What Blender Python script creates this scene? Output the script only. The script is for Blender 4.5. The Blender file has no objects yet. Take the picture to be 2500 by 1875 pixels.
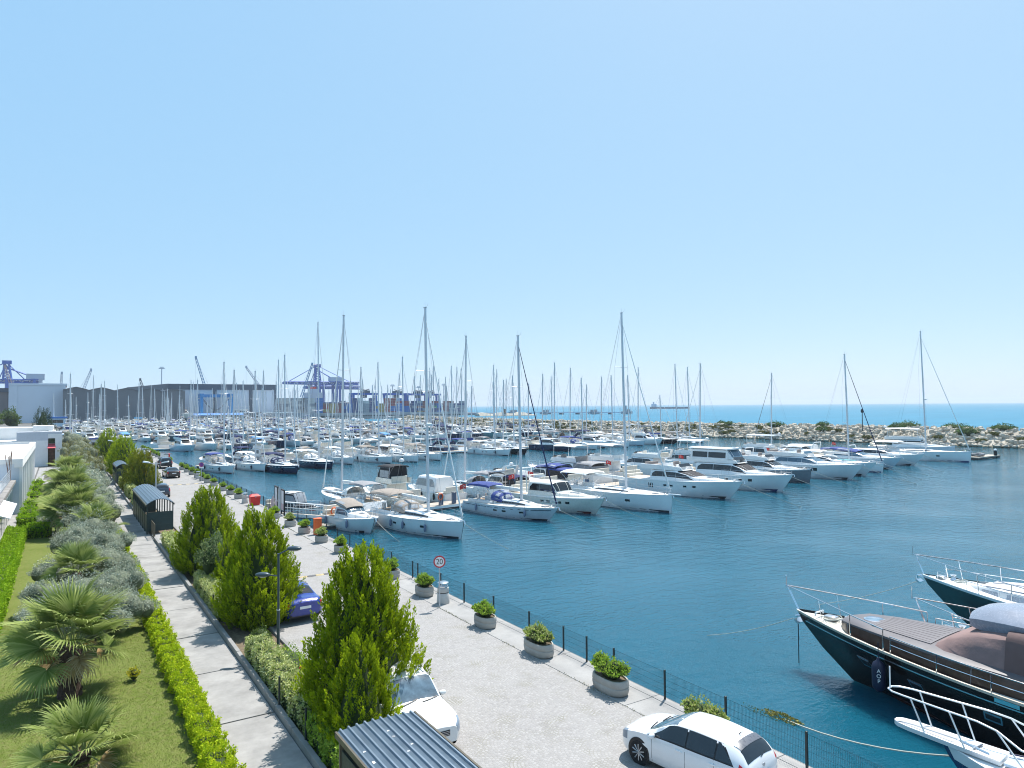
import bpy, math, random
import numpy as np
from mathutils import Vector, Matrix
SC = bpy.context.scene
COL = SC.collection
RND = random.Random(11)
R_ = math.radians
PI = math.pi
ZW = -1.8                      # water level below the quay (quay top = 0)

# ------------------------------------------------------------------ camera, sky, sun, exposure
F_PX, YAW, HOR, ROLL = 1720.0, R_(32.6), 990.0, R_(0.4)
def camera():
    pitch = math.atan((HOR - 937.5) / F_PX)
    f0 = Vector((math.sin(YAW), math.cos(YAW), 0)); r0 = Vector((math.cos(YAW), -math.sin(YAW), 0)); u0 = Vector((0, 0, 1))
    f = f0 * math.cos(pitch) + u0 * math.sin(pitch)
    u = r0.cross(f)
    r = r0 * math.cos(ROLL) - u * math.sin(ROLL)
    u2 = u * math.cos(ROLL) + r0 * math.sin(ROLL)
    cd = bpy.data.cameras.new('camera')
    cd.sensor_fit = 'HORIZONTAL'; cd.sensor_width = 36.0; cd.lens = 36.0 * F_PX / 2500.0
    cd.clip_start = 0.1; cd.clip_end = 80000
    c = bpy.data.objects.new('camera', cd); COL.objects.link(c)
    m = Matrix((r, u2, -f)).transposed().to_4x4(); m.translation = (0, 0, 10.0)
    c.matrix_world = m
    SC.camera = c
camera()
SUN_EL, SUN_AZ = R_(63.0), R_(62.0)      # azimuth clockwise from +Y
w = bpy.data.worlds.new('World'); SC.world = w; w.use_nodes = True
nt = w.node_tree; nt.nodes.clear()
sky = nt.nodes.new('ShaderNodeTexSky'); sky.sky_type = 'NISHITA'; sky.sun_disc = False
sky.sun_elevation = SUN_EL; sky.sun_rotation = SUN_AZ
sky.altitude = 0; sky.air_density = 0.5; sky.dust_density = 1.0; sky.ozone_density = 6.0
bg = nt.nodes.new('ShaderNodeBackground'); bg.inputs['Strength'].default_value = 0.13
wo = nt.nodes.new('ShaderNodeOutputWorld')
va = nt.nodes.new('ShaderNodeVectorMath'); va.operation = 'MULTIPLY_ADD'       # a pale high haze veils the clear sky evenly
va.inputs[1].default_value = (.50, .30, .09); va.inputs[2].default_value = (.97, 2.09, 3.5)
nt.links.new(sky.outputs[0], va.inputs[0]); nt.links.new(va.outputs[0], bg.inputs[0]); nt.links.new(bg.outputs[0], wo.inputs[0])
sd = bpy.data.lights.new('sun', 'SUN'); sd.energy = 3.7; sd.angle = R_(0.53); sd.color = (1.0, 0.965, 0.915)
so = bpy.data.objects.new('sun', sd); COL.objects.link(so)
sv = Vector((math.sin(SUN_AZ) * math.cos(SUN_EL), math.cos(SUN_AZ) * math.cos(SUN_EL), math.sin(SUN_EL)))
so.rotation_euler = sv.to_track_quat('Z', 'Y').to_euler(); so.location = (60, 40, 120)
SC.view_settings.view_transform = 'Standard'; SC.view_settings.look = 'None'
SC.view_settings.exposure = 0.97; SC.view_settings.gamma = 1.0; SC.view_settings.use_curve_mapping = False
SC.cycles.max_bounces = 8; SC.cycles.diffuse_bounces = 3; SC.cycles.glossy_bounces = 4
SC.cycles.transparent_max_bounces = 12; SC.cycles.caustics_reflective = False; SC.cycles.caustics_refractive = False
SC.cycles.use_denoising = True; SC.cycles.pixel_filter_type = 'BLACKMAN_HARRIS'; SC.cycles.filter_width = 1.05

# ------------------------------------------------------------------ node helper
class NT:
    """small expression helper round a material's node tree"""
    def __init__(s, name):
        s.m = bpy.data.materials.new(name); s.m.use_nodes = True
        s.t = s.m.node_tree; s.t.nodes.clear()
        s.out = s.t.nodes.new('ShaderNodeOutputMaterial')
    def n(s, typ, **kw):
        nd = s.t.nodes.new('ShaderNode' + typ)
        for k, v in kw.items(): setattr(nd, k, v)
        return nd
    def put(s, sock, v):
        if hasattr(v, 'is_output'): s.t.links.new(v, sock)
        elif v is not None:
            if isinstance(v, (tuple, list)) and len(v) == 3 and len(sock.default_value) == 4: v = (*v, 1)
            sock.default_value = v
    def math(s, op, a, b=None, c=None, clamp=False):
        nd = s.n('Math', operation=op, use_clamp=clamp)
        s.put(nd.inputs[0], a)
        if b is not None: s.put(nd.inputs[1], b)
        if c is not None: s.put(nd.inputs[2], c)
        return nd.outputs[0]
    def noise(s, vec, scale, detail=3, rough=.55, dist=0.0):
        nd = s.n('TexNoise'); s.put(nd.inputs['Vector'], vec)
        nd.inputs['Scale'].default_value = scale; nd.inputs['Detail'].default_value = detail
        nd.inputs['Roughness'].default_value = rough; nd.inputs['Distortion'].default_value = dist
        return nd.outputs['Fac']
    def ramp(s, f, a, b, ca=0.0, cb=1.0):
        nd = s.n('MapRange'); s.put(nd.inputs[0], f)
        for i, v in enumerate((a, b, ca, cb)): s.put(nd.inputs[i + 1], v)
        return nd.outputs[0]
    def mix(s, f, a, b, mode='MIX'):
        nd = s.n('MixRGB', blend_type=mode); s.put(nd.inputs[0], f); s.put(nd.inputs[1], a); s.put(nd.inputs[2], b)
        return nd.outputs[0]
    def pos(s): return s.n('NewGeometry').outputs['Position']
    def obj(s): return s.n('TexCoord').outputs['Object']
    def scaled(s, vec, sc):
        nd = s.n('Mapping'); s.put(nd.inputs[0], vec); nd.inputs['Scale'].default_value = sc
        return nd.outputs[0]
    def bump(s, h, strength=.3, dist=.05):
        nd = s.n('Bump'); s.put(nd.inputs['Height'], h); nd.inputs['Strength'].default_value = strength; nd.inputs['Distance'].default_value = dist
        return nd.outputs[0]
    def bsdf(s, col, rough=.5, metal=0.0, normal=None, spec=.5, coat=0.0, ior=1.45, alpha=None, trans=0.0):
        p = s.n('BsdfPrincipled'); s.put(p.inputs['Base Color'], col); s.put(p.inputs['Roughness'], rough)
        s.put(p.inputs['Metallic'], metal); s.put(p.inputs['Specular IOR Level'], spec); s.put(p.inputs['Coat Weight'], coat)
        p.inputs['IOR'].default_value = ior; p.inputs['Transmission Weight'].default_value = trans
        if normal is not None: s.put(p.inputs['Normal'], normal)
        if alpha is not None: s.put(p.inputs['Alpha'], alpha)
        return p
    def done(s, sh):
        s.t.links.new(sh.outputs[0] if hasattr(sh, 'outputs') else sh, s.out.inputs[0]); return s.m

MATS = {}
def mat(name, col, rough=.5, metal=0.0, var=.08, scale=3.0, bump=0.0, bscale=30.0, coat=0.0, spec=.5):
    """plain painted / cast / woven surface: colour with grain, some wear in the roughness, optional relief"""
    if name in MATS: return MATS[name]
    k = NT(name); o = k.obj()
    f = k.noise(o, scale, 4, .6)
    f2 = k.ramp(f, .3, .7)
    c = k.mix(f2, tuple(x * (1 - var) for x in col), tuple(min(1, x * (1 + var)) for x in col))
    rg = k.ramp(k.noise(o, scale * 4, 2), .3, .7, max(.02, rough - .06), min(1, rough + .06))
    nrm = k.bump(k.noise(o, bscale, 3), bump, .02) if bump else None
    MATS[name] = k.done(k.bsdf(c, rg, metal, nrm, spec, coat)); return MATS[name]

def leaf_mat(name, a, b, trans=.35, rough=.55, c=None, cf=0.0):
    """foliage: the leaf's own tint attribute picks between two colours, light passes through"""
    if name in MATS: return MATS[name]
    k = NT(name)
    at = k.n('Attribute', attribute_name='tint').outputs['Fac']
    col = k.mix(at, a, b)
    if c: col = k.mix(k.ramp(k.noise(k.obj(), 1.1, 2), .55, .7, 0, cf), col, c)
    p = k.bsdf(col, .75, spec=.10)
    t = k.n('BsdfTranslucent'); k.put(t.inputs[0], col)
    mx = k.n('MixShader'); mx.inputs[0].default_value = trans
    k.t.links.new(p.outputs[0], mx.inputs[1]); k.t.links.new(t.outputs[0], mx.inputs[2])
    MATS[name] = k.done(mx.outputs[0]); return MATS[name]

# ------------------------------------------------------------------ mesh helpers
def unit(v):
    v = np.asarray(v, float); return v / (np.linalg.norm(v) + 1e-12)
class MB:
    def __init__(s): s.v = []; s.f = []; s.tint = None
    def add(s, vs, fs):
        n = len(s.v); s.v += [tuple(map(float, p)) for p in vs]; s.f += [[i + n for i in f] for f in fs]; return s
    def box(s, x0, x1, y0, y1, z0, z1, ch=0.0):
        if ch:
            return s.prism([(x0 + ch, y0), (x1 - ch, y0), (x1, y0 + ch), (x1, y1 - ch), (x1 - ch, y1), (x0 + ch, y1), (x0, y1 - ch), (x0, y0 + ch)], z0, z1, ch * .6)
        return s.add([(x0, y0, z0), (x1, y0, z0), (x1, y1, z0), (x0, y1, z0), (x0, y0, z1), (x1, y0, z1), (x1, y1, z1), (x0, y1, z1)],
                     [(0, 3, 2, 1), (4, 5, 6, 7), (0, 1, 5, 4), (1, 2, 6, 5), (2, 3, 7, 6), (3, 0, 4, 7)])
    def cbox(s, c, size, rz=0.0, rx=0.0):
        m = Matrix.Translation(c) @ Matrix.Rotation(rz, 4, 'Z') @ Matrix.Rotation(rx, 4, 'X')
        b = MB().box(-size[0] / 2, size[0] / 2, -size[1] / 2, size[1] / 2, -size[2] / 2, size[2] / 2)
        return s.join(b, m)
    def join(s, o, m=None):
        vs = o.v if m is None else [tuple(m @ Vector(p)) for p in o.v]
        return s.add(vs, o.f)
    def prism(s, poly, z0, z1, ch=0.0):
        n = len(poly)
        if ch:
            cx = sum(p[0] for p in poly) / n; cy = sum(p[1] for p in poly) / n
            sh = [(p[0] - ch * (1 if p[0] > cx else -1), p[1] - ch * (1 if p[1] > cy else -1)) for p in poly]
            vs = [(*p, z0) for p in poly] + [(*p, z1 - ch) for p in poly] + [(*p, z1) for p in sh]
            fs = [list(range(n))[::-1], [i + 2 * n for i in range(n)]]
            for k in (0, 1): fs += [[k * n + i, k * n + (i + 1) % n, (k + 1) * n + (i + 1) % n, (k + 1) * n + i] for i in range(n)]
            return s.add(vs, fs)
        vs = [(*p, z0) for p in poly] + [(*p, z1) for p in poly]
        return s.add(vs, [list(range(n))[::-1], [i + n for i in range(n)]] + [[i, (i + 1) % n, n + (i + 1) % n, n + i] for i in range(n)])
    def tube(s, pts, r, n=6, r1=None, closed=False):
        P = [np.asarray(p, float) for p in pts]; m = len(P); vs = []; fs = []
        a = None
        for i, p in enumerate(P):
            if closed: t = P[(i + 1) % m] - P[i - 1]
            else: t = P[min(i + 1, m - 1)] - P[max(i - 1, 0)]
            t = unit(t)
            if a is None: a = unit(np.cross(t, (0, 0, 1) if abs(t[2]) < .9 else (1, 0, 0)))
            a = unit(a - t * np.dot(a, t)); b = np.cross(t, a)
            rr = r if r1 is None else r + (r1 - r) * i / max(1, m - 1)
            for k in range(n):
                an = 2 * PI * k / n
                vs.append(p + rr * (math.cos(an) * a + math.sin(an) * b))
        for i in range(m if closed else m - 1):
            j = (i + 1) % m
            for k in range(n): fs.append((i * n + k, i * n + (k + 1) % n, j * n + (k + 1) % n, j * n + k))
        if not closed: fs += [tuple(range(n))[::-1], tuple((m - 1) * n + k for k in range(n))]
        return s.add(vs, fs)
    def lathe(s, prof, c=(0, 0, 0), n=12, sx=1.0, sy=1.0):
        vs = []; fs = []; m = len(prof)
        for r, z in prof:
            for k in range(n):
                a = 2 * PI * k / n; vs.append((c[0] + r * math.cos(a) * sx, c[1] + r * math.sin(a) * sy, c[2] + z))
        for i in range(m - 1):
            for k in range(n): fs.append((i * n + k, i * n + (k + 1) % n, (i + 1) * n + (k + 1) % n, (i + 1) * n + k))
        fs += [tuple(range(n))[::-1], tuple((m - 1) * n + k for k in range(n))]
        return s.add(vs, fs)
    def ball(s, c, r, n=10, m=6):
        rx, ry, rz = r if isinstance(r, (tuple, list)) else (r, r, r)
        prof = [(max(1e-3, math.sin(PI * i / m)), -math.cos(PI * i / m) * rz) for i in range(m + 1)]
        return s.lathe(prof, c, n, rx, ry)
    def loft(s, rings, closed=False, cap0=False, cap1=False):
        m = len(rings[0]); vs = [p for r in rings for p in r]; fs = []
        for i in range(len(rings) - 1):
            for k in range(m if closed else m - 1):
                fs.append((i * m + k, i * m + (k + 1) % m, (i + 1) * m + (k + 1) % m, (i + 1) * m + k))
        if cap0: fs.append(tuple(range(m))[::-1])
        if cap1: fs.append(tuple((len(rings) - 1) * m + k for k in range(m)))
        return s.add(vs, fs)
    def quad(s, a, b, c, d): return s.add([a, b, c, d], [(0, 1, 2, 3)])
    def slab(s, a, b, c, d, t):
        """a quad given thickness t against its normal"""
        A = [np.asarray(p, float) for p in (a, b, c, d)]
        n = unit(np.cross(A[1] - A[0], A[3] - A[0])) * t
        return s.add(A + [p - n for p in A], [(0, 1, 2, 3), (7, 6, 5, 4), (0, 4, 5, 1), (1, 5, 6, 2), (2, 6, 7, 3), (3, 7, 4, 0)])
    def np(s, V, Fq, tint=None):
        s.nv = np.asarray(V, np.float32); s.nf = np.asarray(Fq, np.int32); s.tint = tint; return s

def mesh_of(b, name, m, smooth=40.0):
    me = bpy.data.meshes.new(name)
    if hasattr(b, 'nv'):
        nvt, k = len(b.nv), b.nf.shape[1]; nft = len(b.nf)
        me.vertices.add(nvt); me.vertices.foreach_set('co', b.nv.ravel())
        me.loops.add(nft * k); me.loops.foreach_set('vertex_index', b.nf.ravel())
        me.polygons.add(nft); me.polygons.foreach_set('loop_start', np.arange(0, nft * k, k, dtype=np.int32))
        me.update(calc_edges=True)
        if b.tint is not None:
            a = me.attributes.new('tint', 'FLOAT', 'POINT'); a.data.foreach_set('value', np.asarray(b.tint, np.float32))
    else:
        me.from_pydata(b.v, [], b.f)
        if smooth:
            me.polygons.foreach_set('use_smooth', [True] * len(me.polygons))
            me.update(); me.set_sharp_from_angle(angle=R_(smooth))
    if m is not None: me.materials.append(m)
    me.update()
    return me
def link(name, data, parent=None, loc=None, rz=None):
    o = bpy.data.objects.new(name, data); COL.objects.link(o)
    if parent is not None: o.parent = parent
    if loc is not None: o.location = loc
    if rz is not None: o.rotation_euler = (0, 0, rz)
    return o
def obj(name, b, m, parent=None, loc=None, rz=None, smooth=40.0):
    return link(name, mesh_of(b, name, m, smooth), parent, loc, rz)
def tag(o, label=None, cat=None, group=None, kind=None):
    if label: o['label'] = label
    if cat: o['category'] = cat
    if group: o['group'] = group
    if kind: o['kind'] = kind
    return o
def thing(name, label, cat, loc=(0, 0, 0), rz=0.0, group=None):
    o = bpy.data.objects.new(name, None); COL.objects.link(o); o.empty_display_size = .2
    o.location = loc; o.rotation_euler = (0, 0, rz)
    return tag(o, label, cat, group)
def ORD(k):
    a = ['first', 'second', 'third', 'fourth', 'fifth', 'sixth', 'seventh', 'eighth', 'ninth', 'tenth', 'eleventh', 'twelfth', 'thirteenth', 'fourteenth', 'fifteenth', 'sixteenth', 'seventeenth', 'eighteenth', 'nineteenth']
    t = ['twentieth', 'thirtieth', 'fortieth', 'fiftieth']; tt = ['twenty', 'thirty', 'forty', 'fifty']
    return a[k] if k < 19 else (t[(k + 1) // 10 - 2] if (k + 1) % 10 == 0 else tt[(k + 1) // 10 - 2] + '-' + a[(k + 1) % 10 - 1])
def dup(root, loc, rz, label=None, group=None, scale=None):
    """a copy of a thing with copies of its parts and sub-parts, sharing meshes"""
    r = root.copy(); COL.objects.link(r); r.location = loc; r.rotation_euler = (0, 0, rz)
    if label: r['label'] = label
    if group: r['group'] = group
    if scale: r.scale = scale
    for ch in list(root.children):
        c = ch.copy(); COL.objects.link(c); c.parent = r
        for gch in ch.children:
            d = gch.copy(); COL.objects.link(d); d.parent = c
    return r
def struct(name, b, m, label=None, smooth=0): return tag(obj(name, b, m, smooth=smooth), label, None, None, 'structure')

class Loft:
    """a lofted skin: rings of points; patches (windows, stripes, panels) are laid on it and stand proud"""
    def __init__(s, rings, sgn=1): s.R = np.asarray(rings, float); s.sgn = sgn; s.n, s.m = s.R.shape[:2]
    def at(s, u, v):
        u = min(max(u, 0), s.n - 1.0001); v = min(max(v, 0), s.m - 1.0001)
        i, j = int(u), int(v); a, b = u - i, v - j; R = s.R
        return (R[i, j] * (1 - a) + R[i + 1, j] * a) * (1 - b) + (R[i, j + 1] * (1 - a) + R[i + 1, j + 1] * a) * b
    def nrm(s, u, v):
        e = .08
        return s.sgn * unit(np.cross(s.at(u + e, v) - s.at(u - e, v), s.at(u, v + e) - s.at(u, v - e)))
    def uy(s, y, j=0):
        return float(np.interp(y, s.R[:, j, 1], np.arange(s.n)))
    def patch(s, u0, u1, v0, v1, off=.015, nu=4, nv=2, mb=None, sl=0.0, sl2=0.0, back=.02):
        """sl / sl2 slant the aft / fore edge (in u per unit v)"""
        mb = mb or MB(); G = []; B = []
        for i in range(nu + 1):
            for j in range(nv + 1):
                fj = j / nv; v = v0 + (v1 - v0) * fj
                a = u0 + sl * fj; b = u1 + sl2 * fj
                u = a + (b - a) * i / nu
                p, n = s.at(u, v), s.nrm(u, v)
                G.append(p + n * off); B.append(p - n * back)
        w_ = nv + 1; fs = []
        for i in range(nu):
            for j in range(nv):
                q = (i * w_ + j, i * w_ + j + 1, (i + 1) * w_ + j + 1, (i + 1) * w_ + j)
                fs.append(q if s.sgn < 0 else q[::-1])
        N = len(G); ring = [i * w_ for i in range(nu + 1)] + [nu * w_ + j for j in range(1, nv + 1)] + [i * w_ + nv for i in range(nu - 1, -1, -1)] + [j for j in range(nv - 1, 0, -1)]
        for a, b in zip(ring, ring[1:] + ring[:1]):
            fs.append((a, b, b + N, a + N) if s.sgn < 0 else (b, a, a + N, b + N))
        return mb.add(G + B, fs)
    def mb(s, cap0=True, cap1=True, flip=False):
        return MB().loft([list(map(tuple, r)) for r in s.R], False, cap0, cap1)

def leaves(P, D, L, W, rng, tint, curl=.25):
    """N leaf quads: centre P, long axis D, length L, width W"""
    N = len(P); D = D / (np.linalg.norm(D, axis=1, keepdims=True) + 1e-9)
    rnd = rng.normal(size=(N, 3)); S_ = np.cross(D, rnd); S_ /= np.linalg.norm(S_, axis=1, keepdims=True) + 1e-9
    L = np.broadcast_to(L, (N,))[:, None]; W = np.broadcast_to(W, (N,))[:, None]
    nn = np.cross(D, S_)
    V = np.stack([P - D * L * .5, P + S_ * W * .5 - nn * W * curl, P + D * L * .5, P - S_ * W * .5 - nn * W * curl], 1).reshape(-1, 3)
    Fq = np.arange(4 * N).reshape(N, 4)
    return MB().np(V, Fq, np.repeat(tint, 4))
def text_mesh(body, size, m, ext=.004):
    cu = bpy.data.curves.new('lettering', 'FONT'); cu.body = body; cu.size = size; cu.align_x = 'CENTER'; cu.align_y = 'CENTER'; cu.extrude = ext
    o = bpy.data.objects.new('lettering', cu); COL.objects.link(o)
    bpy.context.view_layer.update()
    me = bpy.data.meshes.new_from_object(o.evaluated_get(bpy.context.evaluated_depsgraph_get()))
    bpy.data.objects.remove(o); me.materials.clear(); me.materials.append(m); return me
# ------------------------------------------------------------------ palette
WHITE = mat('white_gelcoat', (.80, .80, .79), .22, var=.03, scale=.8, coat=.3)
OFFWHITE = mat('cream_gelcoat', (.70, .69, .62), .28, var=.04, scale=.8, coat=.2)
DECKW = mat('deck_nonskid', (.74, .74, .72), .6, var=.05, scale=6)
NAVY = mat('navy_gelcoat', (.012, .018, .06), .12, var=.1, coat=.5)
BLACKH = mat('black_hull_paint', (.012, .012, .016), .14, var=.1, coat=.5)
GREYH = mat('grey_hull_paint', (.16, .17, .19), .2, var=.06, coat=.3)
TEALH = mat('dark_teal_hull_paint', (.02, .055, .06), .15, var=.1, coat=.4)
LBLUE = mat('pale_blue_gelcoat', (.52, .62, .68), .25, var=.04, coat=.3)
GLASS = mat('dark_glass', (.012, .015, .018), .05, var=.1, spec=.9)
GLASSB = mat('blue_tinted_glass', (.05, .11, .16), .05, var=.1, spec=.9)
VINYL = mat('clear_vinyl_window', (.34, .36, .38), .15, var=.2, scale=5, spec=.6)
TEAK = mat('teak_deck', (.36, .26, .17), .65, var=.18, scale=9)
ALU = mat('mast_aluminium', (.62, .63, .65), .38, .35, var=.05)
STEEL = mat('stainless_steel', (.75, .75, .76), .18, .9, var=.04)
WIRE = mat('rigging_wire', (.36, .37, .40), .45, .4)
ROPE = mat('mooring_rope', (.40, .41, .36), .85, var=.15, scale=20, bump=.4)
CANVB = mat('blue_canvas', (.035, .06, .22), .85, var=.18, scale=4, bump=.15)
CANVN = mat('navy_canvas', (.012, .02, .08), .85, var=.15, scale=4, bump=.15)
CANVT = mat('beige_canvas', (.29, .25, .215), .85, var=.1, scale=4, bump=.15)
CANVG = mat('grey_canvas', (.27, .27, .28), .85, var=.1, scale=4, bump=.15)
CANVW = mat('white_canvas', (.74, .74, .72), .8, var=.05, scale=4, bump=.1)
CANVK = mat('black_canvas', (.02, .02, .024), .8, var=.15, scale=4, bump=.15)
CANVY = mat('sky_blue_canvas', (.10, .28, .55), .85, var=.12, scale=4, bump=.15)
BOOT = mat('antifouling', (.03, .035, .045), .6, var=.2)
BOOTB = mat('blue_antifouling', (.02, .04, .15), .6, var=.2)
BOOTR = mat('red_antifouling', (.12, .02, .02), .6, var=.2)
FENDW = mat('grey_fender', (.20, .22, .31), .5, var=.1)
FENDN = mat('navy_fender', (.010, .014, .042), .5, var=.1)
FENDK = mat('black_rubber', (.015, .015, .016), .7, var=.2)
RED = mat('red_paint', (.62, .03, .025), .45, var=.08)
ORANGE = mat('orange_plastic', (.75, .13, .03), .5, var=.1)
YELLOW = mat('yellow_plastic', (.75, .55, .04), .5, var=.1)
CUSH = mat('cream_cushion', (.62, .58, .50), .8, var=.06, bump=.1)
CUSHG = mat('taupe_cushion', (.30, .26, .24), .8, var=.08, bump=.1)
TEALC = mat('turquoise_cover', (.05, .36, .36), .6, var=.1)

# ------------------------------------------------------------------ ground materials
def concrete(name, col, stain=.25, joint=None):
    k = NT(name); p = k.pos()
    a = k.noise(p, .8, 5, .65); b = k.noise(p, 9, 4, .7); c = k.noise(p, 70, 2)
    c1 = k.mix(k.ramp(a, .3, .72), tuple(x * (1 - stain) for x in col), tuple(x * 1.08 for x in col))
    c1 = k.mix(k.ramp(b, .35, .7, 0, .35), c1, tuple(x * .78 for x in col))
    c1 = k.mix(k.ramp(c, .62, .72, 0, .5), c1, tuple(x * .5 for x in col))
    h = k.math('ADD', b, k.math('MULTIPLY', c, .6))
    MATS[name] = k.done(k.bsdf(c1, .9, normal=k.bump(h, .35, .01), spec=.2)); return MATS[name]
CONC = concrete('quay_concrete', (.35, .342, .33))
PATHC = concrete('path_concrete', (.35, .338, .32), .42)
KERBC = concrete('kerb_concrete', (.29, .283, .27), .3)
DARKC = concrete('wet_concrete', (.16, .155, .145), .35)

def cobble_mat():
    k = NT('fan_laid_cobbles'); p = k.pos()
    sx = k.n('SeparateXYZ'); k.put(sx.inputs[0], p); x, y = sx.outputs[0], sx.outputs[1]
    W_, R0, st = 1.5, .75, .105
    row = k.math('FLOOR', k.math('DIVIDE', y, R0))
    def off(r): return k.math('MULTIPLY', k.math('MODULO', k.math('ABSOLUTE', r), 2.0), R0)
    def loc(r):
        t = k.math('DIVIDE', k.math('ADD', x, off(r)), W_)
        return k.math('MULTIPLY', k.math('SUBTRACT', k.math('FRACT', t), .5), W_), k.math('FLOOR', t)
    dy = k.math('SUBTRACT', y, k.math('MULTIPLY', row, R0))
    dx, ix = loc(row)
    d1 = k.math('SQRT', k.math('ADD', k.math('MULTIPLY', dx, dx), k.math('MULTIPLY', dy, dy)))
    r2 = k.math('SUBTRACT', row, 1.0); dx2, ix2 = loc(r2); dy2 = k.math('ADD', dy, R0)
    d2 = k.math('SQRT', k.math('ADD', k.math('MULTIPLY', dx2, dx2), k.math('MULTIPLY', dy2, dy2)))
    ins = k.math('LESS_THAN', d1, R0)
    def sel(a, b): return k.math('ADD', k.math('MULTIPLY', a, ins), k.math('MULTIPLY', b, k.math('SUBTRACT', 1.0, ins)))
    d = sel(d1, d2); th = k.math('ARCTAN2', sel(dx, dx2), sel(dy, dy2))
    rg = k.math('DIVIDE', d, st); ri = k.math('FLOOR', rg); rf = k.math('FRACT', rg)
    sg = k.math('MULTIPLY', k.math('ADD', th, 7.0), k.math('ADD', ri, .5)); si = k.math('FLOOR', sg); sf = k.math('FRACT', sg)
    def edge(f): return k.math('MINIMUM', f, k.math('SUBTRACT', 1.0, f))
    e = k.math('MINIMUM', edge(rf), edge(sf))
    jit = k.noise(p, 14, 2)
    stone = k.ramp(k.math('ADD', e, k.math('MULTIPLY', k.math('SUBTRACT', jit, .5), .16)), .06, .2)
    cv = k.n('CombineXYZ'); k.put(cv.inputs[0], k.math('ADD', ri, k.math('MULTIPLY', sel(ix, ix2), 17.0)))
    k.put(cv.inputs[1], si); k.put(cv.inputs[2], sel(row, r2))
    wn = k.n('TexWhiteNoise'); k.put(wn.inputs[0], cv.outputs[0])
    base = k.mix(wn.outputs[0], (.235, .223, .22), (.345, .332, .325))
    big = k.noise(p, .35, 4, .6)
    base = k.mix(k.ramp(big, .3, .7, 0, .5), base, (.37, .358, .342))
    base = k.mix(k.ramp(k.noise(p, 3, 4), .45, .75, 0, .35), base, (.22, .212, .205))
    st = k.ramp(k.noise(p, .22, 5, .7, .8), .56, .72, 0, .42)
    base = k.mix(st, base, (.20, .192, .185))
    moss = k.ramp(k.noise(p, .9, 4), .5, .72)
    mort = k.mix(moss, (.295, .283, .27), (.215, .205, .165))
    col = k.mix(stone, mort, base)
    h = k.math('ADD', stone, k.math('MULTIPLY', k.noise(p, 60, 3), .35))
    return k.done(k.bsdf(col, .82, normal=k.bump(h, .38, .02), spec=.2))
COBBLE = cobble_mat()

def lawn_mat():
    k = NT('lawn_grass'); p = k.pos()
    a = k.noise(p, .5, 4, .6); b = k.noise(p, 5, 4, .7); c = k.noise(k.scaled(p, (1, .6, 1)), 55, 3)
    col = k.mix(k.ramp(a, .35, .7), (.125, .17, .028), (.185, .225, .055))
    col = k.mix(k.ramp(b, .42, .72, 0, .75), col, (.25, .215, .10))
    col = k.mix(k.ramp(c, .35, .7, 0, .65), col, (.07, .10, .02))
    return k.done(k.bsdf(col, .9, normal=k.bump(k.math('ADD', c, b), .8, .03), spec=.1))
LAWN = lawn_mat()
def soil_mat():
    k = NT('bed_soil'); p = k.pos()
    col = k.mix(k.ramp(k.noise(p, 6, 5, .7), .3, .7), (.10, .075, .05), (.22, .175, .12))
    return k.done(k.bsdf(col, .95, normal=k.bump(k.noise(p, 25, 4), .8, .03), spec=.1))
SOIL = soil_mat()

def water_mat(name, deep, rough, amp, sc=1.0, spec=.5):
    k = NT(name); p = k.pos()
    n1 = k.noise(k.scaled(p, (.55 * sc, 1.0 * sc, 1)), 1.1, 3, .55, .4)
    n2 = k.noise(k.scaled(p, (.8 * sc, 1.25 * sc, 1)), 3.6, 3, .6, .3)
    n3 = k.noise(p, .07, 3)
    calm = k.ramp(n3, .35, .65, .55, 1.25)
    n4 = k.noise(k.scaled(p, (1.0 * sc, 1.7 * sc, 1)), 8.5, 2, .6, .2)
    h = k.math('MULTIPLY', k.math('ADD', n1, k.math('ADD', k.math('MULTIPLY', n2, .42), k.math('MULTIPLY', n4, .2))), calm)
    big = k.noise(k.scaled(p, (.4, 1, 1)), .03, 3)
    col = k.mix(k.ramp(big, .35, .7), deep, tuple(v * 1.25 for v in deep))
    p = k.bsdf(col, rough, normal=k.bump(h, 1.0, amp), ior=1.333, spec=spec)
    if sc == 1.0:
        p.subsurface_method = 'BURLEY'; p.inputs['Subsurface Weight'].default_value = 1.0; p.inputs['Subsurface Radius'].default_value = (1, 1, 1); p.inputs['Subsurface Scale'].default_value = 1.6
    return k.done(p)
WATER = water_mat('harbour_water', (.006, .072, .112), .05, .085)
SEA = water_mat('sea_water', (.026, .155, .245), .4, .25, .5, .15)

# ------------------------------------------------------------------ the setting
b = MB(); s_ = 13000
b.add([(-s_, -s_, ZW - .05), (s_, -s_, ZW - .05), (s_, s_, ZW - .05), (-s_, s_, ZW - .05)], [(0, 1, 2, 3)])
struct('sea', b, SEA, 'pale blue open sea reaching a flat horizon')
b = MB(); hp = [(-10, -60), (230, -60), (215, 60), (200, 165), (190, 285), (196, 345), (205, 420), (215, 640), (-60, 640), (-60, 190), (-10, 190)]
b.add([(*p, ZW) for p in hp], [tuple(range(len(hp)))])
struct('harbour_water', b, WATER, 'calm teal harbour water inside the breakwater')

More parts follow.
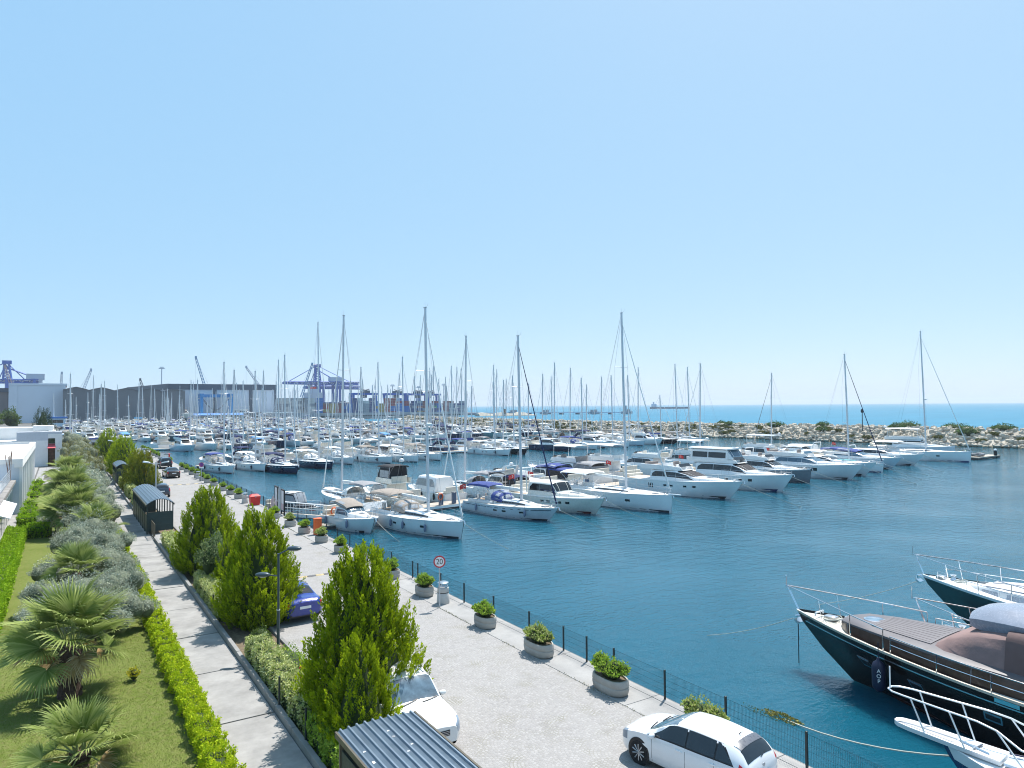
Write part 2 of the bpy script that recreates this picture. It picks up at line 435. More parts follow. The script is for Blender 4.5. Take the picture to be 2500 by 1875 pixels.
land = [(-600, -40), (17.35, -40), (17.35, 196), (-9, 197), (-9, 588), (190, 588), (200, 700), (330, 720), (520, 840), (560, 1500), (-1600, 1500), (-1600, -40)]
struct('ground', MB().prism(land, -6, -.03), DARKC, 'grey made ground of the marina behind its quay wall')
def sheet(name, x0, x1, y0, y1, z, m, label, kind='structure'):
    o = obj(name, MB().add([(x0, y0, z), (x1, y0, z), (x1, y1, z), (x0, y1, z)], [(0, 1, 2, 3)]), m, smooth=0)
    return tag(o, label, None, None, kind)
sheet('lawn', -3.1, 4.05, 4, 112, .0, LAWN, 'mown green lawn strip left of the path')
sheet('planting_bed', 6.15, 8.0, 4, 190, .012, SOIL, 'brown soil bed under the conifers')
sheet('road', 8.12, 15.9, 4, 195, .0, COBBLE, 'pale cobbled quay road laid in fans')
sheet('yard', -30, -3.2, -10, 190, .004, CONC, 'concrete yard left of the lawn')
p = thing('paved_court', None, None); p['kind'] = 'structure'; p['label'] = 'pale paved court before the white gatehouse'
for i in range(4):
    for j in range(5):
        if (i, j) in ((1, 1), (1, 2)): continue
        obj('slab', MB().box(-3.0 + i * 1.0, -3.0 + i * 1.0 + .96, 113 + j * 6.2, 113 + j * 6.2 + 6.05, -.02, .02), CONC, p, smooth=0)

# path: separate cast slabs with open joints
p = thing('footpath', None, None); p['kind'] = 'structure'; p['label'] = 'grey concrete slab footpath between lime hedge and kerb'
y = 4.40; k_ = 0
while y < 188:
    L_ = 4.88
    m0 = MB().box(4.10 + RND.uniform(-.02, .02), 5.97, y + .045, y + L_ - .045, -.1, .03 + RND.uniform(-.006, .006), .012)
    obj('slab', m0, PATHC, p, smooth=0)
    y += L_; k_ += 1
sheet('path_bed', 4.06, 6.0, 4, 190, .004, DARKC, 'dark joint bed under the path slabs')
# kerb wall along the planting bed
p = thing('kerb', None, None); p['kind'] = 'structure'; p['label'] = 'low concrete kerb wall along the planted bed'
y = 4.0
while y < 188:
    if not 59.5 < y < 69:
        obj('kerbstone', MB().box(6.0, 6.16, y + .008, y + 1.98, -.1, .24 + RND.uniform(-.006, .006), .015), KERBC, p, smooth=0)
    y += 2.0
y = 4.0
while y < 188:
    obj('kerbstone', MB().box(7.98, 8.12, y + .006, y + .99, -.1, .11 + RND.uniform(-.005, .005), .012), KERBC, p, smooth=0)
    y += 1.0
# quay edge: cast strip and raised coping
p = thing('quay_edge', None, None); p['kind'] = 'structure'; p['label'] = 'pale concrete strip along the quay edge'
y = 3.0
while y < 195:
    obj('slab', MB().box(15.87, 17.098, y + .012, y + 4.99, -.1, .018 + RND.uniform(-.004, .004), .01), CONC, p, smooth=0)
    obj('coping_stone', MB().box(17.10, 17.45, y + .012, y + 4.99, -.35, .03, .01), CONC, p, smooth=0)
    y += 5.0
# weeds along the joint between cobbles and strip
rng = np.random.default_rng(5)
N = 2600; yy = rng.uniform(12, 110, N); keep = np.sin(yy * 1.3) + np.sin(yy * .47) + rng.normal(size=N) * .6 > .5
yy = yy[keep]; N = len(yy)
P = np.stack([15.86 + rng.normal(size=N) * .03, yy, .02 + rng.uniform(0, .03, N)], 1)
D = np.stack([rng.normal(size=N) * .6, rng.normal(size=N) * .6, np.ones(N)], 1)
WEED = leaf_mat('weed_leaves', (.10, .12, .03), (.24, .22, .08), .25)
tag(obj('weeds', leaves(P, D, .07, .025, rng, rng.random(N)), WEED), 'thin weeds in the joint beside the cobbles', None, None, 'stuff')
# short grass standing over the near lawn
N = 60000; xx = rng.uniform(-2.4, 3.5, N); yy = 19 + 22 * rng.random(N) ** 1.4
P = np.stack([xx, yy, np.full(N, .018)], 1); D = np.stack([rng.normal(size=N) * .5, rng.normal(size=N) * .5, np.ones(N)], 1)
GRASS = leaf_mat('grass_blades', (.13, .175, .03), (.22, .25, .065), .3, c=(.30, .25, .12), cf=.75)
tag(obj('grass', leaves(P, D, rng.uniform(.03, .07, N), .012, rng, rng.random(N)), GRASS), 'short mown grass of the near lawn', None, None, 'stuff')
# speed bumps of black and yellow rubber pieces
for y0, lab in ((41.8, 'worn black and yellow rubber speed bump across the near road'), (100.8, 'thin faded speed bump across the far road')):
    t = thing('speed_bump', lab, 'speed bump', (0, y0, 0), 0, 'speed bumps on the quay road')
    for i in range(15):
        x = 8.3 + i * .5
        prof = [(-.17, 0), (-.12, .03), (-.04, .048), (.04, .048), (.12, .03), (.17, 0)]
        r0 = [(x + .01, q[0], q[1]) for q in prof]; r1 = [(x + .49, q[0], q[1]) for q in prof]
        obj('rubber_piece', MB().loft([r0, r1], True, True, True), mat('worn_yellow_rubber', (.42, .33, .18), .8, var=.25, scale=8) if i % 2 else mat('worn_black_rubber', (.10, .10, .105), .8, var=.25, scale=8), t)
# ------------------------------------------------------------------ vegetation
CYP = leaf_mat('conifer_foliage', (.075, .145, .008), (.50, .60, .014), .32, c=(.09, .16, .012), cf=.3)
CYPY = leaf_mat('golden_conifer_foliage', (.08, .13, .010), (.33, .34, .03), .32, c=(.20, .11, .02), cf=.5)
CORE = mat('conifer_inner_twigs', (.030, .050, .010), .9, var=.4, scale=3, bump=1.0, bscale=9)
LIME = leaf_mat('lime_hedge_leaves', (.27, .42, .010), (.58, .64, .03), .35)
BRIGHT = leaf_mat('bright_hedge_leaves', (.16, .33, .010), (.38, .56, .03), .35)
VARI = leaf_mat('variegated_leaves', (.26, .34, .05), (.78, .78, .42), .3)
OLIVE = leaf_mat('silvery_shrub_leaves', (.22, .26, .18), (.58, .61, .50), .25)
PLANT = leaf_mat('planter_shrub_leaves', (.15, .29, .02), (.46, .58, .10), .35)
DARKL = leaf_mat('dark_shrub_leaves', (.05, .10, .02), (.16, .22, .06), .3)
PALM = leaf_mat('palm_blades', (.13, .19, .035), (.42, .47, .17), .3)
PALMD = leaf_mat('dry_palm_blades', (.34, .22, .08), (.58, .48, .30), .25)
BARK = mat('bark', (.10, .07, .05), .95, var=.4, scale=6, bump=1.0, bscale=14)
FIBRE = mat('palm_trunk_fibre', (.085, .05, .036), .95, var=.5, scale=9, bump=1.0, bscale=22)
REDF = mat('red_petals', (.6, .02, .02), .6)

def conifer(h, r, seed, n=560, pl=1.0, K=64):
    """upswept flame shaped sprays covering a broad cone; returns (foliage, inner core)"""
    rng = np.random.default_rng(seed)
    def prof(f): return r * np.clip(1.04 - f, .0, 1) ** .52 * np.clip(.74 + f * 1.6, 0, 1)
    lob = rng.uniform(0, 2 * PI, 5)
    f = 1 - np.sqrt(rng.random(n) * .985 + .004)
    f = np.where(rng.random(n) < .40, rng.random(n) * .98, f)
    a = rng.uniform(0, 2 * PI, n)
    lump = 1 + .10 * np.sin(3 * a + lob[0] + 5 * f) + .08 * np.sin(5 * a + lob[1] - 9 * f)
    rad = prof(f) * lump * rng.uniform(.70, 1.0, n)
    C = np.stack([rad * np.cos(a), rad * np.sin(a), f * h * .90], 1)
    out = np.stack([np.cos(a), np.sin(a), np.zeros(n)], 1)
    ax = out * (.62 - .42 * f)[:, None] + np.stack([rng.normal(size=n) * .16, rng.normal(size=n) * .16, .85 + .8 * f + rng.normal(size=n) * .12], 1)
    ax /= np.linalg.norm(ax, axis=1, keepdims=True)
    ln = pl * rng.uniform(.50, 1.05, n) * (1 - .25 * f)
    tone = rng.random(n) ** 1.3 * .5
    Ps = []; Ds = []; Ls = []; Ts = []
    s1 = np.cross(ax, rng.normal(size=(n, 3))); s1 /= np.linalg.norm(s1, axis=1, keepdims=True); s2 = np.cross(ax, s1)
    for k in range(K):
        q = ((k + rng.random(n)) / K) ** .9
        ang = rng.uniform(0, 2 * PI, n); wd = ln * .20 * np.sin(PI * np.clip(q * .78 + .20, 0, 1)) ** .8 * rng.uniform(.35, 1, n)
        sd_ = s1 * np.cos(ang)[:, None] + s2 * np.sin(ang)[:, None] * .7
        Ps.append(C + ax * (ln * q)[:, None] + sd_ * wd[:, None])
        Ds.append(ax + sd_ * .45 + rng.normal(size=(n, 3)) * .10)
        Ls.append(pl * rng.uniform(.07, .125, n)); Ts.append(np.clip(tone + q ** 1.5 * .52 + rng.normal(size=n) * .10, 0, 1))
    P = np.concatenate(Ps); L = np.concatenate(Ls)
    fol = leaves(P, np.concatenate(Ds), L, L * .42, rng, np.concatenate(Ts))
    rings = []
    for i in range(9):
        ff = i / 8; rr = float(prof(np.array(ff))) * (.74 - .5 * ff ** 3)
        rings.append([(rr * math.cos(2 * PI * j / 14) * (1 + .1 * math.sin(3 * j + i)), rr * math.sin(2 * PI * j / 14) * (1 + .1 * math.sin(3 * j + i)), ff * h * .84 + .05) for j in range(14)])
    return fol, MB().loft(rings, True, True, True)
def conifer_tree(x, y, h, r, seed, label, n=560, m=CYP, sx=1.0, sy=1.0, pl=1.0):
    t = thing('conifer_tree', label, 'tree', (x, y, 0), RND.uniform(0, 6), 'conifers in the bed beside the path')
    t.scale = (sx, sy, 1)
    f, c = conifer(h, r, seed, n, pl, 64 if y < 60 else 30)
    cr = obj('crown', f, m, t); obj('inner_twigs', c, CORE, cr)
    obj('trunk', MB().tube([(0, 0, 0), (0.02, 0, .5 * h), (0, 0, .8 * h)], .13, 7, .03), BARK, t)
    return t
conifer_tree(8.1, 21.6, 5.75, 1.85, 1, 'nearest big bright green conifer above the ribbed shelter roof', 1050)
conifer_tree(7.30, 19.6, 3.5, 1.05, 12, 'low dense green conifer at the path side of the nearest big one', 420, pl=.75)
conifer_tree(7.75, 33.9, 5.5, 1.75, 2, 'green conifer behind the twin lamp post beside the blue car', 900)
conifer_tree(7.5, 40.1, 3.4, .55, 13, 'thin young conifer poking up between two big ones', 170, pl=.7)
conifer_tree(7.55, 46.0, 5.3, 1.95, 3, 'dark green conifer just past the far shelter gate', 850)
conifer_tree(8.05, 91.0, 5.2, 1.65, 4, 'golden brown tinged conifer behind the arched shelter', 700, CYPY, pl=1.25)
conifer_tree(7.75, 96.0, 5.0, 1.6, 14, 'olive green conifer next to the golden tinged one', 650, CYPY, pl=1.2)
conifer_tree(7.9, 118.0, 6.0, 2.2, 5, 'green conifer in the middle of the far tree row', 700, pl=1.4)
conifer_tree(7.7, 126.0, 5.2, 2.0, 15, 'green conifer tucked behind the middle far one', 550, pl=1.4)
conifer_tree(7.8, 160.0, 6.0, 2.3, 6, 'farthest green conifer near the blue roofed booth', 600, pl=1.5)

def clump(c, r, n, rng, size, flat=0.0, wr=.5, surf=.75):
    """leaves spread through the outer shell of an ellipsoid"""
    d = rng.normal(size=(n, 3)); d[:, 2] = np.abs(d[:, 2]) * (1 - flat) + d[:, 2] * flat
    d /= np.linalg.norm(d, axis=1, keepdims=True)
    lump = 1 + .16 * np.sin(d[:, 0] * 6 + c[0] * 3) + .14 * np.sin(d[:, 1] * 7 + c[1] * 2) + .1 * np.sin(d[:, 2] * 8)
    rr = (surf + (1 - surf) * rng.random(n)) * lump
    P = d * rr[:, None] * np.array(r) + np.array(c)
    D = d * .7 + rng.normal(size=(n, 3)) * .6 + np.array([0, 0, .4])
    L = rng.uniform(.7, 1.25, n) * size
    return P, D, L, L * wr
CORES = mat('silvery_inner_twigs', (.13, .15, .10), .9, var=.4, scale=4, bump=1.0, bscale=12)
def bush(name, label, cat, loc, parts, m, size, seed, group=None, wr=.5, stem=True, core=True, parent=None, pname='foliage', cm=None):
    """parts: list of (centre, radii, n)"""
    rng = np.random.default_rng(seed)
    Q = [clump(c, r, n, rng, size, .35, wr) for c, r, n in parts]
    P, D, L, W_ = (np.concatenate([q[i] for q in Q]) for i in range(4))
    b = leaves(P, D, L, W_, rng, np.clip(rng.random(len(P)) * .9 + .1 * rng.normal(size=len(P)), 0, 1))
    t = parent or thing(name, label, cat, loc, 0, group)
    f = obj(pname, b, m, t)
    if core:
        k = MB()
        for c, r, n in parts: k.ball(c, tuple(v * .72 for v in r), 9, 6)
        obj('inner_twigs', k, cm or CORE, f)
    if stem: obj('stem', MB().tube([(0, 0, 0), (.02, 0, parts[0][0][2])], .05, 6, .02), BARK, t)
    return t

def hedge_block(name, label, x0, x1, y0, y1, h, m, seed, size, dens, group, cat='hedge', rough_top=.06):
    rng = np.random.default_rng(seed)
    A = {'t': (x1 - x0) * (y1 - y0), 'l': (y1 - y0) * h, 'r': (y1 - y0) * h, 'f': (x1 - x0) * h, 'k': (x1 - x0) * h}
    Ps = []; Ns = []
    for kf, ar in A.items():
        n = max(10, int(ar * dens)); u, v = rng.random(n), rng.random(n)
        if kf == 't': P = np.stack([x0 + u * (x1 - x0), y0 + v * (y1 - y0), np.full(n, h)], 1); N = (0, 0, 1)
        elif kf in 'lr': P = np.stack([np.full(n, x0 if kf == 'l' else x1), y0 + u * (y1 - y0), .05 + v * (h - .05)], 1); N = (-1 if kf == 'l' else 1, 0, 0)
        else: P = np.stack([x0 + u * (x1 - x0), np.full(n, y0 if kf == 'f' else y1), .05 + v * (h - .05)], 1); N = (0, -1 if kf == 'f' else 1, 0)
        Ps.append(P); Ns.append(np.tile(np.array(N, float), (n, 1)))
    P = np.concatenate(Ps); N = np.concatenate(Ns)
    bl = .10 * np.sin(P[:, 1] * 5.3 + seed) + .07 * np.sin(P[:, 1] * 11 + P[:, 2] * 6) + .05 * np.sin(P[:, 0] * 13)
    P = P + N * (bl + rng.normal(size=len(P)) * .035 - rough_top)[:, None]
    cy = (P[:, 1] - y0) / (y1 - y0); edge = np.minimum(cy, 1 - cy) * (y1 - y0)
    sh = np.clip(edge / .22, 0, 1) ** .5
    cx = (x0 + x1) / 2; P[:, 0] = cx + (P[:, 0] - cx) * (.75 + .25 * sh); P[:, 2] *= .86 + .14 * sh
    c0 = np.array([(x0 + x1) / 2, (y0 + y1) / 2, 0]); P = P - c0
    D = N * .5 + rng.normal(size=P.shape) * .6 + np.array([0, 0, .35])
    L = rng.uniform(.7, 1.3, len(P)) * size
    t = thing(name, label, cat, tuple(c0), 0, group)
    f = obj('foliage', leaves(P, D, L, L * .55, rng, rng.random(len(P))), m, t)
    w_, l_ = (x1 - x0) / 2 - .1, (y1 - y0) / 2 - .1
    obj('inner_twigs', MB().box(-w_, w_, -l_, l_, 0, h - .12, .08), CORE, f)
    return t
# lime edging along the path, in clipped lengths
i = 0; y = 17.2
ords = ['nearest', 'second', 'third', 'fourth', 'fifth', 'sixth', 'seventh', 'eighth', 'ninth', 'tenth', 'eleventh', 'twelfth', 'thirteenth', 'fourteenth', 'fifteenth', 'sixteenth', 'seventeenth', 'eighteenth', 'nineteenth', 'twentieth']
while y < 62:
    L_ = RND.uniform(1.9, 2.6)
    near = y < 32
    hedge_block('lime_hedge', f'lime yellow clipped edging hedge left of the path, {ords[i]} length from the camera', 3.36, 4.02, y, y + L_, RND.uniform(.50, .60), LIME, 40 + i, .062 if near else .10, 1700 if near else 560, 'lime edging hedge along the path')
    y += L_ + RND.uniform(.0, .12); i += 1
    if 52 < y < 54: y = 55.5
for y0, y1, lab in ((74.5, 80, 'lime hedge length beside the path opposite the arched shelter'), (81, 86, 'lime hedge length beside the path just past the arched shelter'), (116, 120, 'small far lime hedge length beside the path')):
    hedge_block('lime_hedge', lab, 3.6, 4.25, y0, y1, .55, LIME, int(y0), .14, 260, 'lime edging hedge along the path')
# variegated hedge on the kerb
for k, (y0, y1, x1, h, lab) in enumerate(((17.2, 21.6, 7.0, .85, 'yellow green hedge below the nearest conifer, left of its trunk'), (22.0, 29.6, 6.95, .95, 'cream variegated hedge on the kerb before the twin lamp post'), (35.2, 42.5, 7.0, 1.0, 'cream variegated hedge between the two middle conifers'),
                               (47.5, 57.0, 7.0, 1.0, 'long cream variegated hedge by the shelter gate'), (79.5, 83.5, 7.0, 1.5, 'round pale hedge clump right behind the arched shelter'), (88, 93, 6.9, 1.4, 'pale hedge clump beside the golden conifer'), (98, 102, 6.9, 1.3, 'small pale hedge clump on the far kerb'), (108, 114, 7, 1.5, 'pale hedge clump on the far kerb near the distant shelter'))):
    hedge_block('variegated_hedge', lab, 6.2, x1, y0, y1, h, VARI if k else PLANT, 80 + k, .08 if y0 < 40 else .13, 760 if y0 < 40 else 300, 'variegated hedges along the kerb')
bush('bed_shrub', 'yellow green shrub in the bed behind the variegated hedge', 'shrub', (7.25, 27.0, 0), [((0, 0, .45), (.7, 1.3, .5), 1300)], PLANT, .08, 7)
rb = bush('rose_bush', 'straggly rose bush with red blooms before the nearest conifer', 'shrub', (7.15, 24.6, 0), [((0, 0, .5), (.6, 1.0, .5), 900)], DARKL, .08, 8)
for q in ((-.25, -.5, .92), (.05, -.75, .8), (-.1, .1, 1.0), (.2, -.3, .95)):
    obj('bloom', MB().ball(q, .05, 7, 5), REDF, rb)
bush('bed_shrub', 'dark leaved shrub under the conifer by the lamp post', 'shrub', (7.2, 31.0, 0), [((0, 0, .35), (.4, .5, .4), 420)], DARKL, .09, 9)
bush('laurel_shrub', 'pale leaved tall shrub squeezed between the two middle conifers', 'shrub', (7.1, 41.5, 0), [((0, 0, 1.6), (.8, .9, 1.3), 1500), ((.2, .8, 2.2), (.6, .6, .8), 600)], leaf_mat('laurel_leaves', (.05, .10, .025), (.30, .36, .17), .25), .13, 10)

# fan palms
def palm_frond(seed, L, spread, droop, nb=34):
    """a folded fan: stiff narrow blades joined at the base, free and thinning to the tips"""
    rng = np.random.default_rng(seed); V = []; Fq = []; T = []
    for k in range(nb):
        a = -spread + 2 * spread * k / (nb - 1); l = L * (1 - .30 * abs(a / spread) ** 2) * rng.uniform(.88, 1.06)
        d = np.array([math.sin(a), math.cos(a), 0]); sd = np.array([math.cos(a), -math.sin(a), 0])
        w_ = .017 + .008 * L; lift = .22 * abs(math.sin(a)); tn = rng.random(); dr = droop * rng.uniform(.6, 1.5)
        n0 = len(V)
        for q, ww in ((.04, .35), (.40, 1.0), (.62, .95), (.84, .55), (1.0, .05)):
            z = lift * q - dr * max(0, q - .45) ** 2 * 3 * l
            p = d * l * q + np.array([0, 0, z])
            V += [p - sd * w_ * ww, p + sd * w_ * ww + np.array([0, 0, .02 * ww])]; T += [min(1, tn * .55 + (.45 if q > .8 else 0) * rng.random() + (.5 if q > .98 else 0))] * 2
        for q in range(4): Fq.append((n0 + 2 * q, n0 + 2 * q + 1, n0 + 2 * q + 3, n0 + 2 * q + 2))
    return MB().np(V, Fq, T)
FRONDS = []
for s in range(4):
    me = mesh_of(palm_frond(s, 1.0, 1.75, .10 + .07 * s), 'frond', PALM); FRONDS.append(me)
DRY = [mesh_of(palm_frond(20 + s, .85, 1.5, .35), 'dry_frond', PALMD) for s in range(2)]
PETI = mesh_of(MB().tube([(0, 0, 0), (0, .5, .03), (0, 1, 0)], .022, 5, .014), 'petiole', mat('petiole_green', (.16, .19, .06), .6, var=.2))
def palm(x, y, th, tr, n, fl, seed, label, dry=8, lift=1.0):
    rr = random.Random(seed)
    t = thing('fan_palm', label, 'palm', (x, y, 0), 0, 'fan palms on the lawn')
    prof = [(tr * 1.15, 0)] + [(tr * (.95 + .12 * (q % 2)), th * q / 8) for q in range(1, 8)] + [(tr * .7, th + .1)]
    tk = obj('trunk', MB().lathe(prof, n=14), FIBRE, t)
    st = MB()
    for q in range(90):
        a = rr.uniform(0, 6.28); z = rr.uniform(.1, th); r = tr * .98
        st.tube([(r * math.cos(a), r * math.sin(a), z), ((r + .07) * math.cos(a), (r + .07) * math.sin(a), z + .14)], .022, 4, .006)
    obj('leaf_stubs', st, FIBRE, tk)
    for k in range(n + dry):
        isd = k >= n
        az = k * 2.39996 + rr.uniform(-.2, .2)
        e = R_(84 - 100 * (k / n) ** 1.1 * lift) if not isd else R_(rr.uniform(-42, -8))
        e += rr.uniform(-.1, .1)
        pl = fl * (.55 if not isd else .35) * rr.uniform(.85, 1.1)
        d = Vector((math.cos(az) * math.cos(e), math.sin(az) * math.cos(e), math.sin(e)))
        base = Vector((0, 0, th)) + Vector((math.cos(az), math.sin(az), 0)) * tr * .5
        tip = base + d * pl
        q = d.to_track_quat('Y', 'Z')
        f = link('frond', (DRY if isd else FRONDS)[rr.randrange(2 if isd else 4)], t)
        f.matrix_local = Matrix.Translation(tip) @ q.to_matrix().to_4x4() @ Matrix.Rotation(rr.uniform(-.5, .5), 4, 'Y') @ Matrix.Rotation(rr.uniform(-.35, .1), 4, 'X') @ Matrix.Scale(fl * (.60 if not isd else .50) * rr.uniform(.85, 1.12), 4)
        pt = link('petiole', PETI, t); pt.matrix_local = Matrix.Translation(base) @ q.to_matrix().to_4x4() @ Matrix.Diagonal((1.2, pl, 1.2, 1))
    return t
palm(.35, 29.3, 1.65, .34, 30, 2.1, 1, 'large fan palm with shaggy brown trunk and dry lower leaves', 7)
palm(.55, 23.3, .35, .2, 18, 1.5, 2, 'small bright fan palm at the bottom left of the lawn', 3)
palm(.75, 44.0, 1.25, .3, 20, 1.6, 3, 'pale fan palm half buried in the silvery shrubs', 0, .8)
palm(1.0, 66.0, 1.6, .3, 30, 2.5, 4, 'wide dark fan palm in the middle of the shrub strip', 8)
palm(.8, 83.0, 1.8, .3, 26, 2.4, 5, 'fan palm in front of the paved court', 4)
palm(.9, 104.0, 1.7, .3, 26, 2.6, 6, 'fan palm nearest the white gatehouse', 5)
palm(2.2, 60.0, 1.2, .25, 18, 1.9, 7, 'fan palm close to the path side of the shrub strip', 2)

# silvery shrubs filling the strip
sh = [(1.3, 34.6, 1.15, 1.5), (2.45, 36.6, 1.1, 1.45), (-.3, 37.2, 1.2, 1.4), (1.0, 38.9, 1.35, 1.75), (2.6, 40.6, 1.15, 1.6), (-.6, 41.4, 1.0, 1.2), (2.2, 45.6, 1.35, 1.8), (.2, 46.8, 1.3, 1.55), (1.6, 50.0, 1.5, 1.9), (2.9, 53.5, 1.2, 1.5), (.9, 54.2, 1.4, 1.9),
      (2.0, 58.5, 1.4, 1.9), (1.4, 62.0, 1.2, 2.0), (2.8, 66.5, 1.3, 1.9), (-.3, 68.5, 1.2, 1.4), (2.6, 72.0, 1.5, 2.2), (1.2, 74.5, 1.4, 2.0), (2.7, 79.0, 1.5, 2.2), (2.2, 86.0, 1.6, 2.4), (3.0, 91.0, 1.5, 2.3), (1.6, 94.0, 1.5, 2.3), (2.8, 99.0, 1.7, 2.4), (3.2, 107.0, 1.6, 2.6), (2.4, 113.0, 1.9, 2.7), (3.4, 121.0, 1.8, 2.7), (2.0, 127.0, 2.0, 3.0), (3.2, 135.0, 2.0, 3.0), (2.2, 145.0, 2.3, 3.2), (3.0, 158.0, 2.4, 3.4), (2.3, 172.0, 2.8, 4.2)]
for k, (x, y, r, h) in enumerate(sh):
    far = y > 84
    base = 'golden grey' if 104 < y < 160 else ('silvery green' if k % 2 else 'grey green')
    r, h = r * 1.12, h * 1.28
    n = int(4200 * (1 if y < 56 else .55 if y < 84 else .3))
    sz = .095 if y < 56 else (.14 if y < 84 else .26)
    rr = random.Random(k)
    parts = [((0, 0, h * .55), (r * .8, r * .8, h * .5), n // 2)]
    for q in range(9):
        a = q * 2.4 + rr.uniform(-.4, .4); d_ = r * rr.uniform(.35, .85); s__ = rr.uniform(.24, .42); parts.append(((math.cos(a) * d_, math.sin(a) * d_, h * rr.uniform(.38, 1.02 - .4 * d_ / r)), (r * s__, r * s__, h * s__ * .8), n // 9))
    bush('silvery_shrub', f'{base} feathery shrub in the strip left of the path, {ORD(k)} from the big palm', 'shrub', (x, y, 0), parts, OLIVE if not 104 < y < 160 else leaf_mat('golden_grey_leaves', (.16, .17, .06), (.34, .32, .15), .25), sz, 200 + k, 'silvery shrubs along the path', .32, True, True, None, 'foliage', CORES)
bush('yellow_shrub', 'tiny yellow leaved shrub on the lawn right of the big palm', 'shrub', (2.35, 29.6, 0), [((0, 0, .22), (.2, .28, .25), 220)], leaf_mat('yellow_leaves', (.30, .30, .02), (.50, .46, .04), .3), .09, 61)
# bright hedge by the left building and its clipped balls
for k, (y0, y1) in enumerate(((38, 43), (43, 48), (48, 53), (53, 58), (58, 62), (62, 66))):
    hedge_block('bright_hedge', f'broad bright green hedge by the left building, {ords[k]} length from the camera', -3.35, -2.3, y0, y1 + .1, 1.05, BRIGHT, 120 + k, .11, 330, 'broad hedge along the left building')
hedge_block('bright_hedge', 'short bright hedge crossing the lawn, nearer of two', -2.2, -.6, 66.0, 68.2, .95, BRIGHT, 130, .13, 320, 'short hedges crossing the lawn')
hedge_block('bright_hedge', 'short bright hedge crossing the lawn, farther of two', -3.0, -1.4, 71.5, 73.5, 1.0, BRIGHT, 131, .13, 320, 'short hedges crossing the lawn')
for k, y in enumerate((76.5, 80.0, 84.5, 93.0, 100.5, 107.5)):
    bush('clipped_shrub', f'clipped round green shrub before the left building, {ords[k]} from the short hedges', 'shrub', (-2.35, y, 0), [((0, 0, .6), (.68, .75, .62), 700)], BRIGHT, .13, 140 + k, 'clipped shrubs before the left building', .5)
# far trees left of the gatehouse
for k, (x, y, h, r, lab) in enumerate(((-29, 330, 9, 5, 'green broadleaf tree at the far left edge'), (-23.5, 345, 10, 4, 'round green tree second from the left edge'), (-17.5, 352, 10, 3.4, 'slim green tree third from the left edge'))):
    bush('broadleaf_tree', lab, 'tree', (x, y, 0), [((0, 0, h * .6), (r, r, h * .42), 900), ((r * .3, 0, h * .4), (r * .7, r * .7, h * .3), 400)], DARKL if k else leaf_mat('fresh_tree_leaves', (.08, .15, .02), (.22, .30, .05), .3), .6, 150 + k, None, .6, True, True, None, 'crown')
conifer_tree(-5.5, 300, 10.5, 3.4, 16, 'dark pointed conifer behind the gatehouse roof', 200, leaf_mat('dark_far_conifer', (.02, .05, .02), (.06, .10, .04), .2), pl=3)
# ------------------------------------------------------------------ planters, fence, signs, bins, lamps
PLC = concrete('planter_concrete', (.43, .415, .38), .28)
def oval(rx, ry, n=20, p=2.6):
    out = []
    for k in range(n):
        a = 2 * PI * k / n; c, s = math.cos(a), math.sin(a)
        out.append((rx * abs(c) ** (2 / p) * (1 if c >= 0 else -1), ry * abs(s) ** (2 / p) * (1 if s >= 0 else -1)))
    return out
def planter(x, y, rx, ry, h, kind, seed, label, loose=1.0):
    t = thing('planter', label, 'planter', (x, y, .018), RND.uniform(-.04, .04), 'concrete planters along the quay')
    rings = []
    for f, z in ((.86, 0), (.95, .06), (1.0, .20), (1.0, h * .52), (.965, h * .55), (.965, h * .58), (1.0, h * .62), (.985, h * .9), (.95, h), (.86, h), (.84, h - .07)):
        rings.append([(px, py, z) for px, py in oval(rx * f, ry * f)])
    obj('pot', MB().loft(rings, True, True, True), PLC, t, smooth=50)
    obj('soil', MB().prism(oval(rx * .83, ry * .83), h - .09, h - .05), SOIL, t)
    rng = np.random.default_rng(seed); rr = random.Random(seed)
    parts = [((0, 0, h + .18), (rx * .92, ry * .92, .36 * loose), 750)]
    for q in range(5):
        parts.append(((rr.uniform(-.5, .5) * rx, rr.uniform(-.75, .75) * ry, h + rr.uniform(.15, .42) * loose), (rx * .5, ry * .36, .24), 170))
    bush(None, None, None, None, parts, kind, .115, seed, None, .42, False, True, t)
    return t
VAR2 = leaf_mat('cream_flowering_leaves', (.16, .27, .02), (.60, .60, .26), .35)
pls = [(14.9, 'oval', 'oval planter hidden behind the white hatchback'), (19.2, 'oval', 'long oval planter with leafy shrub just before the white hatchback'), (23.6, 'oval', 'oval planter with cream flecked shrub, second from the white hatchback'), (27.85, 'ovs', 'oval planter with rounded shrub, right of the waste bin'),
       (34.2, 'ovs', 'oval planter just left of the speed limit sign'), (38.6, 'r', 'planter half hidden by the tip of the nearest conifer'), (43.6, 'r', 'round planter behind the tip of the nearest conifer'), (47.4, 'r', 'round planter right of the orange box'), (51.7, 'r', 'round planter with yellow flecked shrub before the orange box'),
       (56.1, 'r', 'round planter left of the orange box with dense green shrub'), (60.1, 'r', 'round planter with bright yellow green shrub below the gangway'), (65.2, 'r', 'small planter against the pier gate'), (81.4, 'r', 'round planter behind the red hydrant box, first past the bin'), (85.8, 'r', 'second planter past the red hydrant box'),
       (90.2, 'r', 'third planter past the red hydrant box'), (96.2, 'r', 'fourth planter past the red hydrant box'), (100.9, 'r', 'fifth planter past the red hydrant box'), (104.6, 'r', 'planter right by the no parking sign')]
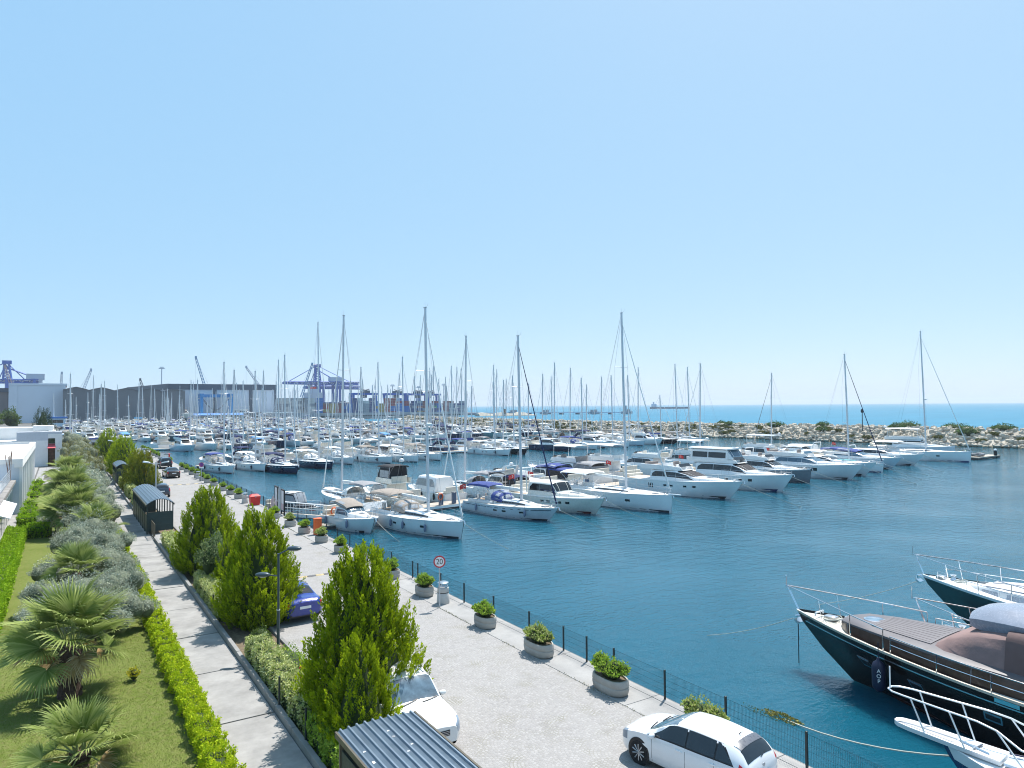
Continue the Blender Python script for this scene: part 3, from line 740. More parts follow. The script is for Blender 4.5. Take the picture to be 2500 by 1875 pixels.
for k, (y, kd, lab) in enumerate(pls):
    rx, ry, h = {'oval': (.42, .78, .52), 'ovs': (.42, .62, .5), 'r': (.46, .46, .5)}[kd]
    planter(16.28 if y < 80 else 16.45, y, rx, ry, h, VAR2 if k in (0, 2, 8, 10) else PLANT, 300 + k, lab, 1.0 if kd == 'r' else 1.15)
y = 109.5; k = 0
while y < 190:
    if not 128 < y < 139:
        planter(16.5, y, .46, .46, .5, PLANT, 340 + k, f'far quayside planter beyond the no parking sign, {ords[k]} along', 1.25); k += 1
    y += 5.0

FEN = mat('fence_post_green', (.015, .028, .03), .45, var=.1)
t = thing('quay_fence', 'low dark mesh fence along the quay edge', 'fence', (17.3, 0, 0))
fy = [9.6, 12.2, 14.99, 17.59, 20.2, 21.8, 23.3, 25.8, 28.8, 31.7, 34.3, 37.2, 37.9, 41.0, 43.3, 45.9, 48.5, 51.1, 53.7, 56.3, 58.9, 61.5, 63.6]
fy2 = [71.2 + 2.6 * k for k in range(23)]
pm = mesh_of(MB().box(-.03, .03, -.03, .03, .04, 1.02, .006), 'post', FEN)
for v in fy + fy2: link('post', pm, t, (0, v, 0))
WF = mat('fence_wire_green', (.012, .025, .025), .6)
for seq in (fy, fy2):
    for a, c in zip(seq, seq[1:]):
        b = MB(); near = a < 45; st = .05 if near else .1; r = .0022 if near else .0035
        q = a + .05
        while q < c - .03:
            b.add([(-r, q - r, .08), (r, q - r, .08), (0, q + r, .08), (-r, q - r, .96), (r, q - r, .96), (0, q + r, .96)], [(0, 1, 4, 3), (1, 2, 5, 4), (2, 0, 3, 5)]); q += st
        for z in (.1, .3, .5, .7, .95):
            b.add([(.005 - r, a, z - r), (.005 + r, a, z - r), (.005, a, z + r), (.005 - r, c, z - r), (.005 + r, c, z - r), (.005, c, z + r)], [(0, 1, 4, 3), (1, 2, 5, 4), (2, 0, 3, 5)])
        obj('mesh_panel', b, WF, t, smooth=0)

# speed limit sign
SIGNW = mat('sign_white', (.82, .82, .82), .35, var=.02); SIGNR = mat('sign_red', (.55, .015, .02), .35, var=.03); SIGNK = mat('sign_black', (.012, .012, .014), .4)
SIGNB = mat('sign_blue', (.03, .07, .42), .35, var=.03); GALV = mat('galvanised_steel', (.50, .52, .54), .45, .4, var=.08)
def sign(x, y, rz, label, kind):
    t = thing('road_sign', label, 'road sign', (x, y, 0), rz)
    obj('pole', MB().tube([(0, 0, 0), (0, 0, 2.55)], .03, 10), GALV, t)
    zc = 2.27
    def disc(r, y0, y1): return MB().lathe([(r, 0), (r, y1 - y0)], n=36)
    def face(name, r, y0, th, m):
        o = obj(name, disc(r, 0, th), m, t, smooth=50); o.rotation_euler = (PI / 2, 0, 0); o.location = (0, y0, zc); return o
    face('back_plate', .30, -.035, .012, SIGNR); 
    if kind == '20':
        face('white_face', .235, -.047, .004, SIGNW)
        o = link('numerals', text_mesh('20', .31, SIGNK, .002), t); o.rotation_euler = (PI / 2, 0, 0); o.location = (0, -.0545, zc - .005); o.scale = (1.12, 1.25, 1)
    else:
        face('blue_face', .245, -.047, .004, SIGNB)
        for a in (PI / 4, -PI / 4):
            o = obj('red_bar', MB().box(-.25, .25, -.028, .028, 0, .003 + (.002 if a > 0 else 0)), SIGNR, t); o.rotation_euler = (PI / 2, a, 0); o.location = (0, -.052, zc)
        obj('plate', MB().box(-.3, .3, -.05, -.035, 1.78, 1.92), SIGNW, t)
    return t
sign(15.92, 31.7, R_(-27), 'round speed limit 20 sign on a thin grey pole', '20')
sign(16.1, 103.6, R_(-10), 'blue no stopping sign with red cross on a thin pole', 'no')

def bin_(x, y, label):
    t = thing('waste_bin', label, 'waste bin', (x, y, .018), 0, 'concrete waste bins on the quay')
    obj('body', MB().lathe([(.31, 0), (.33, .04), (.30, .5), (.28, .53), (.28, .55), (.30, .58), (.285, .78), (.25, .80), (.23, .74)], n=20), concrete('bin_concrete', (.52, .51, .48), .12), t)
    obj('ring', MB().lathe([(.292, .53), (.296, .535), (.296, .555), (.292, .56)], n=20), FENDK, t)
    obj('liner', MB().lathe([(.24, .76), (.24, .86), (.22, .86), (.22, .78)], n=18), STEEL, t)
    p = MB()
    for k in range(4):
        a = PI / 4 + k * PI / 2; p.tube([(.22 * math.cos(a), .22 * math.sin(a), .8), (.22 * math.cos(a), .22 * math.sin(a), 1.02)], .012, 6)
    obj('lid_stays', p, STEEL, t)
    obj('lid', MB().lathe([(.28, 1.02), (.285, 1.035), (.20, 1.075), (.02, 1.09)], n=20), mat('bin_lid_steel', (.28, .34, .38), .35, .6), t)
bin_(16.42, 32.3, 'pale concrete waste bin with domed steel lid behind the speed sign')
bin_(16.25, 77.3, 'pale waste bin next to the red hydrant box')
bin_(16.2, 107.1, 'pale waste bin left of the blue no stopping sign')
t = thing('hydrant_box', 'orange metal box on the quay edge before the small cruiser', 'utility box', (17.0, 55.0, .03))
obj('body', MB().box(-.28, .28, -.2, .2, 0, 1.2, .02), ORANGE, t); obj('roof', MB().box(-.31, .31, -.23, .23, 1.2, 1.26, .02), ORANGE, t); obj('door', MB().box(-.23, .23, -.215, -.2, .1, 1.1, .006), ORANGE, t); obj('handle', MB().box(.14, .17, -.235, -.215, .55, .68), FENDK, t)
t = thing('hydrant_box', 'red hydrant box with sloping sides beside the far waste bin', 'utility box', (16.75, 75.2, .03))
obj('body', MB().loft([[(-.42, -.32, 0), (.42, -.32, 0), (.42, .32, 0), (-.42, .32, 0)], [(-.5, -.4, .75), (.5, -.4, .75), (.5, .4, .75), (-.5, .4, .75)], [(-.5, -.4, .9), (.5, -.4, .9), (.5, .4, .9), (-.5, .4, .9)]], True, True, True), RED, t, smooth=0)
obj('lid', MB().loft([[(-.53, -.43, .9), (.53, -.43, .9), (.53, .43, .9), (-.53, .43, .9)], [(-.3, -.2, 1.1), (.3, -.2, 1.1), (.3, .2, 1.1), (-.3, .2, 1.1)]], True, True, True), RED, t, smooth=0)
obj('latch', MB().box(-.06, .06, -.46, -.43, .82, .96), GALV, t)
t = thing('hose_cabinet', 'tall red extinguisher cabinet behind the black off-roader', 'utility box', (16.6, 143.5, .03))
obj('body', MB().box(-.3, .3, -.3, .3, 0, 1.5, .03), RED, t); obj('lid', MB().box(-.34, .34, -.34, .34, 1.5, 1.58, .02), RED, t)
for k, (yy, lab) in enumerate(((141.0, 'white service pillar left of the tall red cabinet'), (146.0, 'white service pillar right behind the tall red cabinet'))):
    t = thing('service_pillar', lab, 'utility box', (16.0, yy, .03)); obj('body', MB().box(-.35, .35, -.3, .3, 0, 1.6, .04), WHITE, t); obj('cap', MB().box(-.4, .4, -.35, .35, 1.6, 1.72, .04), GREYH, t)

LAMPM = mat('lamp_post_paint', (.035, .06, .075), .4, var=.08, coat=.2)
def lamp(x, y, rz, label, h, heads):
    t = thing('street_lamp', label, 'street lamp', (x, y, 0), rz, 'twin lamp posts in the bed')
    obj('base_plinth', MB().box(-.45, .45, -.45, .45, 0, .05, .02), CONC, t)
    obj('pole', MB().tube([(0, 0, .05), (0, 0, h * .45)], .062, 12).tube([(0, 0, h * .45), (0, 0, h)], .045, 12), LAMPM, t)
    obj('collar', MB().lathe([(.07, h * .45 - .02), (.07, h * .45 + .02)], n=12), GALV, t)
    for sx, z0, up, ln in heads:
        a = obj('arm', MB().tube([(0, 0, z0), (sx * .1, 0, z0 + up * .25), (sx * ln, 0, z0 + up)], .028, 8), LAMPM, t)
        hd = MB(); c = (sx * (ln + .22), 0, z0 + up + .02)
        hd.ball(c, (.30, .15, .10), 16, 8)
        obj('lamp_head', hd, LAMPM, t)
        obj('lens', MB().ball((c[0], 0, c[2] - .045), (.21, .12, .075), 14, 6), mat('lamp_lens', (.6, .62, .62), .15, spec=.8), t)
        obj('neck', MB().tube([(sx * ln, 0, z0 + up), (sx * (ln + .1), 0, z0 + up + .01)], .05, 8), LAMPM, t)
lamp(7.44, 29.2, R_(-33), 'dark grey twin armed street lamp beside the blue car', 4.1, ((1, 4.06, .22, .42), (-1, 3.2, .04, .42)))
def lampb(x, y, rz, label):
    t = thing('street_lamp', label, 'street lamp', (x, y, 0), rz, 'twin lamp posts in the bed')
    obj('pole', MB().tube([(0, 0, 0), (0, 0, 4.7)], .06, 10), GALV, t)
    for sx in (1, -1):
        obj('arm', MB().tube([(0, 0, 4.5), (sx * .8, 0, 4.62)], .03, 8), GALV, t)
        obj('lamp_head', MB().loft([[(sx * .6, -.14, 4.58), (sx * .6, .14, 4.58), (sx * .6, .14, 4.68), (sx * .6, -.14, 4.68)], [(sx * 1.2, -.18, 4.66), (sx * 1.2, .18, 4.66), (sx * 1.2, .14, 4.80), (sx * 1.2, -.14, 4.80)]], True, True, True), WHITE, t, smooth=0)
lampb(7.9, 77.5, R_(-30), 'pale twin headed street lamp rising behind the arched shelter')
lampb(7.6, 133.0, R_(-30), 'small distant twin headed street lamp among the far conifers')
for k, (x, y, lab) in enumerate(((6.1, 21.0, 'thin black kerb post nearest the ribbed shelter'), (6.08, 23.9, 'thin black kerb post beside the yellow green hedge'), (6.1, 36.0, 'thin black kerb post under the middle conifer'))):
    t = thing('kerb_post', lab, 'post', (x + .05, y, .2), 0, 'thin black posts on the kerb')
    obj('shaft', MB().tube([(0, 0, 0), (0, 0, .95)], .035, 8), FEN, t); obj('foot_plate', MB().box(-.07, .07, -.07, .07, 0, .03), FEN, t)

# ------------------------------------------------------------------ shelters
ROOFM = mat('ribbed_roof_sheet', (.11, .15, .19), .35, .45, var=.12, scale=1.2)
RIBM = mat('roof_rib_sheet', (.20, .25, .30), .4, .4, var=.1)
SHG = mat('shelter_dark_green', (.012, .035, .035), .5, var=.12); SHB = mat('shelter_bronze_post', (.10, .085, .06), .5, var=.15)
PATCHW = mat('roof_patch_white', (.55, .55, .56), .7, var=.2)
def shelter(x0, x1, y0, y1, ze, rise, label, ribs, near):
    w_ = x1 - x0
    t = thing('shelter', label, 'shelter', ((x0 + x1) / 2, y0, 0), 0, 'dark green shelters in the bed')
    def zz(x): return ze + rise * (1 - (2 * x / w_) ** 2)
    L_ = y1 - y0; n = 14
    up = [(-w_ / 2 + w_ * i / n) for i in range(n + 1)]
    r0 = [[(x, yy, zz(x)) for x in up] + [(x, yy, zz(x) - .035) for x in up[::-1]] for yy in (0, L_)]
    obj('roof', MB().loft(r0, True, True, True), ROOFM, t, smooth=60)
    rm = None
    for i in range(ribs):
        x = -w_ / 2 + w_ * (i + .5) / ribs; rw = .035 if near else .055; sl = -8 * rise * x / w_ ** 2
        pr = [(-rw, 0), (-rw * .55, .045), (rw * .55, .045), (rw, 0)]
        b = MB().loft([[(x + q[0], yy, zz(x) + sl * q[0] + q[1]) for q in pr] for yy in (-.02, L_ + .02)], False, True, True)
        obj('rib', b, RIBM, t, smooth=0)
    obj('eave_trim', MB().box(-w_ / 2 - .03, -w_ / 2 + .02, -.01, L_ + .01, ze - .12, ze + .015).box(w_ / 2 - .02, w_ / 2 + .03, -.01, L_ + .01, ze - .12, ze + .015), SHB, t, smooth=0)
    k = 0
    for yy in np.linspace(.12, L_ - .12, max(2, int(L_ / 1.6))):
        for sx in (-1, 1): obj('post', MB().box(sx * (w_ / 2 - .08) - .04, sx * (w_ / 2 - .08) + .04, yy - .04, yy + .04, 0, ze - .02), SHG if not near else SHB, t, smooth=0)
    # lower wall panels
    for yy in np.linspace(.16, L_ - .16, max(2, int(L_ / 1.6)))[:-1]:
        st = (L_ - .32) / (max(2, int(L_ / 1.6)) - 1)
        obj('wall_panel', MB().box(-w_ / 2 + .06, -w_ / 2 + .09, yy + .05, yy + st - .05, .12, ze - .35 if near else 1.5), SHG, t, smooth=0)
    obj('end_wall', MB().box(-w_ / 2 + .1, w_ / 2 - .1, .06, .1, .25, 1.75), SHG, t, smooth=0)
    obj('back_wall', MB().box(-w_ / 2 + .1, w_ / 2 - .1, L_ - .1, L_ - .06, .1, ze - .05), SHG, t, smooth=0)
    for z in (.7, 1.2): obj('end_batten', MB().box(-w_ / 2 + .1, w_ / 2 - .1, .045, .062, z, z + .05), SHG, t, smooth=0)
    if near:
        rr = random.Random(4)
        for q in range(26):
            i = rr.randrange(ribs); x = -w_ / 2 + w_ * (i + 1.0) / ribs - w_ / ribs * .5 + rr.choice((-.1, .1)) ; y = rr.uniform(.3, L_ - .2)
            x = max(-w_ / 2 + .06, min(w_ / 2 - .06, x)); sl = -8 * rise * x / w_ ** 2
            b = MB().add([(x - .035, y, zz(x) - sl * .035 + .004), (x + .035, y + .01, zz(x) + sl * .035 + .004), (x + .03, y + .05, zz(x) + sl * .03 + .004), (x - .02, y + .06, zz(x) - sl * .02 + .004)], [(0, 1, 2, 3)])
            obj('sealant_patch', b, PATCHW, t, smooth=0)
shelter(5.50, 7.50, 10.2, 16.35, 2.38, .05, 'near shelter with blue grey ribbed metal roof', 10, True)
shelter(5.72, 7.72, 62.6, 75.4, 2.35, .42, 'far shelter with arched blue grey ribbed roof and green end wall', 9, False)
shelter(6.1, 7.7, 105.5, 113, 2.3, .40, 'small distant dark shelter beside the far conifers', 7, False)
t = thing('metal_gate', 'dark metal railing gate beside the arched shelter', 'gate', (6.08, 60.0, .02))
for yy in (0, 1.0, 2.0, 3.0): obj('upright', MB().box(-.03, .03, yy - .03, yy + .03, 0, 1.15), SHB, t, smooth=0)
for z in (.2, 1.1): obj('rail', MB().box(-.02, .02, -.02, 3.02, z, z + .05), SHB, t, smooth=0)
b = MB()
for q in range(26): b.box(-.008, .008, .1 + q * .112, .116 + q * .112, .22, 1.1)
obj('bars', b, SHB, t, smooth=0)
for k, yy in enumerate((58.9,)):
    t = thing('bed_step', 'pale paved strip between the hedge and the shelter', 'paving', (7.0, 58.7, 0)); t['kind'] = 'structure'
    obj('slab', MB().box(-.9, .9, -.9, 3.7, 0, .05, .01), CONC, t, smooth=0)
t = thing('handrail', 'black bent handrail above the conifer beside the road', 'handrail', (9.6, 62.5, 0))
obj('tube', MB().tube([(0, 0, 0), (0, 0, 2.2), (.25, .15, 2.32), (2.4, 6.5, 2.32)], .04, 8), FEN, t); obj('post', MB().tube([(2.4, 6.5, 0), (2.4, 6.5, 2.32)], .04, 8), FEN, t)

# ------------------------------------------------------------------ left buildings
WALLW = mat('white_render_wall', (.72, .71, .69), .85, var=.06, scale=.7, bump=.1); WALLP = mat('pale_blue_grey_wall', (.55, .60, .66), .8, var=.06, scale=.8); ROOFP = concrete('flat_roof_screed', (.50, .48, .44), .22)
GLG = mat('green_reflection_tint_glass', (.05, .10, .08), .06, var=.3, spec=.8)  # the lawn's reflection is put into the glass colour as green
t = thing('terrace_building', 'long white flat roofed building with vertical fins at the left edge', 'building', (0, 0, 0))
obj('wall', MB().box(-30, -3.3, 82, 122, 0, 5.0), WALLP, t, smooth=0)
obj('roof', MB().box(-29.6, -3.6, 82.4, 121.6, 5.0, 5.04), ROOFP, t, smooth=0)
obj('parapet', MB().box(-3.7, -3.05, 81.8, 122.2, 4.45, 5.25).box(-30, -3.7, 81.8, 82.2, 4.8, 5.25).box(-30, -3.7, 121.8, 122.2, 4.8, 5.25), WALLW, t, smooth=0)
for q in range(9): obj('fin', MB().box(-3.3, -3.05, 82.0 + q * 4.6, 82.35 + q * 4.6, 0, 4.45), WALLW, t, smooth=0)
for q in range(8): obj('fin_panel', MB().box(-3.32, -3.27, 82.9 + q * 4.6, 86.1 + q * 4.6, .3, 4.3), WALLP, t, smooth=0)
w1 = obj('window', MB().box(-7.2, -4.6, 81.93, 82.0, 1.7, 3.1), WALLW, t, smooth=0); obj('pane', MB().box(-7.1, -4.7, 81.9, 81.94, 1.8, 3.0), GLASS, w1, smooth=0)
t = thing('terrace_wing', 'low weathered wing with a railed terrace at the left edge', 'building', (0, 0, 0))
obj('wall', MB().box(-30, -4.0, 40, 81.7, 2.6, 3.05), WALLW, t, smooth=0)
obj('lower_wall', MB().box(-30, -3.9, 40, 81.7, 0, 2.6), WALLP, t, smooth=0)
for q in range(14):
    wn = obj('window', MB().box(-3.9, -3.80, 41 + q * 2.9, 43.7 + q * 2.9, .15, 2.5), GALV, t, smooth=0); obj('pane', MB().box(-3.83, -3.78, 41.1 + q * 2.9, 43.6 + q * 2.9, .25, 2.4), GLG, wn, smooth=0)
obj('coping', MB().box(-4.05, -3.55, 40, 81.7, 3.05, 3.3), concrete('weathered_coping', (.33, .31, .29), .5), t, smooth=0)
rl = MB()
for q in range(42): rl.tube([(-3.95, 40.5 + q, 3.3), (-3.95, 40.5 + q, 4.35)], .02, 5)
for z in (3.5, 3.7, 3.9, 4.1, 4.35): rl.tube([(-3.95, 40, z), (-3.95, 81.7, z)], .014, 5)
obj('railing', rl, GALV, t)
obj('awning_frame', MB().tube([(-3.8, 56.5, 3.2), (-3.0, 56.5, 2.85)], .02, 5).tube([(-3.8, 64, 3.2), (-3.0, 64, 2.85)], .02, 5), GALV, t)
t = thing('awning', 'white sloping awning on the left building above the bright hedge', 'awning', (0, 0, 0))
obj('canvas', MB().slab((-3.75, 56.5, 3.28), (-2.75, 56.5, 2.88), (-2.75, 65, 2.88), (-3.75, 65, 3.28), .04), CANVW, t, smooth=0)
obj('front_bar', MB().tube([(-2.75, 56.4, 2.85), (-2.75, 65.1, 2.85)], .025, 6), GALV, t)
rr = random.Random(3)
dk = mat('weathered_grey_wood', (.26, .23, .22), .9, var=.3)
for k in range(9):
    t = thing('terrace_chair', f'stacked worn terrace chair behind the railing at the left edge, {ords[k]} from the big building', 'chair', (-4.6 - (k % 2) * .9, 78 - k * 3.6, 3.06), rr.uniform(0, 6), 'worn chairs on the left terrace')
    obj('seat', MB().box(-.25, .25, -.25, .25, .42, .46), dk, t, smooth=0); obj('backrest', MB().box(-.25, .25, .22, .26, .46, 1.0), dk, t, smooth=0)
    for sx in (-.22, .22):
        for sy in (-.22, .22): obj('leg', MB().box(sx - .02, sx + .02, sy - .02, sy + .02, 0, .42), dk, t, smooth=0)
t = thing('terrace_pole', 'rusty bundle of thin poles standing on the terrace corner', 'pole', (-4.1, 80.6, 3.06))
for k in range(5): obj('pole', MB().tube([(rr.uniform(-.2, .2), rr.uniform(-.2, .2), 0), (rr.uniform(-.3, .3), rr.uniform(-.3, .3), rr.uniform(1.6, 3.4))], .025, 5), mat('rusty_steel', (.16, .09, .07), .8, var=.3), t)
GREYR = mat('grey_roof_parapet', (.50, .52, .56), .8, var=.06)
t = thing('gatehouse', 'white gatehouse with red canopy over a brick door', 'building', (0, 0, 0))
obj('wall', MB().box(-40, -1.9, 147, 160, 0, 4.5).box(-1.9, -.85, 148.2, 160, 0, 6.0).box(-.85, .15, 147, 160, 0, 5.6), WALLW, t, smooth=0)
obj('upper_wall', MB().box(-6.4, .15, 147, 150, 5.6, 6.0).box(-6.4, -1.9, 147, 150, 4.5, 5.6), GREYR, t, smooth=0)
obj('lintel', MB().box(-1.9, -.85, 147.0, 147.5, 4.85, 5.6), WALLW, t, smooth=0)
obj('parapet', MB().box(-4.3, -1.2, 154, 160, 6.0, 6.9).box(-40, -4.3, 155, 160, 4.5, 6.6), WALLW, t, smooth=0)
obj('roof', MB().box(-40, -1.5, 160, 175, 6.2, 6.5), mat('grey_felt_roof', (.2, .2, .2), .9), t, smooth=0)
d = obj('door', MB().box(-1.85, -.9, 148.05, 148.2, 0, 3.0), mat('brown_door', (.13, .075, .045), .6, var=.3, scale=8), t, smooth=0)
obj('frame', MB().box(-1.9, -1.85, 147.9, 148.2, 0, 3.1).box(-.9, -.85, 147.9, 148.2, 0, 3.1).box(-1.85, -.9, 147.9, 148.2, 3.0, 3.1), FENDK, d, smooth=0)
b = MB()
for q in range(10): b.box(-1.7, -1.05, 148.02, 148.06, .3 + q * .26, .46 + q * .26)
obj('brick_course', b, mat('door_brick', (.22, .12, .08), .9, var=.3), d, smooth=0)
obj('canopy', MB().slab((-1.95, 148.0, 3.9), (-1.95, 146.0, 3.2), (-.8, 146.0, 3.2), (-.8, 148.0, 3.9), .06), mat('red_canopy', (.62, .10, .12), .7), t, smooth=0)
obj('transom_window', MB().box(-1.85, -.9, 148.1, 148.18, 3.95, 4.8), GLG, t, smooth=0)
obj('vent_slot', MB().box(-6.2, -4.4, 146.96, 147, 3.9, 4.1), GLASS, t, smooth=0)
t = thing('booth', 'small grey guard booth with blue flat roof at the path end', 'booth', (6.3, 188.5, 0))
obj('wall', MB().box(-.95, .95, 0, 2.2, 0, 2.9), GREYR, t, smooth=0); obj('roof', MB().box(-1.1, 1.1, -.15, 2.4, 2.9, 3.15), CANVB, t, smooth=0); obj('door', MB().box(-.35, .4, -.04, 0, 0, 2.2), FENDK, t, smooth=0)
# ------------------------------------------------------------------ cars (nose to +Y)
TYRE = mat('tyre_rubber', (.018, .018, .02), .85, var=.2, bump=.2); RIM = mat('alloy_rim', (.45, .46, .48), .3, .6); RIMD = mat('rim_dark', (.05, .05, .055), .4, .5)
LENSW = mat('headlight_lens', (.22, .27, .33), .06, spec=.9, var=.2); LENSR = mat('tail_light_lens', (.45, .015, .02), .12, spec=.8); TRIM = mat('car_black_trim', (.016, .016, .018), .5); PLATE = mat('number_plate', (.75, .75, .75), .5)
CARWS = mat('windscreen_glass', (.10, .15, .19), .04, var=.5, scale=2.5, spec=.9, coat=1.0); CARGL = mat('car_glass', (.014, .02, .026), .03, var=.2, spec=.9); SEAM = mat('panel_gap', (.03, .03, .035), .8)  # CARWS: sky reflection and pale cabin are put into the base colour
def paint(n, c, m=0.0): return mat('car_paint_' + n, c, .22, m, var=.02, coat=.8)
def pchip(x, xs, ys):
    xs = np.array(xs, float); ys = np.array(ys, float); h = np.diff(xs); d = np.diff(ys) / h; m = np.zeros_like(xs)
    for i in range(1, len(xs) - 1):
        if d[i - 1] * d[i] > 0: w1 = 2 * h[i] + h[i - 1]; w2 = h[i] + 2 * h[i - 1]; m[i] = (w1 + w2) / (w1 / d[i - 1] + w2 / d[i])
    m[0], m[-1] = d[0], d[-1]
    i = np.clip(np.searchsorted(xs, x) - 1, 0, len(h) - 1); t = (x - xs[i]) / h[i]
    return (2 * t**3 - 3 * t**2 + 1) * ys[i] + (t**3 - 2 * t**2 + t) * h[i] * m[i] + (-2 * t**3 + 3 * t**2) * ys[i + 1] + (t**3 - t**2) * h[i] * m[i + 1]
HATCH = [(-2.2, .70, .36, .86, .58, .90), (-2.13, .82, .30, .95, .66, 1.03), (-1.82, .87, .22, .97, .585, 1.37), (-1.45, .89, .2, .965, .60, 1.45), (-.6, .90, .2, .94, .625, 1.49), (.10, .90, .2, .93, .62, 1.45), (1.18, .89, .2, .90, .74, .98), (1.68, .87, .2, .82, .69, .90), (2.04, .78, .24, .71, .60, .78), (2.2, .56, .34, .58, .44, .64)]
SEDAN = [(-2.35, .66, .36, .86, .58, .92), (-2.26, .82, .28, .93, .70, 1.04), (-1.65, .88, .2, .97, .70, 1.09), (-.95, .9, .2, .96, .60, 1.38), (-.4, .9, .2, .94, .60, 1.43), (.2, .9, .2, .93, .60, 1.40), (1.1, .89, .2, .91, .74, 1.0), (1.7, .87, .2, .84, .70, .92), (2.1, .77, .24, .72, .6, .80), (2.3, .55, .34, .6, .44, .66)]
SUVB = [(-2.3, .80, .45, .95, .68, 1.0), (-2.25, .87, .40, 1.1, .74, 1.15), (-2.05, .91, .36, 1.13, .66, 1.68), (-1.5, .92, .34, 1.12, .68, 1.76), (-.4, .93, .34, 1.1, .69, 1.79), (.25, .93, .34, 1.09, .68, 1.72), (.98, .92, .34, 1.06, .78, 1.18), (1.7, .90, .34, 1.0, .74, 1.08), (2.08, .84, .38, .88, .66, .98), (2.2, .7, .42, .8, .58, .86)]
def car(style, pm, label, loc, rz, detail=2, name='parked_car', cat='car', spare=False, group='cars parked along the quay road', dark_sides=True):
    S_ = {'hatch': HATCH, 'sedan': SEDAN, 'suv': SUVB}[style]; A = np.array(S_); ys = A[:, 0]
    t = thing(name, label, cat, loc, rz, group)
    yy = np.linspace(ys[0], ys[-1], 34); cols = [pchip(yy, ys, A[:, k]) for k in range(1, 6)]
    R = []
    for y, w_, zl, zb, wr, zt in zip(yy, *cols):
        half = [(w_ * .93, zl), (w_ * .985, zl + .12), (w_ * 1.0, zl + (zb - zl) * .6), (w_ * .975, zb), (wr + (w_ * .975 - wr) * .12, zb + (zt - zb) * .86), (wr * .84, zt - .005), (wr * .45, zt + .02), (0, zt + .028)]
        R.append([(-a, y, b) for a, b in half] + [(a, y, b) for a, b in half[-2::-1]])
    L = Loft(R, -1)
    body = obj('body', L.mb(), pm, t, smooth=42)
    U = lambda y: float(np.interp(y, yy, np.arange(len(yy))))
    top = int(np.argmax(A[:, 5])); ws_top = ys[[i for i in range(len(ys)) if A[i, 5] > max(A[:, 5]) - .1][-1]]; cowl = ys[-4]; rt = ys[2] if style != 'sedan' else ys[3]
    # glass
    ya_, yb_ = (rt + .02, cowl - .25)
    for v0, v1 in ((3.06, 4.06), (9.94, 10.94)): obj('window_surround', L.patch(U(ya_ if style != 'sedan' else ya_ + .2) + .1, U(yb_) + .15, v0, v1, .003, 10, 3, sl=(3.0 if style == 'hatch' else 1.2) if v0 < 5 else 0, sl2=-5.4 if v0 < 5 else 0) if v0 < 5 else L.patch(U(ya_ if style != 'sedan' else ya_ + .2) + (3.1 if style == 'hatch' else 1.3), U(yb_) - 5.25, v0, v1, .003, 10, 3, sl=-(3.0 if style == 'hatch' else 1.2), sl2=5.4), TRIM, t)
    obj('windscreen', L.patch(U(cowl - .10), U(ws_top + .04), 4.35, 9.65, .006, 8, 8), CARWS, t)
    ra, rb = (rt - .02, ys[1] + .05) if style != 'sedan' else (ys[3] - .02, ys[2] + .12)
    obj('rear_window', L.patch(U(rb), U(ra), 4.4, 9.6, .006, 6, 8), CARGL, t)
    ya, yb = (rt + .02, cowl - .25); n3 = 3 if style != 'sedan' else 2
    cut = [ya + .02, ya + (yb - ya) * .22, ya + (yb - ya) * .56, yb] if n3 == 3 else [ya + .2, ya + (yb - ya) * .5, yb]
    for a, b, first, last in [(cut[i], cut[i + 1], i == 0, i == n3 - 1) for i in range(n3)]:
        s0 = (3.4 if style == 'hatch' else 1.2) if first else 0; s1 = -5.2 if last else 0
        obj('side_window', L.patch(U(a) + .18, U(b) - .18 + (1.2 if last else 0), 3.14, 4.0, .006, 5, 3, sl=s0, sl2=s1), CARGL, t)
        obj('side_window', L.patch(U(a) + .18 + s0, U(b) - .18 + (1.2 if last else 0) + s1, 10.0, 10.86, .006, 5, 3, sl=-s0, sl2=-s1), CARGL, t)
    # lights
    for v0, v1 in ((2.0, 3.5), (10.5, 12.0)):
        obj('headlight', L.patch(U(ys[-2] - .22), U(ys[-2] + .10), v0, v1, .008, 5, 3), LENSW, t)
        obj('tail_light', L.patch(U(ys[1] - .03), U(ys[1] + .22), v0 + .1 if v0 < 5 else v0 + .1, v1 - .1, .01, 4, 3), LENSR, t)
    yf, yr = ys[-1], ys[0]
    gz = .62 if style == 'suv' else .46
    obj('grille', MB().box(-.46, .46, yf - .10, yf + .012, gz, gz + .16), TRIM, t, smooth=0)
    for z in (.03, .075, .12): obj('grille_bar', MB().box(-.44, .44, yf + .01, yf + .02, gz + z, gz + z + .014), RIM, t, smooth=0)
    obj('front_bumper_trim', MB().box(-.6, .6, yf - .2, yf - .03, .26, .36), TRIM, t, smooth=0)
    zp = A[1, 3] - .22
    obj('rear_bumper_trim', MB().box(-.7, .7, yr + .0, yr + .16, A[1, 2] + .02, A[1, 2] + .14), TRIM, t, smooth=0)
    obj('number_plate', MB().box(-.26, .26, yr - .02, yr + .1, zp - .06, zp + .06), PLATE, t, smooth=0)
    obj('number_plate', MB().box(-.26, .26, yf, yf + .025, .36, .46), PLATE, t, smooth=0)
    # wheels
    r = .33 if style != 'suv' else .37; wb = (1.36, -1.32) if style != 'sedan' else (1.42, -1.38)
    wt = MB().lathe([(r * .74, -.10), (r * .95, -.105), (r, -.07), (r, .07), (r * .95, .105), (r * .74, .10)], n=26)
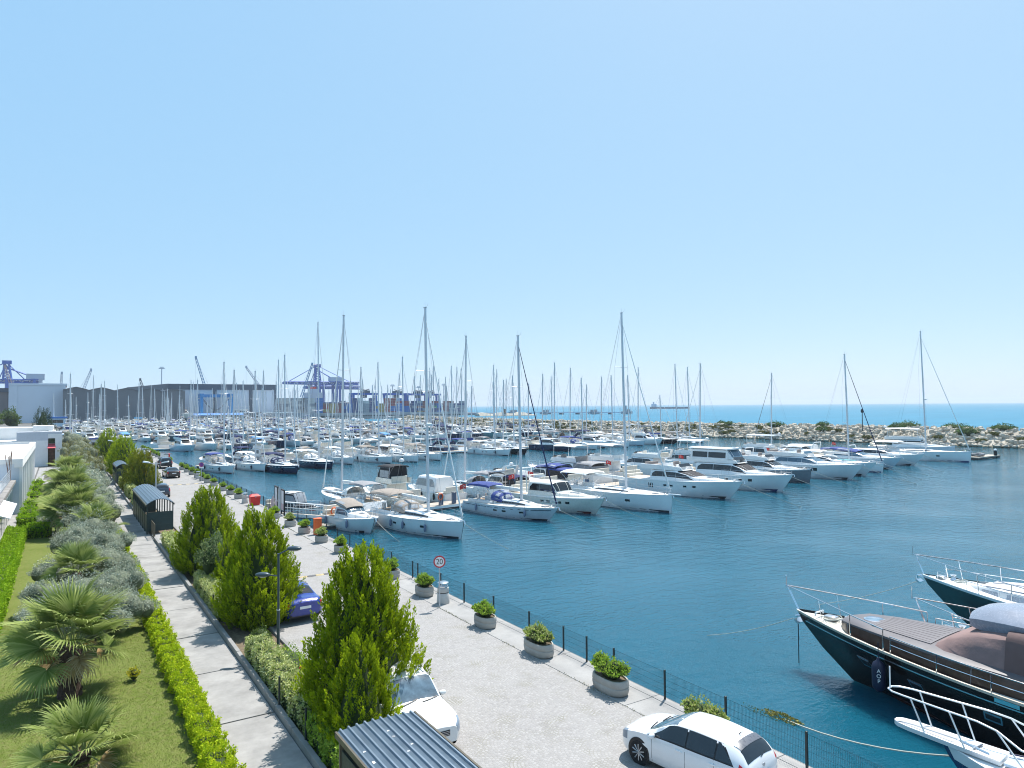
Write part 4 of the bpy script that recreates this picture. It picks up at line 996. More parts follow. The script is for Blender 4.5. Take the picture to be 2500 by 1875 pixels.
    if 'wheel_meshes' not in MATS:
        rim = MB().lathe([(.02, .06), (.225, .05), (.235, .10), (.25, .10), (.25, -.1), (.02, -.1)], n=22)
        sp = MB()
        for q in range(10):
            a = q * PI / 5; sp.tube([(.03 * math.cos(a), .03 * math.sin(a), .085), (.232 * math.cos(a), .232 * math.sin(a), .095)], .022, 5)
        sp.ball((0, 0, .085), (.045, .045, .02), 8, 4)
        MATS['wheel_meshes'] = (mesh_of(rim, 'rim', RIMD), mesh_of(sp, 'spokes', RIM))
    tm = mesh_of(wt, 'tyre', TYRE)
    am = mesh_of(MB().lathe([(r + .055, -.015), (r + .055, .0), (.05, .0)], n=30), 'wheel_arch', TRIM)
    for y in wb:
        wloc = float(np.interp(y, ys, A[:, 1]))
        for sx in (-1, 1):
            wh = link('wheel', tm, t); m = Matrix.Translation((sx * (wloc - .085), y, r)) @ Matrix.Rotation(sx * PI / 2, 4, 'Y'); wh.matrix_local = m
            link('rim', MATS['wheel_meshes'][0], wh).scale = (r / .33 * .98,) * 2 + (1,); link('spokes', MATS['wheel_meshes'][1], wh).scale = (r / .33 * .98,) * 2 + (1,)
            ar = link('wheel_arch', am, t); ar.matrix_local = Matrix.Translation((sx * (wloc + .006), y, r + .02)) @ Matrix.Rotation(sx * PI / 2, 4, 'Y')
    zb = float(np.interp(.75, ys, A[:, 3]))
    for sx in (-1, 1):
        mm = obj('wing_mirror', MB().ball((sx * 1.0, cowl - .40, zb + .09), (.12, .075, .08), 12, 8), pm, t)
        obj('mirror_stem', MB().tube([(sx * .84, cowl - .38, zb + .02), (sx * .94, cowl - .40, zb + .05)], .03, 6), TRIM, t)
    if detail > 1:
        for yd in (cut[-1] - .05, cut[-2], cut[-3] if n3 == 3 else cut[-3]):
            for v0, v1 in ((.4, 3.05), (10.95, 13.6)): obj('door_seam', L.patch(U(yd) - .03, U(yd) + .03, v0, v1, .003, 1, 8), SEAM, t)
        for yd in (cut[-2] + .1, cut[-2] - 1.0 if n3 == 3 else cut[-3] + .12):
            for v in (2.62, 11.2): obj('door_handle', L.patch(U(yd), U(yd) + 1.6, v, v + .12, .03, 3, 1), pm, t)
        obj('roof_antenna', MB().tube([(0, rt + .35, A[top, 5]), (0, rt + .25, A[top, 5] + .10)], .018, 6, .006), TRIM, t)
        for sx in (-.1, .42): obj('wiper', L.patch(U(cowl - .12), U(cowl - .12) + .22, 5.2 + sx * 4, 7.0 + sx * 4, .02, 1, 6, sl=1.0, sl2=1.0), TRIM, t)
        obj('bonnet_seam', L.patch(U(cowl + .02), U(cowl + .02) + .06, 4.0, 10.0, .003, 1, 8), SEAM, t)
        if style == 'hatch':
            obj('roof_spoiler', L.patch(U(rt - .02), U(rt - .02) + 1.6, 4.6, 9.4, .02, 2, 8), mat('spoiler_grey', (.10, .11, .13), .3), t)
            obj('rear_wiper', MB().tube([(0, -2.10, 1.10), (.32, -2.05, 1.15)], .012, 5), TRIM, t)
            obj('hatch_emblem', MB().ball((0, -2.19, .95), (.07, .02, .05), 8, 5), RIM, t)
    if style == 'suv':
        for sx in (-.55, .55): obj('roof_rail', MB().tube([(sx, -1.7, 1.76), (sx, -1.6, 1.83), (sx, .05, 1.82), (sx, .15, 1.75)], .022, 6), RIM if not spare else TRIM, t)
    if spare:
        w_ = link('spare_wheel', tm, t); w_.matrix_local = Matrix.Translation((0.1, -2.42, 1.05)) @ Matrix.Rotation(PI / 2, 4, 'X'); obj('spare_cover', MB().lathe([(.25, 0), (.24, .02), (.02, .03)], c=(0, 0, 0), n=18), TRIM, w_).location = (0, 0, .1)
    return t
car('hatch', paint('white', (.80, .80, .80)), 'white hatchback with dark alloys parked against the quayside planters', (14.66, 13.80, .01), R_(9.0)).scale = (.94, .93, .98)
car('suv', paint('pearl', (.72, .72, .70)), 'white car nosing out between the nearest conifer and the ribbed shelter', (9.02, 20.35, .01), R_(178.5))
car('sedan', paint('blue', (.006, .03, .24)), 'bright blue saloon half hidden behind the lamp post conifer', (9.55, 35.3, .01), R_(2))
car('sedan', paint('black', (.012, .014, .02)), 'black saloon driving up the middle of the quay road', (13.45, 112.6, .01), R_(3), 1)
car('suv', paint('black', (.012, .014, .02)), 'black off-roader with spare wheel beside the far planters', (14.55, 130.6, .01), R_(2), 1, spare=True)
car('hatch', paint('slate', (.03, .045, .07)), 'dark slate hatchback parked beside the arched shelter', (9.45, 89.3, .01), R_(2), 1)
car('hatch', paint('wine', (.06, .04, .045)), 'dark hatchback with bright red tail light behind the pale lamp post', (9.25, 101.6, .01), R_(0), 1)
car('suv', paint('green', (.03, .045, .04)), 'dark green hatchback with white band right of the golden conifer', (12.1, 136.6, .01), R_(2), 1)
car('sedan', paint('silver', (.45, .48, .52), .3), 'silver saloon, farthest car on the quay road', (15.0, 167.5, .01), R_(2), 1)
for k, (x, y, c, n) in enumerate(((-24, 300, (.7, .7, .7), 'leftmost white car in the distant car park'), (-20.5, 312, (.7, .7, .7), 'second white car in the distant car park'), (-17.5, 324, (.5, .5, .52), 'grey car in the distant car park'), (-14.5, 322, (.72, .72, .72), 'white van like car right in the distant car park'), (-12.0, 336, (.2, .2, .22), 'dark car in the distant car park'), (-9.5, 330, (.7, .7, .7), 'white car nearest the dark pointed conifer'))):
    car('suv' if k % 2 else 'hatch', paint('far%d' % (k % 3), c), n, (x, y, 0), R_(20 + 30 * k), 1, group='cars in the distant car park')
# ------------------------------------------------------------------ boats: bow to +Y, z = 0 at the waterline
def smooth(x): x = np.clip(x, 0, 1); return x * x * (3 - 2 * x)
class Hull:
    LV = (1.0, .8, .42, .02, -.35)
    def __init__(s, L, B, fb, fs, rake=.5, tr=.82, full=.5, pw=2.2, flare=.2, n=16, tilt=0.0, crv=1.6, spoon=1.0):
        s.L, s.B, s.fb, s.fs, s.n = L, B, fb, fs, n
        R = []; s.ys = []; s.bd = []; s.sh = []
        for i in range(n + 1):
            t = i / n; t = 1 - (1 - t) ** 1.25; y = -L / 2 + L * t
            q = max(0, (t - full) / (1 - full))
            b = B / 2 * ((tr + (1 - tr) * math.sin(PI / 2 * min(1, t / full))) if t < full else 1 - q ** pw); b = max(b, .03)
            sh = fs + (fb - fs) * t ** crv
            port = []
            for lv in s.LV:
                z = lv * sh if lv >= 0 else -.4
                kb = 1.0 - (flare * q ** 1.2 + .10) * (1 - max(lv, 0)) ** 1.3 - (.25 if lv < 0 else 0)
                yy = y - rake * (1 - max(lv, -.2)) ** spoon * float(smooth((q - .15) / .85)) + tilt * (1 - lv) * (1 - smooth(t / .12))
                port.append((-b * kb, yy, z))
            ring = port + [(0, port[-1][1], -.55)] + [(-x, yy, z) for x, yy, z in port[::-1]]
            R.append(ring); s.ys.append(y); s.bd.append(b); s.sh.append(sh)
        s.lo = Loft(R, 1)
    def zd(s, y): return float(np.interp(y, s.ys, s.sh))
    def hb(s, y): return float(np.interp(y, s.ys, s.bd))
    def u(s, y): return float(np.interp(y, s.ys, np.arange(s.n + 1)))
    def vp(s, f): return float(np.interp(-f, [-x for x in s.LV], np.arange(5)))
    def shell(s): return s.lo.mb(True, False)
    def deck(s, drop=.05, camber=.05):
        r = []
        for y, b, z in zip(s.ys, s.bd, s.sh):
            bb = b * .97; r.append([(x * bb, y * .999, z - drop + camber * (1 - x * x) * b) for x in (-1, -.5, 0, .5, 1)])
        return MB().loft(r)
    def band(s, y0, y1, f0, f1, off=.012, nu=10, side=0, mb=None, nv=1):
        mb = mb or MB(); v0, v1 = s.vp(f1), s.vp(f0)
        if side <= 0: s.lo.patch(s.u(y0), s.u(y1), v0, v1, off, nu, nv, mb)
        if side >= 0: s.lo.patch(s.u(y0), s.u(y1), 10 - v1, 10 - v0, off, nu, nv, mb)
        return mb
    def rail(s, y0, y1, h, inset=.08, post=1.2, r=.016, mid=True, mb=None, join=True, rise=0.0, over=0.0, n=10):
        mb = mb or MB(); yy = np.linspace(y0, y1, n)
        for sx in (-1, 1):
            top = [(sx * max(.02, s.hb(y) - inset), y + over * ((y - y0) / (y1 - y0)) ** 3, s.zd(y) + h + rise * (y - y0) / (y1 - y0)) for y in yy]
            mb.tube(top, r, 5)
            if mid: mb.tube([(a, b, c - h * .5) for a, b, c in top], r * .6, 4)
            k = max(2, int((y1 - y0) / post))
            for q in range(k + 1):
                y = y0 + (y1 - y0) * q / k; a = sx * max(.02, s.hb(y) - inset)
                mb.tube([(a, y, s.zd(y) - .03), (a, y + over * (q / k) ** 3, s.zd(y) + h + rise * q / k)], r * .8, 4)
        if join: mb.tube([(-max(.02, s.hb(y1) - inset), y1 + over, s.zd(y1) + h + rise), (0, y1 + over + .12, s.zd(y1) + h + rise), (max(.02, s.hb(y1) - inset), y1 + over, s.zd(y1) + h + rise)], r, 5)
        return mb
FEND = {}
def fender_mesh(m, l=.62, r=.12):
    k = (m.name, l)
    if k not in FEND:
        pr = [(.02, 0), (.05, .02), (r * .8, .08), (r, .16), (r, l - .16), (r * .8, l - .08), (.045, l - .02), (.03, l + .04), (.012, l + .05), (.012, l + .5)]
        FEND[k] = mesh_of(MB().lathe(pr, n=10), 'fender', m)
    return FEND[k]
def cab(st, sgn=-1, round_=.12):
    """cabin skin from stations (y, half width foot, half width head, z foot, z head)"""
    R = []
    for y, wb, wt, z0, z1 in st:
        h = max(.004, z1 - z0); wm = wb + (wt - wb) * .85
        half = [(wb, z0), (wb + (wt - wb) * .45, z0 + h * .5), (wm, z0 + h * .88), (wt * .90, z0 + h * .985), (wt * .5, z0 + h * 1.0 + .02), (0, z0 + h + .035)]
        R.append([(-a, y, b) for a, b in half] + [(a, y, b) for a, b in half[-2::-1]])
    return Loft(R, sgn)
def canopy(st, th=.035):
    """arched cloth: stations (y, half width, z edge, z crown)"""
    top = []; 
    for y, w_, ze, zc in st: top.append([(w_ * math.cos(a) * (1.0), y, ze + (zc - ze) * math.sin(a) ** .7) for a in np.linspace(PI, 0, 9)])
    L = Loft(top, -1); b = L.mb(False, False)
    bot = [[(x * .98, y, z - th) for x, y, z in r] for r in top]
    b2 = MB().loft([[tuple(p) for p in r[::-1]] for r in bot])
    b.join(b2)
    for i in (0, -1):
        a, c = top[i], bot[i]
        b.add(a + c, [(k, k + 1, k + 1 + 9, k + 9) for k in range(8)])
    return b, L
class Boat:
    """collects the parts of one boat, then either links them under a thing or joins them into one mesh"""
    def __init__(s): s.P = []
    def part(s, name, b, m, under=None, smooth=40, mtx=None, data=None): s.P.append((name, b, m, under, smooth, mtx, data)); return len(s.P) - 1
    def fender(s, x, y, z, m, l=.62): s.P.append(('fender', None, m, None, 0, Matrix.Translation((x, y, z)), fender_mesh(m, l)))
    def link(s, t):
        out = []
        for name, b, m, under, sm, mx, data in s.P:
            me = data or mesh_of(b, name, m, sm)
            o = link(name, me, t if under is None else out[under])
            if mx is not None: o.matrix_local = mx
            out.append(o)
        return t
    def joined(s, name):
        V = []; Fs = []; mi = []; mats = []
        for nm, b, m, under, sm, mx, data in s.P:
            if data is not None: continue
            n = len(V); V += b.v; Fs += [[i + n for i in f] for f in b.f]
            if m not in mats: mats.append(m)
            mi += [mats.index(m)] * len(b.f)
        me = bpy.data.meshes.new(name); me.from_pydata(V, [], Fs)
        for m in mats: me.materials.append(m)
        me.polygons.foreach_set('material_index', mi); me.polygons.foreach_set('use_smooth', [True] * len(mi)); me.update(); me.set_sharp_from_angle(angle=R_(35)); return me

def sailboat(L=12.5, B=4.0, fb=1.45, fs=1.15, hull=WHITE, boot=BOOT, stripe=None, mast=17.0, rake=.45, mpos=.10, genoa=CANVW, genoa_r=.085, boomc=CANVW, hood=None, bim=None, fend=0, fendm=FENDW, wins=True, detail=2, deck=DECKW, coach=WHITE, spre=2, domes=0, sprit=0, flag=False, flat=False, boomlen=None, wheel=True, stern_arch=False, dinghy=False, tr=.86):
    """cruising yacht with furled sails"""
    bt = Boat(); H = Hull(L, B, fb, fs, rake, tr, .48, 2.1, .22, 14 if detail > 1 else 9, tilt=-.5, crv=1.5)
    bt.part('hull', H.shell(), hull)
    bt.part('boot_stripe', H.band(-L / 2 + .1, L / 2 - .25, -.02, .12, .008, 12), boot)
    if stripe: bt.part('cove_stripe', H.band(-L / 2 + .3, L / 2 - .5, .76, .81, .008, 12), stripe)
    bt.part('deck', H.deck(), deck)
    if detail > 1: bt.part('toe_rail', H.band(-L / 2 + .05, L / 2 - .1, .965, 1.0, .03, 14), ALU if hull in (NAVY, BLACKH) else WHITE)
    h = .34 if flat else .48
    y0, y1 = -.14 * L, (.27 if not flat else .24) * L
    st = []
    for q, f in ((0, .98), (.15, 1), (.5, .92), (.8, .55), (1, .06)):
        y = y0 + (y1 - y0) * q; wb = H.hb(y) * (.60 - .16 * q); st.append((y, wb, wb * .80, H.zd(y) - .03, H.zd(y) + .02 + h * f))
    C = cab(st); c_i = bt.part('coachroof', C.mb(), coach)
    for v0, v1, s0 in ((.55, 1.6, .5), (8.4, 9.45, 0)): bt.part('cabin_window', C.patch(.3 + (.5 - s0), 3.05, v0, v1, .014, 6, 1, sl=s0 if s0 else -.5), GLASS, c_i)
    if detail > 1:
        for q in (1.25, 2.1, 2.75): bt.part('hatch', C.patch(q, q + .32, 4.25, 5.75, .02, 2, 2), GLASS, c_i)
        yh = .36 * L; bt.part('fore_hatch', MB().box(-.3, .3, yh - .3, yh + .3, H.zd(yh), H.zd(yh) + .07, .02), mat('hatch_smoke', (.16, .17, .19), .15), c_i)
    if wins and detail > 1:
        for y, l in ((-.08 * L, .55), (.02 * L, .55), (.2 * L, .6)): bt.part('hull_window', H.band(y, y + l, .50, .64, .012, 2), GLASS)
    # cockpit
    yc0, yc1 = -.46 * L, -.15 * L; cw = H.hb(yc0) * .62; zc = H.zd(-.3 * L)
    cp = MB()
    for sx in (-1, 1): cp.box(min(sx * cw, sx * (cw + .28)), max(sx * cw, sx * (cw + .28)), yc0, yc1, zc - .08, zc + .26, .04)
    bt.part('coaming', cp, coach)
    bt.part('cockpit_floor', MB().box(-cw, cw, yc0 - .2, yc1, zc - .1, zc + .045), TEAK if not flat else DECKW)
    if detail > 1:
        bt.part('cockpit_table', MB().box(-.16, .16, -.33 * L, -.22 * L, zc, zc + .55, .03), WHITE)
        if wheel:
            for sx in ((-.6, .6) if B > 3.9 else (0,)):
                bt.part('steering_wheel', MB().tube([(sx + .38 * math.cos(a), -.385 * L, zc + .75 + .38 * math.sin(a)) for a in np.linspace(0, 2 * PI, 15)[:-1]], .02, 5, closed=True).tube([(sx - .38, -.385 * L, zc + .75), (sx + .38, -.385 * L, zc + .75)], .012, 4).tube([(sx, -.385 * L, zc + .37), (sx, -.385 * L, zc + 1.13)], .012, 4).box(sx - .14, sx + .14, -.38 * L, -.36 * L, zc, zc + .8), STEEL)
        wn = MB()
        for sx in (-1, 1):
            for yy in (-.2 * L, -.32 * L): wn.lathe([(.09, 0), (.06, .05), (.06, .11), (.09, .14), (.02, .16)], (sx * (cw + .14), yy, zc + .26), 10)
        bt.part('winches', wn, STEEL)
    # rig
    ym = mpos * L; zm = H.zd(ym) + h * .8; rk = .022
    def mp(z): return (0, ym - rk * (z - zm), z)
    zt = zm + mast; rr = .15 if detail > 1 else .18
    m_i = bt.part('mast', MB().tube([mp(zm - .3), mp(zm + mast * .6), mp(zt)], rr, 8, rr * .8), ALU)
    bl = boomlen or .36 * L
    bz = zm + 1.05; pb = (0, ym - .12, bz); pe = (0, ym - bl, bz + .12)
    b_i = bt.part('boom', MB().tube([pb, pe], .085, 8), ALU)
    if boomc:
        rr_ = []
        for q in (0, .1, .5, .9, 1):
            p = Vector(pb).lerp(Vector(pe), q); k = (.6, 1, .85, .6, .3)[(0, .1, .5, .9, 1).index(q)]
            rr_.append([(.15 * k * math.cos(a), p.y, p.z + .10 + .22 * k * math.sin(a)) for a in np.linspace(0, 2 * PI, 9)[:-1]])
        bt.part('sail_cover', MB().loft(rr_, True, True, True), boomc, b_i)
    yb = L / 2 - .28; zb = H.zd(yb) + .12; zf = zt - mast * .05
    fs_ = mp(zf)
    bt.part('furled_genoa', MB().tube([(0, yb, zb + .25), Vector((0, yb, zb)).lerp(Vector(fs_), .3), Vector((0, yb, zb)).lerp(Vector(fs_), .75), fs_], genoa_r, 6, genoa_r * .35), genoa)
    wi = MB(); wr = .012 if detail > 1 else .02
    wi.tube([(0, yb, zb), fs_], wr, 4)
    for sx in (-1, 1): wi.tube([(sx * H.hb(-L / 2 + .2) * .7, -L / 2 + .2, H.zd(-L / 2)), (0, -L * .2, zm + 5.5), mp(zt)], wr, 3)
    sl = []
    for k in range(spre):
        z = zm + mast * ((k + 1) / (spre + 1) + .02); w2 = B * (.27 - .06 * k); sl.append((w2, z))
    sp = MB()
    for w2, z in sl:
        for sx in (-1, 1): sp.tube([mp(z), (sx * w2, mp(z)[1] - .28, z + .06)], .035, 4, .024)
    bt.part('spreaders', sp, ALU, m_i)
    ych = ym - .25
    for sx in (-1, 1):
        path = [(sx * H.hb(ych) * .86, ych, H.zd(ych))] + [(sx * w2, mp(z)[1] - .28, z + .06) for w2, z in sl] + [mp(zt - .25)]
        wi.tube(path, wr, 3)
        if detail > 1:
            wi.tube([(sx * H.hb(ych) * .8, ych + .2, H.zd(ych)), mp(sl[0][1] - .1)], wr * .8, 3)
            wi.tube([pe, mp(zt)], wr * .6, 3)
    bt.part('rigging', wi, WIRE)
    an = MB().tube([mp(zt), (0, mp(zt)[1], zt + .6)], .012, 4).tube([mp(zt), (0, mp(zt)[1] + .4, zt + .12), (.02, mp(zt)[1] + .55, zt + .4)], .012, 4)
    an.box(-.1, .1, mp(zt)[1] - .16, mp(zt)[1] + .12, zt - .03, zt + .03)
    bt.part('masthead_gear', an, WIRE, m_i)
    if domes:
        z = zm + mast * .42; yy = mp(z)[1] + .38
        bt.part('radar_dome', MB().lathe([(.05, -.02), (.26, 0), (.30, .08), (.27, .2), (.1, .25)], (0, yy, z), 12).box(-.06, .06, yy - .35, yy, z - .06, z - .02), WHITE, m_i)
    # canvas
    if hood:
        ya, yb2 = -.17 * L, -.055 * L; hw = H.hb(ya) * .62; z0 = zc + .22
        b, LL = canopy([(ya, hw, z0 + .25, z0 + 1.12), (ya + .35, hw, z0 + .2, z0 + 1.14), (yb2 - .25, hw * .95, z0 + .12, z0 + .92), (yb2 + .1, hw * .88, z0 + .08, z0 + .3)])
        h_i = bt.part('sprayhood', b, hood)
        w3 = MB()
        for v0, v1 in ((.5, 2.6), (3.0, 5.0), (5.4, 7.5)): LL.patch(1.25, 2.75, v0, v1, .01, 3, 3, w3)
        bt.part('hood_window', w3, VINYL, h_i)
    if bim:
        ya, yb2 = -.47 * L, -.20 * L; hw = H.hb(ya) * .80; z0 = zc + 1.72
        b, LL = canopy([(ya, hw, z0 - .12, z0 + .22), (ya + .4, hw, z0, z0 + .34), ((ya + yb2) / 2, hw, z0 + .04, z0 + .40), (yb2 - .3, hw, z0, z0 + .34), (yb2, hw * .96, z0 - .1, z0 + .2)])
        b_2 = bt.part('bimini', b, bim)
        fr = MB()
        for sx in (-1, 1):
            for yy in (ya + .15, (ya + yb2) / 2, yb2 - .15): fr.tube([(sx * H.hb(ya) * .82, (ya + yb2) / 2, zc + .2), (sx * hw, yy, z0)], .016, 4)
        bt.part('bimini_frame', fr, STEEL, b_2)
    if detail > 1:
        bt.part('guard_rail', H.rail(-L / 2 + .3, L / 2 - 1.5, .62, .06, 1.9, .010, True, join=False, n=12), WIRE)
        bt.part('pulpit', H.rail(L / 2 - 1.5, L / 2 - .12, .66, .05, .7, .018, True), STEEL)
        bt.part('stern_rail', MB().tube([(sx * x, y, H.zd(-L / 2) + .75) for sx, x, y in ((-1, H.hb(-L / 2) * .95, -L / 2 + 1.2), (-1, H.hb(-L / 2) * .92, -L / 2 + .1), (-1, .7, -L / 2 + .05))], .016, 5).tube([(x, y, H.zd(-L / 2) + .75) for x, y in ((H.hb(-L / 2) * .95, -L / 2 + 1.2), (H.hb(-L / 2) * .92, -L / 2 + .1), (.7, -L / 2 + .05))], .016, 5), STEEL)
        bt.part('windlass', MB().box(-.12, .12, L / 2 - 1.2, L / 2 - .9, H.zd(L / 2 - 1) - .02, H.zd(L / 2 - 1) + .16, .03).tube([(.05, L / 2 - .6, H.zd(L / 2) + .02), (.05, L / 2 + .12, H.zd(L / 2) + .04), (.05, L / 2 + .25, H.zd(L / 2) - .25)], .05, 6), STEEL)
        if sprit: bt.part('bowsprit', MB().tube([(0, L / 2 - .5, H.zd(L / 2) + .05), (0, L / 2 + sprit, H.zd(L / 2) + .1)], .09, 8, .06), WHITE)
        for k in range(fend):
            y = -.30 * L + k * (.52 * L / max(1, fend - 1) if fend > 1 else 0) + (.03 * L if k % 2 else 0); b = H.hb(y)
            bt.fender(-(b + .06), y, H.zd(y) * .28, fendm, .7)
            bt.fender((b + .06), y, H.zd(y) * .28, fendm, .7)
    if stern_arch:
        z0 = zc + 2.1; hw = H.hb(-L / 2) * .9
        bt.part('stern_arch', MB().tube([(-hw, -L / 2 + .5, zc), (-hw * .95, -L / 2 + .3, z0), (hw * .95, -L / 2 + .3, z0), (hw, -L / 2 + .5, zc)], .035, 6), STEEL)
        bt.part('solar_panel', MB().box(-hw * .9, hw * .9, -L / 2 - .2, -L / 2 + .8, z0 + .05, z0 + .09), mat('solar_panel', (.02, .03, .08), .15), None, 0)
    if dinghy: bt.part('dinghy', MB().loft([[(a * .75, y, H.zd(.3 * L) + .15 + .35 * c) for a, c in ((-1, 0), (-.9, .6), (-.4, 1), (.4, 1), (.9, .6), (1, 0))] for y in (.2 * L, .22 * L, .36 * L, .38 * L)], False, True, True), CANVW)
    if flag: add_flag(bt, .9, -L / 2 + .1, H.zd(-L / 2) + .3)
    return bt

FLAGW = None
def add_flag(bt, x, y, z, s=1.0):
    """red ensign with white crescent and star on a short staff"""
    p_i = bt.part('flag_staff', MB().tube([(x, y, z), (x, y - .25, z + 1.5 * s)], .014, 5), STEEL)
    zt = z + 1.45 * s; w_, h = .78 * s, .52 * s
    def P(u, v, o=0.0): return (x + u * w_ * .55, y - .24 - u * w_ * .75, zt - v * h - .08 * u * u + .05 * math.sin(u * 5) + 0.0), o
    rows = [[P(i / 8, 0)[0] for i in range(9)], [P(i / 8, 1)[0] for i in range(9)]]
    nrm = np.array([.8, .55, 0.0]) / np.linalg.norm([.8, .55, 0])
    b = MB()
    for sgn in (1, -1):
        r = [[tuple(np.array(p) + nrm * sgn * .004) for p in row] for row in rows]
        b.loft(r if sgn > 0 else r[::-1])
    f_i = bt.part('flag', b, RED, p_i)
    e = MB()
    for sgn in (1, -1):
        def Q(u, v): return tuple(np.array(P(u, v)[0]) + nrm * sgn * .008)
        n = 12; outer = [Q(.38 + .17 * math.cos(a), .5 + .25 * math.sin(a)) for a in np.linspace(.5, 2 * PI - .5, n)]
        inner = [Q(.43 + .135 * math.cos(a), .5 + .2 * math.sin(a)) for a in np.linspace(.62, 2 * PI - .62, n)]
        e.add(outer + inner, [(i, i + 1, n + i + 1, n + i) for i in range(n - 1)])
        st = [Q(.62 + (.075 if k % 2 == 0 else .03) * math.cos(k * PI / 5 + PI), .5 + (.11 if k % 2 == 0 else .045) * math.sin(k * PI / 5 + PI)) for k in range(10)]
        e.add(st + [Q(.62, .5)], [(k, (k + 1) % 10, 10) for k in range(10)])
    bt.part('crescent_and_star', e, SIGNW, f_i, 0)

def motorboat(L=13.0, B=4.2, fb=2.0, fs=1.3, hull=WHITE, boot=BOOT, stripe=None, rake=1.3, cabin=(-.26, .02, .16), ch=1.25, fly=True, hard=False, top=None, topc=CANVW, port='oval', arch=True, fend=0, fendm=FENDN, detail=2, flag=False, winm=GLASS, screen_cover=None, coach=WHITE, hump=True, aftc=None, domes=1, plumb=False, pads=False, hullwin=False, rail=True, name_win=False, pw=2.6, flyc=None, encl=False, enclc=None, roofc=None):
    bt = Boat(); H = Hull(L, B, fb, fs, rake if not plumb else .3, .92, .5, pw, .34 if not plumb else .2, 14 if detail > 1 else 9, crv=1.9, spoon=1.2)
    bt.part('hull', H.shell(), hull)
    bt.part('boot_stripe', H.band(-L / 2 + .1, L / 2 - .6, -.02, .13, .008, 12), boot)
    if stripe: bt.part('hull_stripe', H.band(-L / 2 + .1, L / 2 - .4, .70, .76, .008, 12), stripe)
    bt.part('deck', H.deck(), DECKW)
    if detail > 1: bt.part('rubbing_strake', H.band(-L / 2 + .02, L / 2 - .1, .93, .985, .03, 14), coach if hull is WHITE else WHITE)
    yA, yB, yC = (c * L for c in cabin)
    zd = H.zd
    hw = H.hb(yA) * .80
    hf = .42 if hump else .05
    yD = .37 * L
    st = [(yA - .08 * ch, hw, hw * .86, zd(yA) - .05, zd(yA) + ch * .96), (yA + .2, hw, hw * .86, zd(yA) - .05, zd(yA) + ch), ((yA + yB) / 2, hw, hw * .84, zd(0) - .08, zd(yA) + ch + .03), (yB, hw * .96, hw * .78, zd(yB) - .1, zd(yA) + ch), ((yB + yC) / 2, hw * .90, hw * .76, zd(yB) - .1, zd(yB) + (ch + hf) * .54), (yC, hw * .84, hw * .72, zd(yC) - .1, zd(yC) + hf), ((yC + yD) / 2, hw * .62, hw * .5, zd(yC) - .1, zd((yC + yD) / 2) + hf * .72), (yD, hw * .22, hw * .16, zd(yD) - .1, zd(yD) + .06)]
    C = cab(st); c_i = bt.part('cabin', C.mb(), coach)
    cuts = ((.75, 1.98, .5, 0), (2.0, 2.98, 0, 0), (3.0, 5.0, 0, -.85)) if detail > 1 else ((.8, 4.6, .3, -.7),)
    for a, b, s0, s1 in cuts:
        bt.part('cabin_window', C.patch(a, b, .70, 1.88, .014, 5, 2, sl=s0, sl2=s1), winm, c_i)
        bt.part('cabin_window', C.patch(a + s0, b + s1, 8.12, 9.30, .014, 5, 2, sl=-s0, sl2=-s1), winm, c_i)
    wm = screen_cover or winm
    for v0, v1 in (((2.3, 3.75), (3.9, 6.1), (6.25, 7.7)) if detail > 1 else ((2.3, 7.7),)): bt.part('windscreen', C.patch(3.12, 4.85, v0, v1, .016, 4, 4), wm, c_i)
    if detail > 1:
        bt.part('deck_hatch', C.patch(5.55, 6.1, 4.3, 5.7, .02, 2, 2), mat('hatch_smoke', (.16, .17, .19), .15), c_i)
        if pads: bt.part('sun_pad', C.patch(5.15, 6.4, 3.4, 6.6, .09, 4, 4), pads, c_i)
        wp = MB()
        for x0 in (-.5, .5): wp.tube([C.at(4.85, 5 + x0 * 2.2), C.at(4.0, 5 + x0 * 1.4) + np.array([0, 0, .03])], .012, 4)
        bt.part('wipers', wp, FENDK, c_i)
    if roofc: bt.part('roof_panel', C.patch(.02, 3.02, 2.5, 7.5, .04, 4, 4), roofc, c_i)
    # hull ports
    if detail > 1:
        if port == 'oval':
            for y in (-.06 * L, .01 * L, .13 * L, .21 * L): bt.part('porthole', H.band(y, y + .55, .58, .74, .012, 3), GLASS)
        elif port == 'slots':
            for k in range(3): bt.part('hull_slot', H.band(-.20 * L + k * .3, -.20 * L + k * .3 + .16, .42, .76, .012, 2), GLASS)
            for y in (-.06 * L, -.005 * L, .11 * L, .185 * L): bt.part('porthole', H.band(y, y + .5, .60, .72, .012, 3), GLASS)
        elif port == 'long': bt.part('hull_window', H.band(-.08 * L, .16 * L, .56, .80, .012, 8), GLASS)
    # cockpit aft
    ya, zc = -.48 * L, zd(-.4 * L)
    bt.part('cockpit_floor', MB().box(-hw, hw, ya, yA, zc - .1, zc + .02), TEAK, None, 0)
    bt.part('aft_seat', MB().box(-hw * .9, hw * .9, ya + .1, ya + .7, zc, zc + .42, .05).box(-hw * .9, hw * .9, ya, ya + .2, zc, zc + .8, .05), CUSH)
    bt.part('swim_platform', MB().box(-H.hb(-L / 2) * .9, H.hb(-L / 2) * .9, -L / 2 - .7, -L / 2 + .02, .28, .38, .03), TEAK)
    zr = zd(yA) + ch
